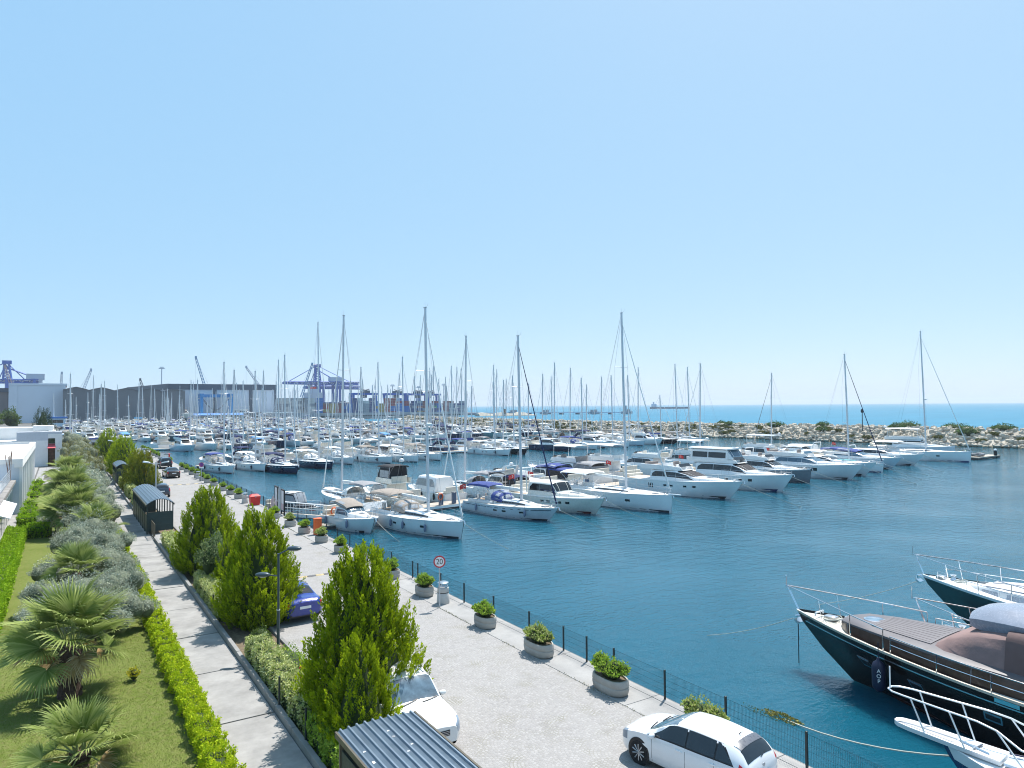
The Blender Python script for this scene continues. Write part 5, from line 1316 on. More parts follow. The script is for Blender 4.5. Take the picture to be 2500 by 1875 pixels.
    if aftc:
        b, LL = canopy([(ya + .3, hw, zr - .55, zr + .05), (ya + .8, hw * .98, zr - .2, zr + .2), (yA - .1, hw * .92, zr - .1, zr + .15)]); a_i = bt.part('aft_canopy', b, aftc)
        sd = MB()
        for sx in (-1, 1): sd.slab((sx * hw, ya + .3, zc + .3), (sx * hw, yA - .05, zc + .3), (sx * hw * .98, yA - .05, zr - .1), (sx * hw * .99, ya + .5, zr - .35), .02 * sx)
        sd.slab((-hw, ya + .3, zc + .3), (hw, ya + .3, zc + .3), (hw * .99, ya + .35, zr - .4), (-hw * .99, ya + .35, zr - .4), .02)
        bt.part('side_curtain', sd, CANVK if aftc is not CANVG else CANVG, a_i, 0)
    if fly:
        f0, f1 = yA - .10 * L if not aftc else yA - .02 * L, yB + .02 * L
        R = []
        for q in (0, .08, .4, .75, .93, 1):
            y = f0 + (f1 - f0) * q; w2 = hw * (.92 - .10 * q - .18 * max(0, q - .75) * 4); hh = .62 * (1 if q < .9 else .75)
            half = [(w2 * .98, zr + .0), (w2 * 1.02, zr + hh), (w2 * .94, zr + hh + .02), (w2 * .90, zr + .10), (0, zr + .10)]
            R.append([(-a, y, b) for a, b in half] + [(a, y, b) for a, b in half[-2::-1]])
        FL = Loft(R, -1); f_i = bt.part('flybridge', FL.mb(), coach)
        bt.part('flybridge_front', MB().loft([[tuple(p) for p in R[-1]], [(p[0] * .9, f1 + .35, zr + .02) for p in R[-1]]], False, False, True), coach, f_i)
        bt.part('helm_console', MB().box(-.7, .7, f1 - 1.1, f1 - .5, zr + .1, zr + .75, .08), coach, f_i)
        bt.part('fly_seat', MB().box(-hw * .7, hw * .7, f0 + .5, f0 + 1.2, zr + .1, zr + .5, .06).box(-hw * .7, hw * .7, f0 + .35, f0 + .55, zr + .1, zr + .85, .05), flyc or CUSH, f_i)
        bt.part('helm_seat', MB().box(-hw * .7, -hw * .1, f1 - 2.2, f1 - 1.7, zr + .1, zr + .62, .05).box(-hw * .7, -hw * .1, f1 - 2.3, f1 - 2.15, zr + .5, zr + 1.05, .04), flyc or CUSH, f_i)
        bt.part('fly_windscreen', MB().slab((-hw * .6, f1 - .05, zr + .5), (hw * .6, f1 - .05, zr + .5), (hw * .55, f1 - .4, zr + .85), (-hw * .55, f1 - .4, zr + .85), .012), winm, f_i, 0)
        if hard or top:
            zt = zr + (1.95 if encl else 2.35); ff0, ff1 = f0 + .2, f1 - .7
            if hard:
                bt.part('hard_top', MB().loft([[(sx * hw * k, y, zt + dz) for sx, dz in ((-1, 0), (-.96, .09), (-.5, .15), (.5, .15), (.96, .09), (1, 0), (.9, -.05), (-.9, -.05))] for y, k in ((ff0, .8), (ff0 + .3, .9), (ff1 - .3, .86), (ff1, .7))], True, True, True), coach, f_i)
            else:
                b, LL = canopy([(ff0, hw * .82, zt - .08, zt + .16), ((ff0 + ff1) / 2, hw * .84, zt, zt + .24), (ff1, hw * .8, zt - .08, zt + .14)]); bt.part('fly_bimini', b, topc, f_i)
            if encl:
                E_ = cab([(ff0 + .5, hw * .84, hw * .76, zr + .55, zt), ((ff0 + ff1) / 2, hw * .84, hw * .76, zr + .55, zt), (ff1 - .5, hw * .80, hw * .72, zr + .55, zt), (f1 - .35, hw * .74, hw * .66, zr + .55, zr + .75)])
                e_i = bt.part('wheelhouse', E_.mb(), enclc or coach, f_i)
                for a, b in ((.08, .95), (1.0, 1.95)):
                    for v0, v1 in ((.2, 2.3), (7.7, 9.8)): bt.part('wheelhouse_window', E_.patch(a, b, v0, v1, .012, 3, 2), winm, e_i)
                for v0, v1 in ((2.2, 3.6), (3.75, 6.25), (6.4, 7.8)): bt.part('wheelhouse_screen', E_.patch(2.05, 2.92, v0, v1, .012, 3, 3), GLASSB, e_i)
            pl = MB()
            for sx in (-1, 1):
                for y in (ff0 + .4, ff1 - .2): pl.tube([(sx * hw * .86, y, zr + .55), (sx * hw * .8, y, zt)], .03, 5)
            bt.part('top_legs', pl, STEEL, f_i)
        if arch:
            ym, zt = f0 + .3, zr + (1.35 if not (hard or top) else 2.55)
            if not (hard or top):
                bt.part('radar_arch', MB().loft([[(-hw * .95, ym - .25, zr + .3), (-hw * .95, ym + .3, zr + .3)], [(-hw * .86, ym - .7, zt), (-hw * .86, ym - .25, zt)], [(hw * .86, ym - .7, zt), (hw * .86, ym - .25, zt)], [(hw * .95, ym - .25, zr + .3), (hw * .95, ym + .3, zr + .3)]]).loft([[(hw * .9, ym - .25, zr + .3), (hw * .9, ym + .3, zr + .3)], [(hw * .8, ym - .7, zt - .09), (hw * .8, ym - .25, zt - .09)], [(-hw * .8, ym - .7, zt - .09), (-hw * .8, ym - .25, zt - .09)], [(-hw * .9, ym - .25, zr + .3), (-hw * .9, ym + .3, zr + .3)]]), coach, f_i)
            for k in range(domes): bt.part('radar_dome', MB().lathe([(.1, 0), (.28, .03), (.31, .16), (.26, .32), (.12, .40), (.01, .42)], ((k - (domes - 1) / 2) * 1.1, ym - .4, zt + .02), 12), WHITE, f_i)
            bt.part('antennas', MB().tube([(-hw * .6, ym - .45, zt), (-hw * .62, ym - .9, zt + 1.9)], .014, 4).tube([(hw * .6, ym - .45, zt), (hw * .62, ym - .9, zt + 1.9)], .014, 4), WHITE, f_i)
    elif top:
        b, LL = canopy([(yA - .16 * L, hw * .95, zr + .15, zr + .5), (yA - .02 * L, hw * .95, zr + .3, zr + .72), (yB - .02 * L, hw * .88, zr + .05, zr + .45), (yB + .04 * L, hw * .8, zr - .08, zr + .12)]); t_i = bt.part('canopy_top', b, topc)
        w3 = MB()
        for v0, v1 in ((.3, 2.2), (5.8, 7.7)): LL.patch(.2, 1.9, v0, v1, .012, 3, 2, w3)
        bt.part('canopy_window', w3, VINYL, t_i)
    else:
        if arch: 
            bt.part('radar_arch', MB().tube([(-hw * .95, yA - .3, zd(yA) + .2), (-hw * .8, yA - .7, zr + .55), (hw * .8, yA - .7, zr + .55), (hw * .95, yA - .3, zd(yA) + .2)], .09, 6), coach)
            bt.part('antennas', MB().tube([(-hw * .6, yA - .7, zr + .55), (-hw * .62, yA - 1.0, zr + 2.2)], .014, 4), WHITE)
    if detail > 1:
        if rail: bt.part('bow_rail', H.rail(-.02 * L, L / 2 - .15, .62, .10, 1.1, .016, True, n=12), STEEL)
        bt.part('anchor', MB().tube([(0, L / 2 - .7, zd(L / 2) + .02), (0, L / 2 + .15, zd(L / 2) + .02), (0, L / 2 + .25, zd(L / 2) - .3)], .05, 6).box(-.15, .15, L / 2 - 1.3, L / 2 - 1.0, zd(L / 2) - .05, zd(L / 2) + .14, .03), STEEL)
        for k in range(fend):
            y = -.30 * L + k * (.5 * L / max(1, fend - 1) if fend > 1 else 0); b = H.hb(y)
            bt.fender(-(b + .07), y, zd(y) * .3, fendm, .75); bt.fender((b + .07), y, zd(y) * .3, fendm, .75)
    if flag: add_flag(bt, .6, -L / 2 + .2, zc + .5)
    return bt
def moor(bt, label, x_bow, y_bow, rz, L, kind, group=None):
    """rz: heading of the bow, 0 = +Y, pi = -Y; (x_bow, y_bow) is the deck's bow tip"""
    cx = x_bow + math.sin(rz) * L / 2; cy = y_bow - math.cos(rz) * L / 2
    t = thing(kind, label, {'sailing_yacht': 'sailing yacht', 'motor_yacht': 'motor yacht'}[kind], (cx, cy, ZW), rz, group)
    return bt.link(t)
# ------------------------------------------------------------------ pontoons
PONT = mat('pontoon_planks', (.40, .35, .29), .8, var=.2, scale=5, bump=.3); FLOATM = mat('pontoon_float', (.07, .07, .075), .8, var=.3); PEDM = mat('service_pedestal_blue_grey', (.10, .13, .19), .5)
SL = .14                                           # the pontoons lie 8 degrees off square to the quay
def edge1(x): return 70.6 + SL * (x - 27)
def edge2(x): return 148.0 + SL * (x - 26)
def edge3(x): return 218.0 + SL * (x - 26)
def pontoon(name, label, edge, x0, x1, wd, plank):
    t = thing(name, label, 'pontoon', (0, 0, ZW), 0, 'pontoons of the marina')
    n = int((x1 - x0) / plank); st = (x1 - x0) / n
    b = MB()
    if plank < 3:
        for k in range(n):
            xa, xb = x0 + k * st + .03, x0 + (k + 1) * st - .03
            obj('deck_panel', MB().prism([(xa, edge(xa)), (xb, edge(xb)), (xb - SL * wd, edge(xb) + wd), (xa - SL * wd, edge(xa) + wd)], .42, .52), PONT, t, smooth=0)
    else: obj('deck', MB().prism([(x0, edge(x0)), (x1, edge(x1)), (x1 - SL * wd, edge(x1) + wd), (x0 - SL * wd, edge(x0) + wd)], .42, .52), PONT, t, smooth=0)
    obj('fender_rail', MB().slab((x0, edge(x0) - .02, .50), (x0, edge(x0) - .02, .22), (x1, edge(x1) - .02, .22), (x1, edge(x1) - .02, .50), .08), WHITE, t, smooth=0)
    b = MB()
    for k in range(int((x1 - x0) / 6)):
        xa, xb = x0 + k * 6 + .3, x0 + k * 6 + 5.7
        b.prism([(xa, edge(xa) + .15), (xb, edge(xb) + .15), (xb - SL * wd, edge(xb) + wd - .15), (xa - SL * wd, edge(xa) + wd - .15)], -.4, .42)
    obj('floats', b, FLOATM, t, smooth=0)
    return t
pontoon('pontoon', 'nearest planked pontoon reached by the gangway', edge1, 23.5, 160, 2.6, 2.4)
pontoon('pontoon', 'second planked pontoon across the basin', edge2, 22.5, 172, 2.6, 12)
pontoon('pontoon', 'third planked pontoon across the basin', edge3, 20.0, 172, 2.6, 20)
for k in range(5):
    pontoon('pontoon', f'far planked pontoon among the crowded boats, {ords[k]} beyond the third', (lambda k: lambda x: 288 + 66 * k + SL * (x - 26))(k), -7, 165, 2.6, 30)
for k, (x, oy) in enumerate(((36.6, .5), (38.4, .5), (60.5, .5), (92, .5))):
    y = edge1(x) + oy
    t = thing('service_pedestal', f'blue grey service pedestal on the nearest pontoon, {ords[k]} from the gangway', 'service pedestal', (x, y, ZW + .52), 0, 'service pedestals on the nearest pontoon')
    obj('body', MB().box(-.22, .22, -.2, .2, 0, 1.25, .03), PEDM, t); obj('cap', MB().box(-.25, .25, -.23, .23, 1.25, 1.33, .03), GREYH, t)
def ring(name, label, loc, rot, r=.34):
    o = obj(name, MB().tube([(r * math.cos(a), 0, r * math.sin(a)) for a in np.linspace(0, 2 * PI, 19)[:-1]], .075, 8, closed=True), ORANGE)
    o.location = loc; o.rotation_euler = (0, 0, rot); return tag(o, label, 'lifebuoy')
ring('lifebuoy', 'orange lifebuoy hanging on the service pedestal of the pontoon', (36.35, edge1(36.6) + .1, ZW + 1.5), .2)
# gangway with railings and its gate
t = thing('gangway', 'pale gangway with white railings leading from the gate to the pontoon', 'gangway', (0, 0, 0))
ga, gb = Vector((17.5, 68.3, .04)), Vector((24.0, 70.6, ZW + .56)); dv = (gb - ga).normalized(); nv_ = Vector((-dv.y, dv.x, 0)).normalized() * .75
obj('walkway', MB().slab(ga - nv_, gb - nv_, gb + nv_, ga + nv_, .16), PONT, t, smooth=0)
obj('side_beam', MB().slab(ga - nv_ * 1.05, ga - nv_ * 1.05 - Vector((0, 0, .3)), gb - nv_ * 1.05 - Vector((0, 0, .3)), gb - nv_ * 1.05, .05), WHITE, t, smooth=0)
for sg in (-1, 1):
    b = MB(); up = Vector((0, 0, 1.05))
    b.tube([ga + nv_ * sg + up, gb + nv_ * sg + up], .035, 6).tube([ga + nv_ * sg + up * .5, gb + nv_ * sg + up * .5], .02, 5)
    for k in range(11):
        q = ga.lerp(gb, k / 10) + nv_ * sg; b.tube([q, q + up], .022, 5)
    obj('railing', b, WHITE, t)
ring('lifebuoy', 'orange lifebuoy on the gangway railing beside the small cruiser', tuple(ga.lerp(gb, .82) - nv_ * 1.12 + Vector((0, 0, .55))), math.atan2(dv.y, dv.x))
t = thing('floating_dock', 'small pale floating dock under the gangway end', 'dock', (22.6, 67.6, ZW))
obj('deck', MB().box(-1.6, 1.6, -.7, .7, .3, .42, .03), PONT, t); obj('float', MB().box(-1.5, 1.5, -.6, .6, -.3, .3), FLOATM, t)
t = thing('pier_gate', 'pier gate of pale boards in black frames on the quay edge', 'gate', (17.35, 66.3, .02), R_(-4))
for q, (y0, y1) in enumerate(((-.3, 1.15), (2.9, 4.4))):
    f = obj('board_frame', MB().box(-.06, .06, y0, y0 + .09, 0, 2.35).box(-.06, .06, y1 - .09, y1, 0, 2.35).box(-.06, .06, y0 + .09, y1 - .09, 2.25, 2.35).box(-.06, .06, y0 + .09, y1 - .09, .35, .43), FENDK, t, smooth=0)
    obj('notice_board', MB().box(-.03, .03, y0 + .09, y1 - .09, .43, 2.25), mat('notice_board_grey', (.66, .67, .68), .5, var=.2), f, smooth=0)
    obj('board_panel', MB().box(-.045, -.03, y0 + .15, y1 - .15, .5, 1.05), mat('notice_pink', (.55, .40, .42), .6), f, smooth=0)
gl = MB()
for k in range(13): gl.box(-.015, .015, 1.25 + k * .13, 1.28 + k * .13, .1, 2.1 + .35 * math.sin(PI * k / 12))
gl.box(-.02, .02, 1.2, 2.85, .1, .16).box(-.02, .02, 1.2, 2.85, 1.1, 1.16)
obj('grille_leaf', gl, GALV, t, smooth=0)
obj('side_wing', MB().slab((0, 5.0, 1.4), (0, 5.0, .2), (0, 6.4, .2), (0, 6.4, .7), .04), mat('gate_wing_pink', (.55, .42, .42), .6), t, smooth=0)

# ------------------------------------------------------------------ boats on the near side of the first pontoon, bows to the camera
A1 = PI + .14
G1 = 'boats along the near side of the first pontoon'
moor(motorboat(8.6, 3.1, 1.45, 1.05, rake=.8, pw=3.6, cabin=(-.16, .02, .10), ch=.95, fly=False, top=True, topc=CANVT, port='none', arch=False, fend=2, fendm=FENDW, winm=GLASSB, hump=True), 'small white cruiser with beige canvas top behind the orange box', 24.6, 62.2, A1, 8.6, 'motor_yacht', G1)
moor(sailboat(14.6, 4.4, 1.62, 1.25, mast=19.4, mpos=.115, hood=CANVT, bim=CANVT, fend=4, genoa=CANVW, boomc=CANVW, domes=1, flag=False), 'large white sailing yacht with beige bimini and sprayhood nearest the camera', 30.0, 54.9, A1, 14.6, 'sailing_yacht', G1)
moor(sailboat(13.2, 4.0, 1.45, 1.15, hull=mat('grey_white_hull', (.58, .61, .64), .25, var=.05), deck=mat('tan_deck', (.55, .50, .44), .7), mast=17.6, rake=1.3, genoa=CANVN, genoa_r=.085, hood=CANVB, bim=CANVB, fend=2, stripe=NAVY, tr=.72, flag=True, boomc=CANVW), 'grey hulled sailing yacht with blue canopies and navy furled sail', 42.3, 57.6, PI + .2, 13.2, 'sailing_yacht', G1)
moor(motorboat(14.0, 4.3, 1.85, 1.45, hull=OFFWHITE, coach=OFFWHITE, boot=BOOTR, cabin=(-.24, .02, .07), ch=1.55, fly=False, arch=True, fend=1, port='oval', flag=True, hump=True), 'cream classic motor yacht with raised pilothouse and dark windows', 49.0, 58.4, A1, 14.0, 'motor_yacht', G1)
moor(sailboat(17.4, 5.0, 1.95, 1.6, mast=20.6, rake=.15, flat=True, fend=1, genoa=CANVW, hood=None, bim=CANVW, sprit=1.2, boomc=CANVW, domes=0, stripe=None, mpos=.10), 'big white flush decked sailing yacht with straight bow and bowsprit', 56.0, 55.4, PI + .06, 17.4, 'sailing_yacht', G1)
moor(motorboat(18.5, 4.9, 2.35, 1.7, rake=1.9, cabin=(-.20, .02, .17), ch=1.35, fly=True, arch=False, port='slots', fend=0, flyc=CUSHG, screen_cover=CANVK, pads=None, top=None, flag=False), 'long white motor yacht with three hull slots and four oval portholes', 70.2, 57.6, PI + .1, 18.5, 'motor_yacht', G1)
moor(motorboat(18.0, 5.1, 2.4, 1.8, boot=BOOTB, rake=1.7, cabin=(-.28, .04, .17), ch=1.6, fly=True, hard=True, encl=True, port='oval', fend=1, screen_cover=CANVK, stripe=None, flag=False, aftc=None), 'tall white motor yacht with enclosed glass flybridge and blue waterline', 81.6, 58.8, PI + .1, 18.0, 'motor_yacht', G1)
moor(motorboat(14.5, 4.6, 2.1, 1.6, hull=GREYH, rake=.5, plumb=True, cabin=(-.26, .02, .14), ch=1.4, fly=True, port='none', fend=0, flyc=CUSHG, flag=True), 'grey hulled flybridge yacht with straight stem', 93.6, 64.3, PI + .1, 14.5, 'motor_yacht', G1)
moor(motorboat(18.0, 5.0, 2.5, 1.8, rake=1.9, cabin=(-.26, .0, .14), ch=1.35, fly=True, port='long', fend=1, flyc=CUSHG, winm=GLASSB), 'white flybridge yacht with long dark hull window and navy fender', 103.0, 61.9, PI + .1, 18.0, 'motor_yacht', G1)
moor(motorboat(16.5, 4.7, 2.3, 1.7, rake=1.9, cabin=(-.28, -.02, .12), ch=1.2, fly=False, port='none', pads=TEALC, arch=True), 'white motor yacht with oval turquoise cover on its foredeck', 110.2, 64.0, PI + .1, 16.5, 'motor_yacht', G1)
moor(sailboat(14.5, 4.4, 1.6, 1.3, mast=18.6, rake=.2, genoa=CANVN, genoa_r=.09, hood=CANVW, bim=CANVW, boot=BOOTB, stripe=None, mpos=.1), 'white sailing yacht with navy furled sail among the far motor yachts', 117.2, 66.8, A1, 14.5, 'sailing_yacht', G1)
moor(motorboat(16.0, 4.6, 2.2, 1.6, hull=LBLUE, rake=1.8, cabin=(-.22, .0, .13), ch=1.2, fly=False, port='none', winm=GLASSB, top=True, topc=CANVB), 'pale open motor yacht with blue canvas hood', 125.0, 68.0, PI + .1, 16.0, 'motor_yacht', G1)
moor(motorboat(16.5, 4.7, 2.3, 1.6, rake=1.9, cabin=(-.28, .02, .16), ch=1.2, fly=False, port='long', arch=True), 'low white sport yacht with broad black hull window', 135.0, 69.2, PI + .1, 16.5, 'motor_yacht', G1)
moor(sailboat(18.5, 5.3, 2.1, 1.7, mast=24.4, rake=.15, genoa=CANVW, hood=None, bim=CANVW, flat=True, domes=1, mpos=.06, boot=BOOTB), 'tallest masted white sailing yacht at the right end of the first pontoon', 150.8, 68.4, PI + .12, 18.5, 'sailing_yacht', G1)
moor(motorboat(17.0, 6.4, 2.2, 1.9, hull=LBLUE, rake=.4, plumb=True, cabin=(-.2, .12, .2), ch=1.6, fly=True, top=True, topc=CANVW, port='none', arch=True), 'broad pilothouse catamaran behind the tallest masted yacht', 166.0, 78.5, PI + .4, 17.0, 'motor_yacht', G1)
t = thing('floating_dock', 'low floating dock with white topped pile right of the tallest masted yacht', 'dock', (163, 71.6, ZW), .05)
obj('deck', MB().box(-5.5, 5.5, -1.2, 1.2, .35, .55), PONT, t, smooth=0); obj('float', MB().box(-5.3, 5.3, -1.1, 1.1, -.4, .35), FLOATM, t, smooth=0)
obj('pile', MB().tube([(3.6, -.9, -1), (3.6, -.9, 1.6)], .3, 12), FENDK, t); obj('pile_cap', MB().lathe([(.34, 1.6), (.3, 1.75), (.02, 2.0)], (3.6, -.9, 0), 12), WHITE, t)
t = thing('inflatable_dinghy', 'grey inflatable dinghy stood on the small right hand dock', 'dinghy', (161, 71.8, ZW + .55), .05)
obj('tubes', MB().tube([(-1.5, -.7, .35), (1.0, -.7, .35), (1.7, 0, .42), (1.0, .7, .35), (-1.5, .7, .35)], .28, 8), mat('hypalon_grey', (.16, .165, .18), .6), t); obj('floor', MB().box(-1.4, 1.0, -.5, .5, .2, .26), FENDK, t)

# far side of the first pontoon, bows away
B1 = .14
G2 = 'boats along the far side of the first pontoon'
def far1(bt, label, x_st, L, kind, rz=B1, gap=.9):
    ys = edge1(x_st) + 2.6 + gap
    t = thing(kind, label, {'sailing_yacht': 'sailing yacht', 'motor_yacht': 'motor yacht'}[kind], (x_st - math.sin(rz) * L / 2, ys + math.cos(rz) * L / 2, ZW), rz, G2)
    return bt.link(t)
moor(motorboat(7.6, 2.7, 1.2, .8, rake=.7, cabin=(-.2, .06, .12), ch=1.7, fly=False, arch=False, hard=False, port='none', fend=1, fendm=FENDW, flag=False, domes=0, hump=True, stripe=RED, coach=CANVK, roofc=WHITE, winm=VINYL), 'small white pilothouse boat with black framed shelter by the pier gate', 23.4, 74.2, PI + .5, 7.6, 'motor_yacht', G2)
far1(sailboat(13.0, 4.0, 1.5, 1.2, mast=21.0, bim=CANVG, hood=CANVW, mpos=.1, stern_arch=False, boomc=CANVW, tr=.75, dinghy=True), 'older white sailing yacht with broad grey bimini behind the small cruiser', 29.4, 13.0, 'sailing_yacht')
far1(motorboat(11.5, 3.9, 1.6, 1.3, hull=OFFWHITE, coach=OFFWHITE, cabin=(-.2, .04, .15), ch=1.35, fly=True, top=True, topc=CANVK, encl=True, enclc=CANVK, arch=True, port='none', winm=VINYL, fend=0), 'cream flybridge boat with black canvas top behind the big yacht', 34.2, 11.5, 'motor_yacht')
far1(motorboat(10.5, 3.6, 1.5, 1.2, cabin=(-.26, .12, .2), ch=1.8, fly=False, port='none', arch=False, fend=3, fendm=FENDK, winm=VINYL, flag=False), 'white pilothouse boat with black tyre fenders on the pontoon', 40.4, 10.5, 'motor_yacht')
far1(sailboat(12.5, 3.9, 1.4, 1.2, mast=19.6, hood=CANVG, bim=CANVG, genoa=CANVW, mpos=.08, stern_arch=True), 'white sailing yacht with grey bimini and solar arch behind the pontoon', 47.1, 12.5, 'sailing_yacht')
far1(motorboat(9.8, 3.4, 1.5, 1.1, cabin=(-.2, .06, .16), ch=1.25, fly=True, port='none', aftc=CANVN, flag=True), 'white flybridge cruiser with navy aft curtains and flag', 51.4, 9.8, 'motor_yacht')
far1(motorboat(15.5, 4.3, 1.9, 1.3, boot=BOOT, cabin=(-.1, .12, .24), ch=1.0, fly=False, port='long', winm=GLASSB, arch=True), 'long low white sport cruiser with blue tinted screen', 56.2, 15.5, 'motor_yacht')
far1(motorboat(12.0, 4.0, 1.7, 1.3, cabin=(-.1, .1, .2), ch=1.3, fly=False, top=True, topc=CANVB, port='none', aftc=CANVB), 'motor yacht closed in by black curtains under a blue canvas roof', 61.2, 12.0, 'motor_yacht')
far1(motorboat(16.5, 4.9, 2.2, 1.7, cabin=(-.24, .06, .18), ch=1.5, fly=True, port='oval', aftc=CANVG, flyc=CUSHG, top=True, topc=CANVW, flag=True), 'tall flybridge yacht with grey curtains, taupe seats and red flag', 66.6, 16.5, 'motor_yacht')
far1(motorboat(16.0, 4.8, 2.2, 1.7, cabin=(-.26, .02, .15), ch=1.45, fly=True, port='oval', hard=False, top=True, topc=CANVW, flyc=CANVW, domes=2), 'flybridge yacht bundled in white covers with cream bimini', 73.0, 16.0, 'motor_yacht')
far1(motorboat(15.0, 4.6, 2.0, 1.6, cabin=(-.26, .02, .15), ch=1.4, fly=True, port='oval', flag=True), 'white flybridge yacht with red flag before the breakwater gap', 84.0, 15.0, 'motor_yacht')
far1(sailboat(14.0, 4.3, 1.6, 1.3, mast=17.6, bim=CANVG, hood=CANVG, boomc=CANVG, genoa=CANVW), 'sailing yacht with grey boom cover leaning its forestay left', 102.5, 14.0, 'sailing_yacht')
far1(motorboat(15.0, 4.6, 2.0, 1.6, cabin=(-.26, .02, .15), ch=1.4, fly=True, port='none', top=True, topc=CANVW, flag=True), 'white topped flybridge yacht beside the grey boomed sailing yacht', 95.5, 15.0, 'motor_yacht')
far1(motorboat(15.0, 4.6, 2.0, 1.6, cabin=(-.26, .02, .15), ch=1.3, fly=False, port='none', arch=True, flag=True), 'low white motor yacht with small red flag under the rocks', 110.5, 15.0, 'motor_yacht')
far1(sailboat(13.0, 4.2, 1.5, 1.2, mast=16.5, bim=CANVW, hood=CANVW, boomc=CANVW, genoa=CANVG), 'white sailing yacht with grey furled sail before the rocks', 127.0, 13.0, 'sailing_yacht')
far1(motorboat(16.0, 4.8, 2.1, 1.6, cabin=(-.28, .04, .18), ch=1.5, fly=True, port='none', hard=True), 'white motor yacht with dark windowed saloon before the rocks', 119.5, 16.0, 'motor_yacht')
far1(motorboat(16.0, 4.8, 2.1, 1.6, cabin=(-.28, .04, .18), ch=1.3, fly=False, port='none', arch=True, flag=True), 'white sport yacht with wide arch at the right among the far boats', 137.0, 16.0, 'motor_yacht')

# ------------------------------------------------------------------ second pontoon
CP = {'blue': CANVB, 'navy': CANVN, 'beige': CANVT, 'white': CANVW, 'grey': CANVG, 'sky blue': CANVY}
def s2(hull, cn, L=13.0, mast=17.5, detail=2, **k):
    d = dict(hull=hull, hood=CP[cn], bim=CP[cn], boomc=CP[cn], genoa=CANVW, detail=detail, fend=2 if detail > 1 else 0, fendm=FENDN); d.update(k)
    return sailboat(L, L * .31, 1.5, 1.2, mast=mast, **d)
N2 = [(25.9, 132.4, 'white', WHITE, 12.5, 18.4, dict(boot=BOOTR, hood=CANVT, bim=CANVB)), (31.6, 133.2, 'white', WHITE, 12.5, 16.9, {}), (35.2, 125.0, 'navy', NAVY, 14.0, 19.6, dict(stripe=SIGNW)), (43.2, 130.2, 'white', NAVY, 15.0, 26.6, dict(stripe=SIGNW)), (50.2, 138.2, 'white', WHITE, 11.5, 16.0, {}),
      (57.6, 135.8, 'beige', WHITE, 14.0, 19.4, {}), (63.2, 135.4, 'white', WHITE, 14.5, 20.8, dict(rake=.15)), (69.2, 136.6, 'beige', WHITE, 14.0, 19.3, dict(rake=.15)), (88.8, 139.8, 'white', WHITE, 14.0, 19.8, {}), (93.9, 139.8, 'white', BLACKH, 13.0, 17.4, dict(rake=1.3)),
      (119.0, 144.4, 'blue', WHITE, 13.5, 17.4, {}), (132.4, 147.0, 'white', WHITE, 15.0, 18.4, dict(rake=.15)), (140.0, 149.0, 'white', LBLUE, 14.0, 18.6, {}), (154.8, 149.8, 'blue', BLACKH, 17.0, 12.8, dict(rake=2.0)), (160.0, 150.0, 'beige', OFFWHITE, 13.0, 22.5, {}), (166.0, 150.6, 'grey', LBLUE, 13.0, 21.7, dict(rake=.2))]
HN = {WHITE.name: 'white', NAVY.name: 'navy', BLACKH.name: 'black', LBLUE.name: 'pale blue', OFFWHITE.name: 'cream'}
for k, (x, y, cn, hl, L, ms, kw) in enumerate(N2):
    moor(s2(hl, cn, L, ms, 2 if k < 9 else 1, **kw), f'{HN[hl.name]} sailing yacht with {cn} canvas, {ords[k]} from the quay before the second pontoon', x, y, A1, L, 'sailing_yacht', 'boats along the near side of the second pontoon')
moor(motorboat(14, 4.4, 1.9, 1.5, hull=NAVY, rake=.6, plumb=True, cabin=(-.2, .05, .16), ch=1.5, fly=False, port='none', fend=2, fendm=FENDW, arch=True), 'navy hulled motor yacht with white deckhouse at the second pontoon', 109.3, 143.2, A1, 14, 'motor_yacht', 'boats along the near side of the second pontoon')
moor(motorboat(13, 4.2, 1.8, 1.4, cabin=(-.2, .05, .16), ch=1.4, fly=False, top=True, topc=CANVG, port='none', detail=1), 'white cruiser with grey canopy between the sailing yachts of the second pontoon', 126.0, 147.5, A1, 13, 'motor_yacht', 'boats along the near side of the second pontoon')
moor(motorboat(13, 4.2, 1.8, 1.4, cabin=(-.2, .05, .16), ch=1.4, fly=True, port='none', detail=1), 'white flybridge cruiser left of the black hulled schooner at the second pontoon', 147.5, 149.5, A1, 13, 'motor_yacht', 'boats along the near side of the second pontoon')

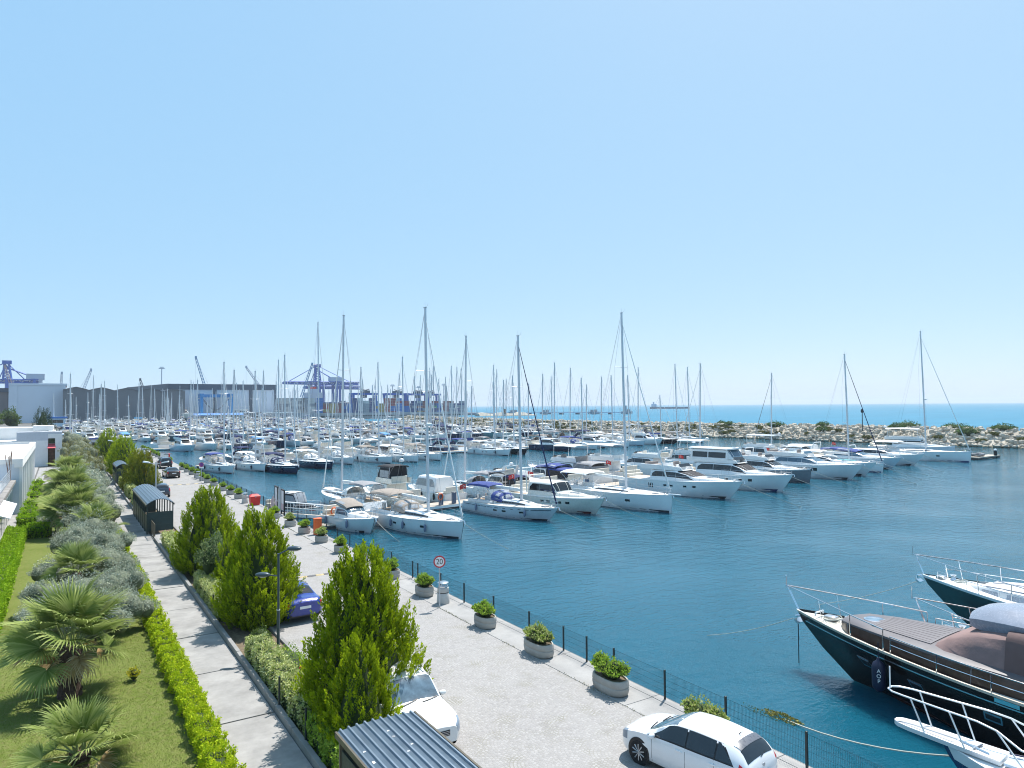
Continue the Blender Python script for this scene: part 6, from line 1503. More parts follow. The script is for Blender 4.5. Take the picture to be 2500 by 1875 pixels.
# variants for the crowd behind
MV = [('white motor cruiser with blue canopy', motorboat(11, 3.7, 1.6, 1.2, cabin=(-.2, .04, .16), ch=1.25, fly=True, top=True, topc=CANVB, detail=1, flyc=CANVB)), ('white flybridge motor cruiser', motorboat(12, 4.0, 1.8, 1.4, cabin=(-.26, .03, .16), ch=1.4, fly=True, detail=1)), ('low white motor cruiser with grey hood', motorboat(10, 3.4, 1.4, 1.0, cabin=(-.16, .04, .14), ch=1.0, fly=False, top=True, topc=CANVG, arch=False, detail=1)),
      ('tall white motor cruiser with hard top', motorboat(13, 4.3, 1.9, 1.5, cabin=(-.28, .04, .17), ch=1.5, fly=True, hard=True, detail=1)), ('dark hulled motor cruiser', motorboat(12, 4.0, 1.7, 1.4, hull=NAVY, cabin=(-.24, .03, .16), ch=1.35, fly=True, detail=1)), ('white motor cruiser with sky blue cover', motorboat(10.5, 3.5, 1.5, 1.1, cabin=(-.2, .04, .15), ch=1.1, fly=False, top=True, topc=CANVY, arch=False, detail=1)),
      ('cream motor cruiser with beige hood', motorboat(10, 3.4, 1.5, 1.1, hull=OFFWHITE, coach=OFFWHITE, cabin=(-.2, .04, .15), ch=1.2, fly=False, top=True, topc=CANVT, arch=False, detail=1)), ('white motor cruiser with navy aft curtains', motorboat(11, 3.7, 1.6, 1.2, cabin=(-.2, .04, .16), ch=1.3, fly=True, aftc=CANVN, detail=1)), ('teal hulled motor cruiser', motorboat(12.5, 4.0, 1.8, 1.4, hull=mat('sea_green_hull', (.18, .36, .38), .25), cabin=(-.26, .03, .16), ch=1.35, fly=True, detail=1))]
SV = [('white sailing boat with blue covers', s2(WHITE, 'blue', 11, 14.5, 1)), ('white sailing boat with beige covers', s2(WHITE, 'beige', 12, 15.5, 1)), ('white sailing boat with white covers', s2(WHITE, 'white', 11.5, 15, 1)), ('navy sailing boat with navy covers', s2(NAVY, 'navy', 12, 16, 1)), ('white sailing boat with grey covers', s2(WHITE, 'grey', 10.5, 14, 1))]
PROT = {}
def variant(i, kind, x, y, rz, label, group, parts):
    """a copy of one of the crowd's kinds: with its parts, or as one mesh where it shows too small"""
    V = SV if kind == 'sailing_yacht' else MV; key = (kind, i, parts)
    cat = 'sailing yacht' if kind == 'sailing_yacht' else 'motor yacht'
    if key not in PROT:
        if parts: o = V[i][1].link(thing(kind, label, cat, (x, y, ZW), rz, group))
        else: o = tag(link(kind, V[i][1].joined(kind), None, (x, y, ZW), rz), label, cat, group)
        PROT[key] = o; return o
    if parts: return dup(PROT[key], (x, y, ZW), rz, label, group)
    o = link(kind, PROT[key].data, None, (x, y, ZW), rz); return tag(o, label, cat, group)
rr = random.Random(21)
# far side of the second pontoon, bows away
x = 26.0; k = 0
MF2 = [(31.3, 18.1), (61, 20.6), (81.2, 18.2), (85.6, 17), (94.2, 17.6), (105.3, 18.4), (115, 17), (120, 21.7), (126, 23.2), (132.6, 21.2), (138.7, 17.6), (146.9, 19.6), (164, 25)]
while x < 170:
    hit = [q for q in MF2 if abs(q[0] - x) < 2.5]; sail = bool(hit); i = rr.randrange(len(SV) if sail else len(MV)); L = 12
    if hit: x = hit[0][0]; MF2.remove(hit[0])
    if sail or rr.random() < .94:
        nm = (SV if sail else MV)[i][0]
        o = variant(i, 'sailing_yacht' if sail else 'motor_yacht', x, edge2(x) + 3.4 + 5.8 + rr.uniform(-.6, .8), B1 + rr.uniform(-.04, .04), f'{nm} behind the second pontoon, {ORD(k)} from the quay', 'boats along the far side of the second pontoon', x < 110)
        if sail: o.scale = (1, 1.1, hit[0][1] / 16.2)
        k += 1
    x += rr.uniform(4.4, 5.2)
# third pontoon, near side with the big blue topped cruiser
moor(motorboat(13.5, 4.6, 1.9, 1.5, hull=LBLUE, cabin=(-.2, .05, .16), ch=1.6, fly=True, top=True, topc=CANVB, flyc=CANVB, port='none', detail=1, coach=WHITE), 'white flybridge yacht under a big blue cover near the far quay bend', 29.3, 204.0, A1, 13.5, 'motor_yacht', 'boats along the third pontoon')
for side in (0, 1):
    x = 34.5 if side == 0 else 24.0; k = 0
    while x < 168:
        sail = rr.random() < (.52 if x > 55 else .25); i = rr.randrange(len(SV) if sail else len(MV))
        nm = (SV if sail else MV)[i][0]
        y = edge3(x) - 6.6 + rr.uniform(-.8, .5) if side == 0 else edge3(x) + 9.2
        o = variant(i, 'sailing_yacht' if sail else 'motor_yacht', x, y, A1 if side == 0 else B1, f'{nm} {"before" if side == 0 else "behind"} the third pontoon, {ORD(k)} from the quay', 'boats along the third pontoon', False)
        s = rr.uniform(.95, 1.15); o.scale = (s, s, s * (rr.uniform(1.1, 1.4) if sail else 1)); k += 1
        x += rr.uniform(4.6, 5.6)
for pk in range(5):
    for side in (0, 1):
        x = -5.0 + rr.uniform(0, 2)
        while x < 160:
            sail = rr.random() < (.36 if x > 40 else .16); i = rr.randrange(len(SV) if sail else len(MV))
            nm = (SV if sail else MV)[i][0]
            y0 = 288 + 66 * pk + SL * (x - 26)
            y = y0 - 6.6 + rr.uniform(-.8, .8) if side == 0 else y0 + 9.0
            if y < 582:
                o = variant(i, 'sailing_yacht' if sail else 'motor_yacht', x, y, A1 if side == 0 else B1, f'distant {nm} {"before" if side == 0 else "behind"} the {("fourth", "fifth", "sixth", "seventh", "eighth")[pk]} pontoon', 'boats crowding the distant pontoons', False)
                s = rr.uniform(.95, 1.2); o.scale = (s, s, s * (rr.uniform(1.0, 1.5) if sail else 1))
            x += rr.uniform(5.0, 6.6)

# ------------------------------------------------------------------ mooring lines from the near bows
def line(label, a, b, r=.022, sag=.25, m=None, name='mooring_line'):
    A, B = Vector(a), Vector(b); pts = []
    for k in range(9):
        q = k / 8; p = A.lerp(B, q); p.z -= sag * 4 * q * (1 - q) * .5; pts.append(p)
    return tag(obj(name, MB().tube(pts, r, 5), m or ROPE), label, 'mooring line', 'mooring lines at the bows')
for x, y, z, dx, dy, lab in ((24.7, 62.3, -.55, .3, -5.0, 'mooring line from the small beige topped cruiser into the water'), (30.0, 55.2, -.3, 1.2, -6.0, 'mooring line from the nearest big white sailing yacht'), (42.3, 58.0, -.45, 1.4, -6.5, 'mooring line from the grey hulled sailing yacht'), (49.1, 58.8, -.1, 1.3, -6, 'mooring line from the cream classic motor yacht'), (56, 55.8, -.1, 1.3, -7, 'mooring line from the straight bowed white sailing yacht'),
                           (70.2, 58.2, .3, 1.2, -8, 'mooring line from the yacht with four portholes'), (81.6, 59.4, .4, 1.5, -8, 'mooring line from the yacht with glass flybridge'), (93.6, 64.6, .1, 1.2, -7, 'mooring line from the grey hulled flybridge yacht'), (103, 62.5, .4, 1.6, -8, 'mooring line from the yacht with long hull window'), (110.2, 64.5, .3, 1.5, -7, 'mooring line from the turquoise covered yacht'), (117.2, 67, -.3, 1.6, -7, 'mooring line from the navy furled sailing yacht'), (125, 68.5, .2, 1.5, -7, 'mooring line from the blue hooded pale yacht'), (135, 69.7, .3, 1.6, -7, 'mooring line from the black windowed sport yacht'), (150.8, 68.8, 0, 2.2, -8, 'mooring line from the tallest masted yacht')):
    line(lab, (x, y, z), (x + dx, y + dy, ZW - .05), .022 if x < 60 else .03)
# ------------------------------------------------------------------ the yachts at the right edge, bows away from the camera
def place(bt, label, xb, yb, rz, L, kind='motor_yacht'):
    return moor(bt, label, xb, yb, rz, L, kind, 'yachts moored at the right edge, bows away')
BR_TRUNK = mat('grey_coachroof_paint', (.125, .115, .122), .45, var=.08, scale=1.5)
BR_VARN = mat('brown_varnished_side', (.060, .034, .026), .2, var=.3, scale=2, coat=.25)
BR_CANV = mat('rose_brown_canvas', (.225, .15, .14), .85, var=.14, scale=2, bump=.6, bscale=7)
BR_HULL = mat('brown_black_hull_paint', (.012, .009, .008), .16, var=.15, coat=.12, spec=.3)
CHROME = mat('polished_rail', (.85, .85, .86), .08, 1.0, var=.02)
L = 24.0; bt = Boat(); H = Hull(L, 5.6, 2.45, 1.75, 2.6, .92, .52, 2.1, .55, 22, crv=1.5, spoon=1.35)
bt.part('hull', H.shell(), BR_HULL); bt.part('deck', H.deck(.10), mat('pale_side_deck', (.60, .57, .50), .6, var=.06))
bt.part('sheer_strake', H.band(-L / 2 + .1, L / 2 - .05, .955, 1.0, .04, 22), mat('cream_rubbing_strake', (.60, .52, .42), .35, var=.1))
bt.part('cove_line', H.band(-L / 2 + .1, L / 2 - .3, .83, .85, .014, 22), STEEL)
bt.part('bulwark_wing', H.band(L / 2 - 4.6, L / 2 - .02, 1.0, 1.0, .03, 4), WHITE)
bt.part('boot_stripe', H.band(-L / 2 + .1, L / 2 - 2.5, -.02, .07, .01, 12), mat('red_brown_antifouling', (.05, .012, .012), .6))
st = []
for q, wd, hh in ((L / 2 - 2.3, .04, .05), (L / 2 - 2.42, .50, .30), (L / 2 - 2.9, .80, .42), (L / 2 - 4.0, .87, .50), (L / 2 - 6.0, .89, .56), (L / 2 - 8.0, .90, .62), (L / 2 - 17, .90, .7)):
    w_ = H.hb(q) * wd; st.append((q, w_, w_ * .93, H.zd(q) - .12, H.zd(q) + hh))
C = cab(st[::-1]); c_i = bt.part('trunk_cabin', C.mb(), BR_TRUNK)
for v0, v1 in ((.08, 1.7), (8.3, 9.92)): bt.part('varnished_side', C.patch(.02, 4.85, v0, v1, .014, 20, 2), BR_VARN, c_i)
bt.part('sun_pad', C.patch(1.85, 3.1, 3.5, 6.5, .03, 6, 6), mat('grey_sun_pad', (.14, .13, .138), .6, var=.06), c_i)
for k in range(9): bt.part('pad_seam', C.patch(1.9, 3.05, 3.7 + k * .31, 3.73 + k * .31, .036, 6, 1), mat('pad_seam_dark', (.08, .07, .075), .7), c_i)
zt = H.zd(L / 2 - 3.5) + .47
bt.part('round_hatch', MB().lathe([(.40, 0), (.41, .03), (.34, .05), (.32, .03), (.30, .03), (.02, .05)], (0, L / 2 - 3.55, zt), 24), CHROME, c_i)
# canvas covered windscreen and pod
st2 = [(L / 2 - 6.3, 1.5, .9, 3.0, 3.02), (L / 2 - 6.9, 1.7, 1.3, 2.95, 3.45), (L / 2 - 7.9, 1.85, 1.5, 2.9, 3.9), (L / 2 - 9.2, 2.0, 1.65, 2.85, 4.15)]
zb = H.zd(L / 2 - 7) + .50
CV = cab([(y, a, b, zb + (c - 2.95), zb + (d - 2.95)) for y, a, b, c, d in st2[::-1]]); v_i = bt.part('windscreen_cover', CV.mb(), BR_CANV)
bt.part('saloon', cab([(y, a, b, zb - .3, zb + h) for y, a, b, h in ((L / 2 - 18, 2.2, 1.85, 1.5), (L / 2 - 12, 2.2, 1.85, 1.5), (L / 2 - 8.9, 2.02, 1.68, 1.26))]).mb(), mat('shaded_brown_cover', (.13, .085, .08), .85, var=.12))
bt.part('upper_pod', MB().loft([[(x * k, y, zb + .95 + z * k2) for x, z in ((-1.2, 0), (-1.35, .5), (-.9, .85), (0, .95), (.9, .85), (1.35, .5), (1.2, 0))] for y, k, k2 in ((L / 2 - 7.4, .55, .55), (L / 2 - 7.8, .8, .8), (L / 2 - 8.8, 1, 1), (L / 2 - 17, 1.05, 1))], False, True, True), mat('pod_blue_grey', (.24, .27, .33), .25, coat=.3))
# rails
bt.part('bow_rail', H.rail(L / 2 - 4.8, L / 2 - .1, .80, .04, 1.55, .026, False, rise=.15, over=.55, n=14), CHROME)
bt.part('side_rail', H.rail(-L / 2 + 8, L / 2 - 5.1, .62, .06, 1.75, .022, True, join=False, n=14), CHROME)
bt.part('bow_staff', MB().tube([(0, L / 2 + .5, H.zd(L / 2) + .95), (0, L / 2 + .5, H.zd(L / 2) + 1.35)], .022, 6).ball((0, L / 2 + .5, H.zd(L / 2) + 1.38), .05, 8, 5), CHROME)
bt.part('windlass', MB().lathe([(.16, 0), (.10, .10), (.10, .2), (.16, .26), (.02, .28)], (.25, L / 2 - 2.3, H.zd(L / 2 - 2.3) - .05), 12).lathe([(.12, 0), (.08, .10), (.08, .2), (.13, .24), (.02, .26)], (-.3, L / 2 - 2.4, H.zd(L / 2 - 2.3) - .05), 12).box(-.2, .2, L / 2 - 1.9, L / 2 - 1.4, H.zd(L / 2 - 2), H.zd(L / 2 - 2) + .14, .03), STEEL)
bt.part('bow_cleat', MB().tube([(-.3, L / 2 - 1.1, H.zd(L / 2) - .02), (-.3, L / 2 - 1.1, H.zd(L / 2) + .1), (.3, L / 2 - 1.1, H.zd(L / 2) + .1), (.3, L / 2 - 1.1, H.zd(L / 2) - .02)], .04, 6), WHITE)
bt.part('coiled_rope', MB().tube([(.55 * math.cos(a) * (.3 + a / 30) - .1, L / 2 - 1.75 + .4 * math.sin(a) * (.3 + a / 30), H.zd(L / 2 - 2) + .02 + .004 * a) for a in np.linspace(0, 19, 70)], .02, 4), ROPE)
bt.part('anchor', MB().tube([(0, L / 2 - .3, H.zd(L / 2) - .18), (0, L / 2 + .05, H.zd(L / 2) - .35)], .06, 6).cbox((0, L / 2 - .12, H.zd(L / 2) - .52), (.5, .25, .1), 0, .6), STEEL)
for y in (L / 2 - 3.4, L / 2 - 6.0, L / 2 - 9.0, L / 2 - 12.5):
    o_ = H.band(y, y + .62, .50, .64, .02, 4, -1)
    p_i = bt.part('porthole_frame', o_, CHROME); bt.part('porthole_glass', H.band(y + .06, y + .56, .53, .61, .032, 4, -1), GLASS, p_i)
for y in (L / 2 - 9.6,):
    p_ = H.band(y, y + .75, .88, .95, .05, 3, -1); bt.part('fairlead', p_, CHROME)
for y in (L / 2 - 4.7, L / 2 - 10.6):
    b = H.hb(y); f_ = MB().lathe([(.02, 0), (.10, .03), (.22, .14), (.25, .30), (.25, .95), (.2, 1.1), (.08, 1.2), (.05, 1.3), (.015, 1.32), (.015, 1.9)], (-(b + .16), y, H.zd(y) * .30), 14)
    f_i = bt.part('fender', f_, FENDN)
    if y > L / 2 - 10:
        for k, ch in enumerate('AOP'):
            m = Matrix.Translation((-(b + .16) - .225, y - .115, H.zd(y) * .30 + .86 - k * .19)) @ Matrix.Rotation(-PI / 2 + .42, 4, 'Z') @ Matrix.Rotation(PI / 2, 4, 'X')
            bt.P.append(('lettering', None, None, f_i, 0, m, text_mesh(ch, .20, SIGNW, .012)))
place(bt, 'large black and brown motor yacht with grey foredeck and rose canvas cover', 28.4, 20.4, .06, L)
tag(obj('anchor_chain', MB().tube([(0, 0, 2.0), (0, 0, -.1)], .022, 6), FENDK, None, (28.42, 20.35, ZW)), 'dark anchor chain hanging straight down from the black yacht', 'anchor chain')

def big_white(L, B, fb, fs, hull, seed, padm, deckm=WHITE, rk=2.6):
    bt = Boat(); H = Hull(L, B, fb, fs, rk, .92, .5, 2.2, .55, 20, crv=1.5, spoon=1.35)
    bt.part('hull', H.shell(), hull); bt.part('deck', H.deck(.05), deckm)
    bt.part('rubbing_strake', H.band(-L / 2 + .1, L / 2 - .03, .94, 1.0, .035, 20), WHITE)
    st = [(y, H.hb(y) * wd, H.hb(y) * wd * .9, H.zd(y) - .1, H.zd(y) + hh) for y, wd, hh in ((L / 2 - 2.3, .05, .02), (L / 2 - 2.8, .5, .18), (L / 2 - 4.2, .72, .36), (L / 2 - 7.5, .78, .55), (L / 2 - 12, .8, .8))]
    C = cab(st[::-1]); c_i = bt.part('trunk_cabin', C.mb(), WHITE)
    pd = MB()
    for v0, v1 in ((3.0, 4.6), (5.4, 7.0)): C.patch(.9, 2.6, v0, v1, .05, 5, 3, pd)
    bt.part('sun_pads', pd, padm, c_i)
    bt.part('deck_hatch', C.patch(2.75, 3.05, 4.4, 5.6, .03, 2, 2), GLASS, c_i)
    w2 = MB()
    for v0, v1 in ((.4, 1.3), (8.7, 9.6)): C.patch(.5, 2.7, v0, v1, .012, 8, 1, w2)
    bt.part('cabin_band', w2, mat('silver_trim', (.45, .46, .50), .25, .5), c_i)
    st = [(y, a, b, H.zd(y), H.zd(y) + h) for y, a, b, h in ((L / 2 - 9.0, 1.3, .9, .6), (L / 2 - 10.6, 1.8, 1.45, 1.9), (L / 2 - 15, 1.95, 1.6, 2.2))]
    S2 = cab(st[::-1]); s_i = bt.part('saloon', S2.mb(), WHITE); bt.part('windscreen', S2.patch(1.1, 1.9, 2.3, 7.7, .02, 4, 6), GLASS, s_i)
    bt.part('bow_rail', H.rail(L / 2 - 6.5, L / 2 - .1, .85, .05, 1.6, .026, False, rise=.12, over=.4, n=14), CHROME)
    bt.part('mid_rail', H.rail(L / 2 - 6.0, L / 2 - 1.0, .42, .06, 1.6, .016, False, join=False, n=10), CHROME)
    bt.part('bow_staff', MB().tube([(0, L / 2 + .45, H.zd(L / 2) + .9), (0, L / 2 + .45, H.zd(L / 2) + 1.45)], .016, 5), CHROME)
    bt.part('windlass', MB().lathe([(.16, 0), (.10, .10), (.10, .2), (.16, .26), (.02, .28)], (.2, L / 2 - 1.5, H.zd(L / 2 - 1.5)), 12).box(-.25, .2, L / 2 - 1.2, L / 2 - .8, H.zd(L / 2 - 1), H.zd(L / 2 - 1) + .13, .03), STEEL)
    bt.part('coiled_rope', MB().tube([(.45 * math.cos(a) * (.3 + a / 30) - .15, L / 2 - 2.0 + .35 * math.sin(a) * (.3 + a / 30), H.zd(L / 2 - 2) + .03 + .004 * a) for a in np.linspace(0, 19, 60)], .02, 4), ROPE)
    bt.part('anchor', MB().tube([(0, L / 2 - .4, H.zd(L / 2) - .08), (0, L / 2 + .22, H.zd(L / 2) - .12), (0, L / 2 + .28, H.zd(L / 2) - .4)], .06, 6).cbox((0, L / 2 + .12, H.zd(L / 2) - .42), (.45, .2, .1), 0, .6), CHROME)
    for y in (L / 2 - 5, L / 2 - 8): bt.part('porthole', H.band(y, y + .6, .52, .66, .015, 3, -1), GLASS)
    return bt
place(big_white(21, 5.0, 2.5, 1.8, mat('sea_green_black_hull', (.022, .05, .048), .15, coat=.3), 1, mat('silver_pads', (.50, .48, .50), .5)), 'white motor yacht with pale sun pads, farthest up at the right edge', 39.6, 20.6, .04, 21)
place(big_white(17.5, 4.3, 2.2, 1.6, TEALH, 2, CUSHG), 'white decked motor yacht squeezed between the black yacht and the far white one', 31.9, 16.6, .02, 17.5)

# the white bow with its plank and pulpit at the lower right
L = 14.0; bt = Boat(); H = Hull(L, 4.2, 1.85, 1.35, 1.5, .9, .5, 1.9, .5, 18, crv=1.5, spoon=1.3)
bt.part('hull', H.shell(), mat('royal_navy_hull', (.012, .02, .10), .15, coat=.5)); bt.part('deck', H.deck(.03), WHITE)
bt.part('white_topsides', H.band(-L / 2 + .1, L / 2 - .2, .80, 1.0, .02, 18, 0, None, 3), WHITE)
z = H.zd(L / 2)
pk = [[(-.42, L / 2 - 1.6, 0), (.42, L / 2 - 1.6, 0)], [(-.36, L / 2 - .4, .04), (.36, L / 2 - .4, .04)], [(-.30, L / 2 + .8, .09), (.30, L / 2 + .8, .09)], [(-.22, L / 2 + 1.15, .10), (.22, L / 2 + 1.15, .10)], [(-.08, L / 2 + 1.28, .10), (.08, L / 2 + 1.28, .10)]]
top = [[(a[0], a[1], z + a[2] + .10) for a in r] for r in pk]; bot = [[(a[0] * .9, a[1], z + a[2] - .04) for a in r] for r in pk]
b = MB().loft([[r[0], r[1], q[1], q[0]] for r, q in zip(top, bot)], True, True, True)
p_i = bt.part('bow_plank', b, WHITE); bt.part('plank_tread', MB().loft([[(r[0][0] * .72, r[0][1], r[0][2] + .012), (r[1][0] * .72, r[1][1], r[1][2] + .012)] for r in top[1:4]]), mat('plank_tread_grey', (.45, .45, .46), .8), p_i)
WR = mat('white_painted_rail', (.80, .80, .78), .3, var=.02)
hi = []; lo_ = []
for sx in (-1, 1):
    hi.append([(sx * 1.35, L / 2 - 5.2, z + .62), (sx * 1.05, L / 2 - 3.2, z + .66), (sx * .80, L / 2 - 2.2, z + .74), (sx * .60, L / 2 - 1.6, z + .98), (sx * .52, L / 2 - 1.1, z + 1.05), (sx * .36, L / 2 + .9, z + 1.10), (sx * .28, L / 2 + 1.25, z + 1.10)])
loop = hi[0] + [(-.12, L / 2 + 1.42, z + 1.10), (.12, L / 2 + 1.42, z + 1.10)] + hi[1][::-1]
pr = MB().tube(loop, .028, 8)
for sx in (-1, 1):
    for (a, b_) in (((.36, L / 2 + .7, z + 1.10), (.28, L / 2 + .35, z + .16)), ((.50, L / 2 - .4, z + 1.07), (.40, L / 2 - .75, z + .10)), ((.62, L / 2 - 1.6, z + .98), (.62, L / 2 - 2.3, z + .05)), ((1.05, L / 2 - 3.2, z + .66), (1.0, L / 2 - 3.5, z))):
        pr.tube([(sx * a[0], a[1], a[2]), (sx * b_[0], b_[1], b_[2])], .024, 7)
bt.part('pulpit_rail', pr, WR)
bt.part('bow_staff', MB().tube([(0, L / 2 + 1.42, z + 1.1), (0, L / 2 + 1.42, z + 1.75)], .022, 6), WR)
bt.part('deck_hatch', MB().box(-.32, .32, L / 2 - 2.3, L / 2 - 1.65, z - .02, z + .06, .02), mat('pale_blue_hatch', (.45, .55, .65), .3))
bt.part('windlass', MB().tube([(-.22, L / 2 - 1.3, z + .12), (-.02, L / 2 - .5, z + .16)], .04, 6).tube([(-.3, L / 2 - .9, z + .14), (.2, L / 2 - 1.0, z + .16)], .03, 6), STEEL)
rp = random.Random(8)
b = MB()
for k in range(12): b.tube([(-.9 + rp.uniform(-.05, .2), L / 2 - 2.75 + rp.uniform(-.25, .25), z + .76), (-.9 + rp.uniform(-.05, .2), L / 2 - 2.75 + rp.uniform(-.25, .25), z + .40 + rp.uniform(-.1, .1)), (-.85 + rp.uniform(-.05, .2), L / 2 - 2.75 + rp.uniform(-.25, .25), z + .10)], .024, 5)
bt.part('hanging_rope', b, ROPE)
bt.part('deck_box', MB().box(-.9, -.25, L / 2 - 3.9, L / 2 - 3.2, z - .12, z + .22, .06), WHITE)
st = [(y, H.hb(y) * wd, H.hb(y) * wd * .9, H.zd(y) - .1, H.zd(y) + hh) for y, wd, hh in ((L / 2 - 4.2, .06, .02), (L / 2 - 4.8, .5, .25), (L / 2 - 8, .7, .5))]
bt.part('trunk_cabin', cab(st[::-1]).mb(), WHITE)
for y in (L / 2 - 3.0, L / 2 - 5.2): bt.part('porthole', H.band(y, y + .4, .66, .78, .03, 3, -1), WHITE)
place(bt, 'white bow with plank and tubular pulpit rail at the lower right corner', 22.0, 11.0, .12, L)
# ropes and drifting weed
line('thick mooring rope running from the lower right bow to a floating weed clump', (22.4, 10.9, -.5), (22.9, 17.0, ZW), .028, .5)
WEEDF = leaf_mat('floating_weed', (.12, .12, .03), (.36, .34, .10), .2)
bush('weed_clump', 'yellow green weed clump floating on the mooring rope', 'seaweed', (23.0, 17.2, ZW), [((0, 0, 0), (.3, .75, .07), 420), ((-.3, .7, -.03), (.25, .8, .04), 200)], WEEDF, .12, 71, None, .4, False, False)
line('thin mooring line from the black yacht out to open water', (28.3, 20.5, .2), (27.9, 25.3, ZW), .016, .3)
line('thin mooring line from the far white yacht bow out to open water', (39.5, 20.7, .3), (37.5, 25.5, ZW), .016, .3)
bush('weed_clump', 'small dark weed clump drifting far right on open water', 'seaweed', (78, 27.5, ZW), [((0, 0, .02), (.5, .25, .12), 90)], DARKL, .2, 72, None, .5, False, False)
# ------------------------------------------------------------------ breakwater
ROCK = None
def rock_mat():
    k = NT('breakwater_limestone'); p = k.pos(); o = k.obj()
    rnd = k.n('ObjectInfo').outputs['Random']
    a = k.noise(p, .35, 5, .65); b = k.noise(p, 1.7, 4, .7)
    c = k.mix(k.ramp(a, .3, .7), (.39, .345, .28), (.565, .515, .43))
    c = k.mix(k.ramp(b, .5, .8, 0, .6), c, (.26, .22, .17))
    z = k.n('SeparateXYZ'); k.put(z.inputs[0], p)
    wet = k.ramp(k.math('ADD', z.outputs[2], k.math('MULTIPLY', a, .5)), ZW + .45, ZW + .85, .8, 0)
    c = k.mix(wet, c, (.10, .09, .05))
    return k.done(k.bsdf(c, .9, normal=k.bump(b, .6, .15), spec=.2))
ROCK = rock_mat()
BWP = [(224, -60), (214, 20), (209, 52), (204.6, 84), (199.4, 130), (194.4, 176.5), (189, 230), (185.1, 283), (187, 315), (190.3, 340), (196, 390), (200, 425), (206, 480)]
def bw(s):
    d = [0]
    for a, b in zip(BWP, BWP[1:]): d.append(d[-1] + math.dist(a, b))
    s = min(max(s, 0), d[-1] - .01)
    k = max(i for i in range(len(d)) if d[i] <= s); q = (s - d[k]) / (d[k + 1] - d[k])
    x = BWP[k][0] + (BWP[k + 1][0] - BWP[k][0]) * q; y = BWP[k][1] + (BWP[k + 1][1] - BWP[k][1]) * q
    tx, ty = BWP[k + 1][0] - BWP[k][0], BWP[k + 1][1] - BWP[k][1]; l = math.hypot(tx, ty)
    return x, y, ty / l, -tx / l           # and the outward (seaward, +X) normal
LEN = sum(math.dist(a, b) for a, b in zip(BWP, BWP[1:]))
t = thing('breakwater', 'long pale rock breakwater with green shrubs between harbour and sea', 'breakwater')
b = MB(); rg = []
for k in range(90):
    x, y, nx, ny = bw(LEN * k / 89); rg.append([(x + nx * d, y + ny * d, z) for d, z in ((-3, -4), (.5, ZW), (7, 2.3), (11, 2.3), (19, -4))])
obj('core', MB().loft(rg), ROCK, t, smooth=0)
def rock_verts(rr, s):
    """irregular faceted boulder"""
    V = []; n = 7; m = 4
    sx, sy, sz = s * rr.uniform(.75, 1.25), s * rr.uniform(.7, 1.1), s * rr.uniform(.5, .85)
    for i in range(m + 1):
        th = PI * i / m
        for k in range(n):
            a = 2 * PI * k / n; r = rr.uniform(.78, 1.12)
            f = lambda c: math.copysign(abs(c) ** .75, c)
            V.append((f(math.sin(th)) * f(math.cos(a)) * sx * r, f(math.sin(th)) * f(math.sin(a)) * sy * r, -math.cos(th) * sz * r))
    Fs = [(i * n + k, i * n + (k + 1) % n, (i + 1) * n + (k + 1) % n, (i + 1) * n + k) for i in range(m) for k in range(n)]
    return V, Fs
rr = random.Random(31)
RM = []
for k in range(12):
    V, Fs = rock_verts(rr, 1.0); RM.append((V, Fs, mesh_of(MB().add(V, Fs), 'rock', ROCK, 0)))
spots = []
s = 0.0
while s < LEN:
    for d, z in ((.0, ZW + .1), (1.2, ZW + .7), (2.4, ZW + 1.4), (3.6, ZW + 2.1), (4.8, ZW + 2.8), (6.0, ZW + 3.5), (7.2, ZW + 4.1), (8.6, ZW + 4.4), (10.2, ZW + 4.4)):
        x, y, nx, ny = bw(s + rr.uniform(-.9, .9)); dd = d + rr.uniform(-.5, .5)
        spots.append((x + nx * dd, y + ny * dd, z + rr.uniform(-.15, .25), rr.uniform(.5, 1.0) * (1.15 if d < 1 else 1)))
    s += 1.3
def vis(p): 
    dep = math.sin(YAW) * p[0] + math.cos(YAW) * p[1]; lat = math.cos(YAW) * p[0] - math.sin(YAW) * p[1]
    return dep, lat / max(dep, .1)
order = sorted((q for q in spots if abs(vis(q)[1]) < .74), key=lambda q: vis(q)[0] / q[3])
near = set(map(id, order[:300]))
B = MB()
for q in spots:
    M = Matrix.Translation(q[:3]) @ Matrix.Rotation(rr.uniform(0, 6.28), 4, 'Z') @ Matrix.Rotation(rr.uniform(-.4, .4), 4, 'X') @ Matrix.Scale(q[3], 4)
    if id(q) in near:
        o = link('rock', RM[rr.randrange(12)][2], t); o.matrix_local = M
    else:
        V, Fs, _ = RM[rr.randrange(12)]; B.add([tuple(M @ Vector(v)) for v in V], Fs)
o = obj('rocks', B, ROCK, t, smooth=0); o['kind'] = 'stuff'
rng = np.random.default_rng(77)
Ps = []; 
for k in range(260):
    s = rng.uniform(0, LEN); 
    if s < 215 and rng.random() < .72: continue
    x, y, nx, ny = bw(s); d = rng.choice([2.0, 3.0, 4.2, 5.0, 6.0]); rx = rng.uniform(.8, 2.6)
    z = ZW + .6 + d * .56
    n = int(110 * rx); dd = rng.normal(size=(n, 3)); dd /= np.linalg.norm(dd, axis=1, keepdims=True)
    Ps.append(dd * np.array([.8, rx, .5]) * rng.uniform(.5, 1, (n, 1)) + np.array([x + nx * d, y + ny * d, z]))
P = np.concatenate(Ps); n = len(P)
o = obj('ground_cover', leaves(P, rng.normal(size=(n, 3)) * .5 + np.array([-.3, 0, .6]), rng.uniform(.35, .6, n), .28, rng, rng.random(n)), leaf_mat('breakwater_scrub', (.07, .09, .02), (.20, .19, .06), .2), t); o['kind'] = 'stuff'
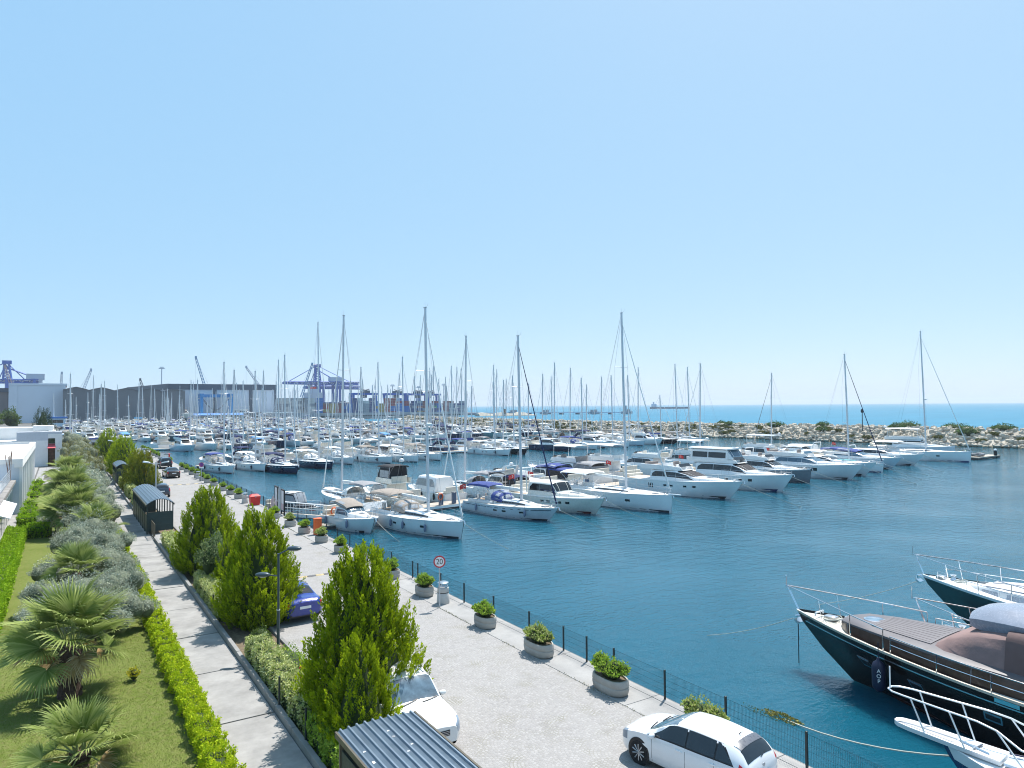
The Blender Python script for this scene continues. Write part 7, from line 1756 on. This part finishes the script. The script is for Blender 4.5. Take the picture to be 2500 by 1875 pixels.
BWG = leaf_mat('breakwater_bush_leaves', (.055, .105, .03), (.17, .25, .09), .25)
for k, (px, py, r, h, lab) in enumerate(((203, 172, 2.4, 1.5, 'small dark bush on the breakwater crest left of the tall navy furled mast'), (199.5, 150, 3.2, 2.0, 'round green bush on the breakwater crest, left of two beside the single mast'), (207.5, 138, 2.6, 1.9, 'round green bush on the breakwater crest behind the single mast'), (204.5, 136, 2.6, 2.2, 'dark bush low on the rocks behind the single mast'), (211.5, 113, 3.6, 2.4, 'dense green bush on the crest behind the two right masts'), (213.5, 101, 3.6, 1.9, 'pale green bush on the crest between the right masts'),
                                          (209.0, 95.5, 3.3, 3.0, 'largest green bush halfway down the rocks'), (213.0, 88.5, 3.2, 2.0, 'round green bush on the crest right of the tallest mast'), (215.5, 76.5, 4.4, 2.2, 'wide green bush on the crest near the right edge'), (203.5, 112, 2.4, 2.0, 'small bush low on the rocks behind the navy forestay'), (208.0, 180, 2.0, 1.5, 'tiny bush on the distant part of the breakwater crest'))):
    z = 2.2 if h < 2.1 or px > 211 else .6
    bush('breakwater_bush', lab, 'bush', (px, py, z), [((0, 0, h * .4), (r * .7, r * .9, h * .6), 500), ((.2, r * .5, h * .3), (r * .5, r * .5, h * .5), 200)], BWG, .42, 400 + k, 'bushes on the breakwater', .5, True, True)
t = thing('harbour_light', 'thin dark light post on the breakwater', 'light post', (203, 122, 1.6))
obj('post', MB().tube([(0, 0, 0), (0, 0, 5.5)], .12, 8), FEN, t); obj('lantern', MB().lathe([(.25, 5.5), (.4, 5.7), (.4, 6.3), (.2, 6.6)], n=10), FEN, t)

# ------------------------------------------------------------------ shipyard and port behind the marina
SHL = mat('pale_blue_shed_cladding', (.62, .66, .73), .6, var=.05, scale=.05); SHD = mat('dark_grey_shed_cladding', (.13, .135, .15), .7, var=.10, scale=.08); SHT = mat('slate_trim', (.07, .09, .125), .6, var=.06); BLUT = mat('office_blue_trim', (.03, .16, .50), .5); CREAM = mat('office_cream_wall', (.55, .53, .47), .8)
GANT = mat('gantry_blue', (.03, .22, .50), .5, var=.06); CRB = mat('port_crane_blue', (.03, .11, .42), .55, var=.1); CRW = mat('port_crane_pale', (.42, .48, .58), .5)
def bld(name, label, parts):
    t = thing(name, label, 'building')
    for nm, b, m in parts: obj(nm, b, m, t, smooth=0)
    return t
Y0 = 600
bld('shipyard_shed', 'pale blue grey shipyard shed left of the wavy roofed one', [('wall', MB().box(-26, 1.0, Y0, Y0 + 60, 0, 26.6), SHL), ('roof', MB().box(-31, 3.4, Y0 - .5, Y0 + 60, 26.6, 28.0), SHL), ('corner_post', MB().box(-28.2, -26, Y0 - .4, Y0 + 1, 0, 26.6), SHL), ('corner_post', MB().box(1.0, 2.4, Y0 - .4, Y0 + 1, 0, 26.6), SHL), ('side_panel', MB().box(-31, -28.2, Y0 - .2, Y0 + 1, 0, 26.6), SHL)])
bld('shipyard_shed', 'brownish shed cut by the left edge of the picture', [('wall', MB().box(-90, -32.5, Y0 + 20, Y0 + 70, 0, 22), mat('brown_grey_cladding', (.22, .19, .19), .8, var=.1)), ('roof', MB().box(-90, -32.0, Y0 + 19, Y0 + 70, 22, 25), SHT)])
parts = []
xs = np.linspace(.8, 79.5, 6)
poly = []
for i in range(5):
    w_ = xs[i + 1] - xs[i]
    for q, hh in ((0, 23.0), (.25, 24.0), (.5, 24.9), (.75, 24.0)): poly.append((xs[i] + w_ * q, hh - i * .25))
poly.append((xs[-1], 22.5))
fr = [(x, Y0 - 12, z) for x, z in poly]; bk = [(x, Y0 + 50, z) for x, z in poly]
wl = MB().loft([[(x, Y0 - 12, 0) for x, z in poly], fr]).loft([[(xs[-1], Y0 - 12, 0), (xs[-1], Y0 - 12, poly[-1][1])], [(xs[-1], Y0 + 50, 0), (xs[-1], Y0 + 50, poly[-1][1])]])
up_ = lambda r, d, dy: [(x, y + dy, z + d) for x, y, z in r]
bld('shipyard_shed', 'dark grey shipyard shed with wavy five gabled roof', [('wall', wl, SHD), ('roof', MB().loft([up_(fr, .05, -.6), up_(fr, .6, -.6), up_(bk, .6, 0)]), mat('shed_roof_grey', (.10, .105, .12), .7))])
sb = [('wall', MB().box(70.5, 153.5, Y0 + 12, Y0 + 80, 0, 24.5), SHL), ('left_wall', MB().slab((70.4, Y0 + 12, 0), (70.4, Y0 + 12, 24.5), (52, Y0 + 130, 23.5), (52, Y0 + 130, 0), .5), SHL), ('roof', MB().prism([(70, Y0 + 11), (154, Y0 + 11), (160, Y0 + 82), (50, Y0 + 132)], 24.5, 29.0), SHT)]
for k, xx in enumerate((103.5, 131.5, 152.0)): sb.append(('pilaster', MB().box(xx, xx + (2.6 if k < 2 else 1.8), Y0 + 11.2, Y0 + 12.5, 0, 24.5), SHT))
bld('shipyard_shed', 'largest pale blue shipyard shed with slate roof band and dark pilasters', sb)
t = thing('harbour_office', 'long low cream office row with blue eaves on the far quay', 'building', (0, 0, 0))
obj('wall', MB().box(21, 76, 589, 596, 0, 4.0), CREAM, t, smooth=0); obj('roof', MB().box(20, 77, 588.4, 597, 4.0, 4.9), BLUT, t, smooth=0)
for q in range(20): obj('window', MB().box(23 + q * 2.65, 24.2 + q * 2.65, 588.94, 589, 1.4, 2.9), GLASS, t, smooth=0)
obj('awning', MB().slab((45, 589, 3.9), (45, 586, 2.2), (51, 586, 2.2), (51, 589, 3.9), .1), mat('cyan_awning', (.15, .50, .72), .7), t, smooth=0)
t = thing('harbour_office', 'low office row with bright blue awnings below the gantry', 'building', (0, 0, 0))
obj('wall', MB().box(86, 122, 589, 596, 0, 4.2), CREAM, t, smooth=0)
for q in range(3): obj('awning', MB().slab((85.5 + q * 12.4, 589, 5.6), (85.5 + q * 12.4, 586, 4.2), (97.5 + q * 12.4, 586, 4.2), (97.5 + q * 12.4, 589, 5.6), .2), mat('bright_blue_awning', (.06, .22, .62), .6), t, smooth=0)
for q in range(12): obj('window', MB().box(89 + q * 2.7, 90.2 + q * 2.7, 588.94, 589, 1.4, 2.9), GLASS, t, smooth=0)
bld('harbour_kiosk', 'white roofed quay pavilion left of the blue awnings', [('wall', MB().box(77.5, 84.5, 588.6, 595, 0, 4.0), BLUT), ('roof', MB().box(76.9, 85.0, 588.3, 595.5, 4.0, 5.2), WHITE)])
bld('harbour_kiosk', 'small blue roofed hut under the pale shed', [('wall', MB().box(-7, 2, 470, 476, 0, 4.6), SHL), ('roof', MB().box(-8, 3, 469.5, 477, 4.6, 5.4), BLUT), ('window', MB().box(-6, 1, 469.9, 470, 2.0, 3.8), GLASS)])
bld('harbour_shed', 'long low white roofed shed right of the largest shed', [('wall', MB().box(140, 185, 590, 600, 0, 5), mat('grey_block_wall', (.30, .32, .35), .8)), ('roof', MB().box(138, 162, 589, 601, 5, 6), WHITE)])
t = thing('harbour_wall', 'grey concrete port wall running to the container stacks', 'wall', (0, 0, 0))
obj('wall', MB().slab((165, 640, 4.2), (165, 640, -2), (345, 640, -2), (345, 640, 4.2), 2), mat('port_wall_concrete', (.36, .37, .38), .9, var=.15, scale=.1), t, smooth=0)
obj('ledge', MB().box(165, 345, 638, 640, 1.0, 1.6), FENDK, t, smooth=0)
# travel lift
t = thing('travel_lift', 'big bright blue boat lifting gantry before the largest shed', 'gantry crane', (103.5, 597, 0))
for sx in (-11, 11):
    for sy in (0, 9): obj('leg', MB().box(sx - 1.3, sx + 1.3, sy - .9, sy + .9, 1.6, 19), GANT, t, smooth=0)
    obj('side_beam', MB().box(sx - 1.5, sx + 1.5, -1.6, 10.6, 18.6, 21), GANT, t, smooth=0)
    obj('bogie', MB().box(sx - 1.8, sx + 1.8, -3, 12, .8, 2.0), GANT, t, smooth=0)
    for sy in (-2, 2, 7, 11):
        w_ = obj('wheel', MB().lathe([(.9, -.5), (.9, .5)], n=12), TYRE, t); w_.rotation_euler = (0, PI / 2, 0); w_.location = (sx, sy, .9)
    obj('winch_drum', MB().tube([(sx * .86, -.6, 17.4), (sx * .86, 3, 17.4)], .8, 8), GALV, t)
obj('cross_beam', MB().box(-11, 11, 8.2, 10.0, 18.2, 20.6), GANT, t, smooth=0)
sl = MB()
for y in (1, 6): sl.tube([(-9.6, y, 17)] + [(-9.6 + 19.2 * q, y, 17 - 9 * math.sin(PI * q)) for q in (.2, .4, .5, .6, .8)] + [(9.6, y, 17)], .16, 5)
obj('slings', sl, FENDK, t)
# big yachts hauled out
def hauled(x, y, rz, s, label, hull):
    bt = motorboat(26, 6.4, 3.4, 2.6, hull=hull, cabin=(-.3, .08, .2), ch=2.4, fly=True, hard=True, detail=1, domes=2)
    o = tag(link('superyacht', bt.joined('superyacht'), None, (x, y, 2.2), rz), label, 'superyacht', 'yachts hauled out before the sheds'); o.scale = (s,) * 3
    t = thing('boat_cradle', 'grey steel cradle under the ' + label.split(' before')[0].split(' right')[0], 'cradle', (x, y, 0), rz)
    for sy in (-6, 0, 6): obj('beam', MB().box(-2.5, 2.5, sy - .4, sy + .4, 0, 1.6), SHT, t, smooth=0)
hauled(79, 594, PI + .3, 1.1, 'white superyacht with radar domes hauled out before the largest shed', OFFWHITE)
hauled(124, 598, PI + 1.0, 1.1, 'grey and white superyacht hauled out right of the blue gantry', GREYH)
# lattice cranes
def lattice(mb, a, b, w0, w1, n, r):
    A, B_ = Vector(a), Vector(b); d = (B_ - A).normalized(); s1 = d.cross(Vector((0, 1, 0))).normalized(); s2 = d.cross(s1)
    c = [(1, 1), (1, -1), (-1, -1), (-1, 1)]
    P = [[A.lerp(B_, k / n) + (s1 * i + s2 * j) * (w0 + (w1 - w0) * k / n) for i, j in c] for k in range(n + 1)]
    for q in range(4): mb.tube([P[0][q], P[n][q]], r, 4)
    for k in range(n):
        for q in range(4): mb.tube([P[k][q], P[k + 1][(q + 1) % 4]], r * .6, 3)
    return mb
def jib(x, y, tip, base, label, m):
    t = thing('mobile_crane', label, 'crane', (x, y, 0), 0, 'mobile harbour cranes behind the sheds')
    obj('tower', MB().box(-3, 3, -3, 3, 0, base[2]).box(-5, 5, -5, 5, 0, 3), m, t, smooth=0)
    obj('boom', lattice(MB(), base, tip, 1.3, .8, 12, .27), m, t, smooth=0)
    obj('boom_head', MB().box(tip[0] - 1.0, tip[0] + 1.0, -1, 1, tip[2] - .8, tip[2] + 1.8), m, t, smooth=0)
    obj('cables', MB().tube([tip, (base[0] + (base[0] - tip[0]) * .3, 0, base[2] + 6)], .12, 3).tube([(tip[0], 0, tip[2]), (tip[0], 0, 5)], .1, 3), WIRE, t, smooth=0)
LB = mat('crane_light_blue', (.12, .27, .46), .5)
jib(146, 900, (-13, 0, 69), (1, 0, 22), 'light blue lattice crane leaning left above the largest shed', LB)
jib(197, 900, (-7, 0, 59), (20, 0, 20), 'faint pale lattice crane over the middle of the largest shed', CRW)
jib(263, 900, (8, 0, 65), (-6, 0, 22), 'light blue lattice crane leaning right beside the blue port crane', LB)
jib(-42, 900, (-8, 0, 54), (2, 0, 20), 'reddish grey lattice crane beside the left edge port crane', mat('crane_red_grey', (.32, .25, .26), .6))
jib(0, 900, (0, 0, 48), (-1, 0, 20), 'grey upright lattice crane behind the pale shed', CRW)
jib(17, 900, (10, 0, 52), (-1, 0, 18), 'grey lattice crane leaning right behind the pale shed', CRW)
jib(79, 900, (-4, 0, 42), (3, 0, 20), 'small dark crane tip over the wavy roof', SHT)
for k, (x, z, lab) in enumerate(((99, 56, 'tall grey floodlight mast left of the largest shed'), (206, 38, 'grey floodlight mast over the right part of the largest shed'), (390, 38, 'grey floodlight mast over the middle of the container stacks'), (330, 38, 'grey floodlight mast left over the container stacks'), (470, 40, 'grey floodlight mast right over the container stacks'), (430, 36, 'short grey floodlight mast over the container stacks'))):
    t = thing('floodlight_mast', lab, 'floodlight mast', (x, 920, 0), 0, 'floodlight masts of the port')
    obj('pole', MB().tube([(0, 0, 0), (0, 0, z)], .9, 6, .5), CRW, t); obj('lamp_ring', MB().box(-3, 3, -1, 1, z, z + 1.2).box(-2, 2, -1, 1, z + 1.6, z + 2.4), CRW, t, smooth=0)
# ship to shore gantry cranes
def sts(x, y, label, top, boom_l, boom_r, zb):
    t = thing('port_crane', label, 'port crane', (x, y, 0), 0, 'ship to shore port cranes')
    for sx in (-12, 14):
        for sy in (-9, 9): obj('leg', MB().box(sx - 1.5, sx + 1.5, sy - 1.5, sy + 1.5, 0, zb + 3), CRB, t, smooth=0)
    obj('sill_beam', MB().box(-14, 16, -10, -7, 14, 17).box(-14, 16, 7, 10, 14, 17), CRB, t, smooth=0)
    obj('boom', lattice(MB(), (boom_r, -4, zb), (boom_l, -4, zb), 2.2, 1.6, 26, .8).box(boom_l, boom_r, -3, 5, zb - 1.4, zb + .8), CRB, t, smooth=0)
    st = MB()
    for k in range(9): st.box(boom_l + 6 + k * 9, boom_l + 10 + k * 9, -5.4, -5.2, zb - 1.6, zb + 1.8)
    obj('pale_bands', st, CRW, t, smooth=0)
    obj('mast', lattice(MB(), (-12, 0, zb), (-13, 0, top), 4.2, 2.2, 7, .9), CRB, t, smooth=0)
    obj('mast_head', MB().box(-17, -8, -4, 4, top - 2, top + 2), CRB, t, smooth=0)
    obj('stays', MB().tube([(-13, 0, top), (boom_l + 8, 0, zb + 2)], .5, 4).tube([(-13, 0, top), (boom_l + 40, 0, zb + 2)], .5, 4).tube([(-13, 0, top - 3), (boom_l + 48, 0, zb + 2)], .4, 4).tube([(-13, 0, top), (boom_r - 14, 0, zb + 3)], .5, 4).tube([(-13, 0, top - 6), (16, 0, zb + 4)], .8, 4), CRB, t, smooth=0)
    obj('machine_house', MB().box(6, 24, -6, 6, zb + 2, zb + 9), CRW, t, smooth=0)
    obj('cabin', MB().box(-26, -21, -3, 3, zb - 5, zb - 1.5), CRW, t, smooth=0)
    return t
sts(330, 1030, 'blue ship to shore container crane with pale banded boom behind the masts', 71, -62, 50, 45)
sts(352, 1080, 'second blue port crane partly behind the banded one', 44, -40, 48, 40)
sts(-41, 1000, 'dark blue port crane at the left edge above the sheds', 64, -60, 18, 42)
# ship behind the stacks
t = thing('container_ship', 'container ship with pale bridge and dark blue boxes behind the stacks', 'ship', (300, 980, 0))
obj('hull', MB().prism([(-55, -10), (60, -10), (75, 4), (60, 18), (-55, 18)], -2, 16), NAVY, t, smooth=0); obj('bridge', MB().box(-14, 8, -6, 10, 16, 30).box(-9, 3, -4, 8, 30, 35), CRW, t, smooth=0); obj('funnel', MB().box(-6, 0, -3, 5, 35, 38), RED, t, smooth=0)
rr = random.Random(17)
dk = [mat('box_' + n, c, .6, var=.08, scale=.3) for n, c in (('blue', (.03, .14, .38)), ('darkblue', (.03, .06, .17)), ('red', (.30, .05, .05)), ('rust', (.23, .07, .055)), ('ochre', (.35, .23, .06)), ('white', (.48, .48, .47)), ('grey', (.24, .26, .29)), ('green', (.03, .25, .10)))]
BN = ['blue', 'dark blue', 'red', 'rust brown', 'ochre yellow', 'white', 'grey', 'green']
def cont_mesh(m, ln):
    b = MB().box(-ln / 2, ln / 2, -1.22, 1.22, 0, 2.55)
    for q in range(int(ln)): b.box(-ln / 2 + .3 + q, -ln / 2 + .7 + q, -1.29, -1.22, .2, 2.35)
    return mesh_of(b, 'shipping_container', m, 0)
CM = {}
def cont(x, y, z, i, ln, where, r):
    if (i, ln) not in CM: CM[i, ln] = cont_mesh(dk[i], ln)
    o = link('shipping_container', CM[i, ln], None, (x, y, z))
    return tag(o, f'{BN[i]} shipping container {("at the bottom", "second up", "third up", "fourth up", "fifth up", "sixth up", "seventh up")[r]} in the {where}', 'shipping container', 'shipping containers in the port stacks')
# the port's container blocks, front faces towards the marina
def block(x0, x1, y, rows, pick, where):
    x = x0
    while x < x1:
        h = rows if isinstance(rows, int) else rr.randint(*rows); c0 = pick()
        for r in range(h):
            cont(x, y, r * 2.62, c0 if rr.random() < .6 else pick(), 6.06, where, r)
        x += 6.3
for kx, (x0, x1, y, rows, cs, where) in enumerate(((168, 188, 655, 7, (5, 5, 6), 'tall pale block left of the stacks'), (190, 202, 655, 7, (5, 6, 5), 'second pale reefer block of the stacks'), (204, 209, 655, 7, (0, 0, 0), 'tall blue column'), (211, 226, 658, (5, 6), (3, 2, 3, 4), 'red and brown block'), (229, 245, 662, (5, 7), (1, 1, 0), 'dark blue block'),
                                               (247, 262, 664, (6, 7), (2, 5, 6, 1), 'striped block'), (264, 276, 668, (5, 6), (4, 0, 1), 'ochre and blue block'), (278, 292, 670, 7, (0, 0, 0, 2), 'big blue block'), (294, 304, 672, (6, 7), (3, 2, 0), 'brown block'), (306, 326, 680, (5, 6), (4, 1, 6, 3), 'mixed middle block'), (328, 348, 690, (5, 6), (6, 1, 2, 7, 0), 'mixed block with a green box'), (350, 370, 705, (5, 6), (3, 2, 6), 'red brown block'), (372, 396, 720, (5, 6), (6, 3, 1, 5), 'last block before the sea'))):
    block(x0, x1, y, rows, (lambda cs: lambda: rr.choice(cs))(cs), where)
# yard gantries over the stacks
for k, (x, y) in enumerate(((262, 690), (302, 700), (332, 712), (352, 724))):
    t = thing('yard_crane', f'dark blue yard gantry over the container stacks, {ords[k]} from the left', 'yard crane', (x, y, 0), 0, 'yard gantries over the stacks')
    for sx in (-12, 12): obj('leg', MB().box(sx - .9, sx + .9, -1, 1, 0, 22).box(sx - .9, sx + .9, 6, 8, 0, 22), CRB, t, smooth=0)
    obj('girder', MB().box(-14, 14, -1.2, 1.2, 22, 24).box(-14, 14, 6, 8, 22, 24), CRB, t, smooth=0)
    obj('trolley', MB().box(-2, 5, -2, 9, 24, 26.5).box(-1, 2, -1, 8, 19, 22).tube([(-2, 0, 26), (5, 0, 28)], .5, 4).tube([(5, 4, 26), (-2, 4, 28)], .5, 4), SHT, t, smooth=0)
# far mole, jetty and ships on the sea
t = thing('mole', 'pale rock mole with a rusty beacon beyond the breakwater', 'breakwater', (0, 0, 0))
rg = []
for k in range(12):
    x = 395 + k * 7; hh = (3.2 + .9 * math.sin(k * 1.7)) * (1 if k < 10 else .4); rg.append([(x, 690 - 6, ZW - .5), (x, 690 - 2, ZW + hh), (x, 690 + 4, ZW + hh), (x, 690 + 8, ZW - .5)])
obj('rocks', MB().loft(rg, False, True, True), ROCK, t, smooth=0); obj('beacon', MB().box(428, 431, 686, 689, 1, 6), mat('rusty_brown', (.25, .12, .06), .8), t, smooth=0)
t = thing('sea_jetty', 'thin grey jetty on piers out in the sea', 'jetty', (0, 0, 0))
ja, jb = Vector((445, 805, 0)), Vector((597, 667, 0)); dj = (jb - ja).normalized(); nj = Vector((-dj.y, dj.x, 0)) * 2.5
obj('deck', MB().slab(ja - nj + Vector((0, 0, 1.0)), jb - nj + Vector((0, 0, 1.0)), jb + nj + Vector((0, 0, 1.0)), ja + nj + Vector((0, 0, 1.0)), 1.0), CRW, t, smooth=0)
for k in range(11):
    p = ja.lerp(jb, k / 10); big = k in (3, 5, 8, 10)
    obj('pier', MB().box(p.x - 2, p.x + 2, p.y - 2, p.y + 2, -4, .2), SHT, t, smooth=0)
    if big: obj('platform', MB().box(p.x - 6, p.x + 6, p.y - 4, p.y + 4, -1.2, 1.6).box(p.x - 4, p.x - 2, p.y - 2, p.y + 2, 1.6, 4 if k != 10 else 9).box(p.x + 2, p.x + 4, p.y - 2, p.y + 2, 1.6, 4.2), mat('jetty_steel', (.24, .28, .32), .7), t, smooth=0)
t = thing('cargo_ship', 'low dark cargo ship on the open sea', 'ship', (1382, 1379, ZW), R_(-43))
obj('hull', MB().prism([(-48, -7), (44, -7), (56, 0), (44, 7), (-48, 7)], -1, 5), mat('ship_dark_blue', (.06, .11, .16), .6), t, smooth=0); obj('bridge', MB().box(-44, -30, -5, 5, 5, 13).box(-40, -36, -1, 1, 13, 19), CRW, t, smooth=0); obj('mast', MB().box(20, 21, -.5, .5, 5, 12), SHT, t, smooth=0)
# ------------------------------------------------------------------ summer haze over harbour and sea
hz = MB().box(-13500, 13500, -13500, 13500, -8, 84)
ho = tag(obj('haze', hz, None, smooth=0), 'thin pale summer haze over harbour and sea', None, None, 'stuff')
k = NT('haze_air'); pv = k.n('VolumePrincipled')
pv.inputs['Color'].default_value = (.82, .91, 1.0, 1); pv.inputs['Density'].default_value = 0.00013; pv.inputs['Anisotropy'].default_value = .2
k.t.links.new(pv.outputs[0], k.out.inputs['Volume']); k.m.cycles.homogeneous_volume = True
ho.data.materials.append(k.m)
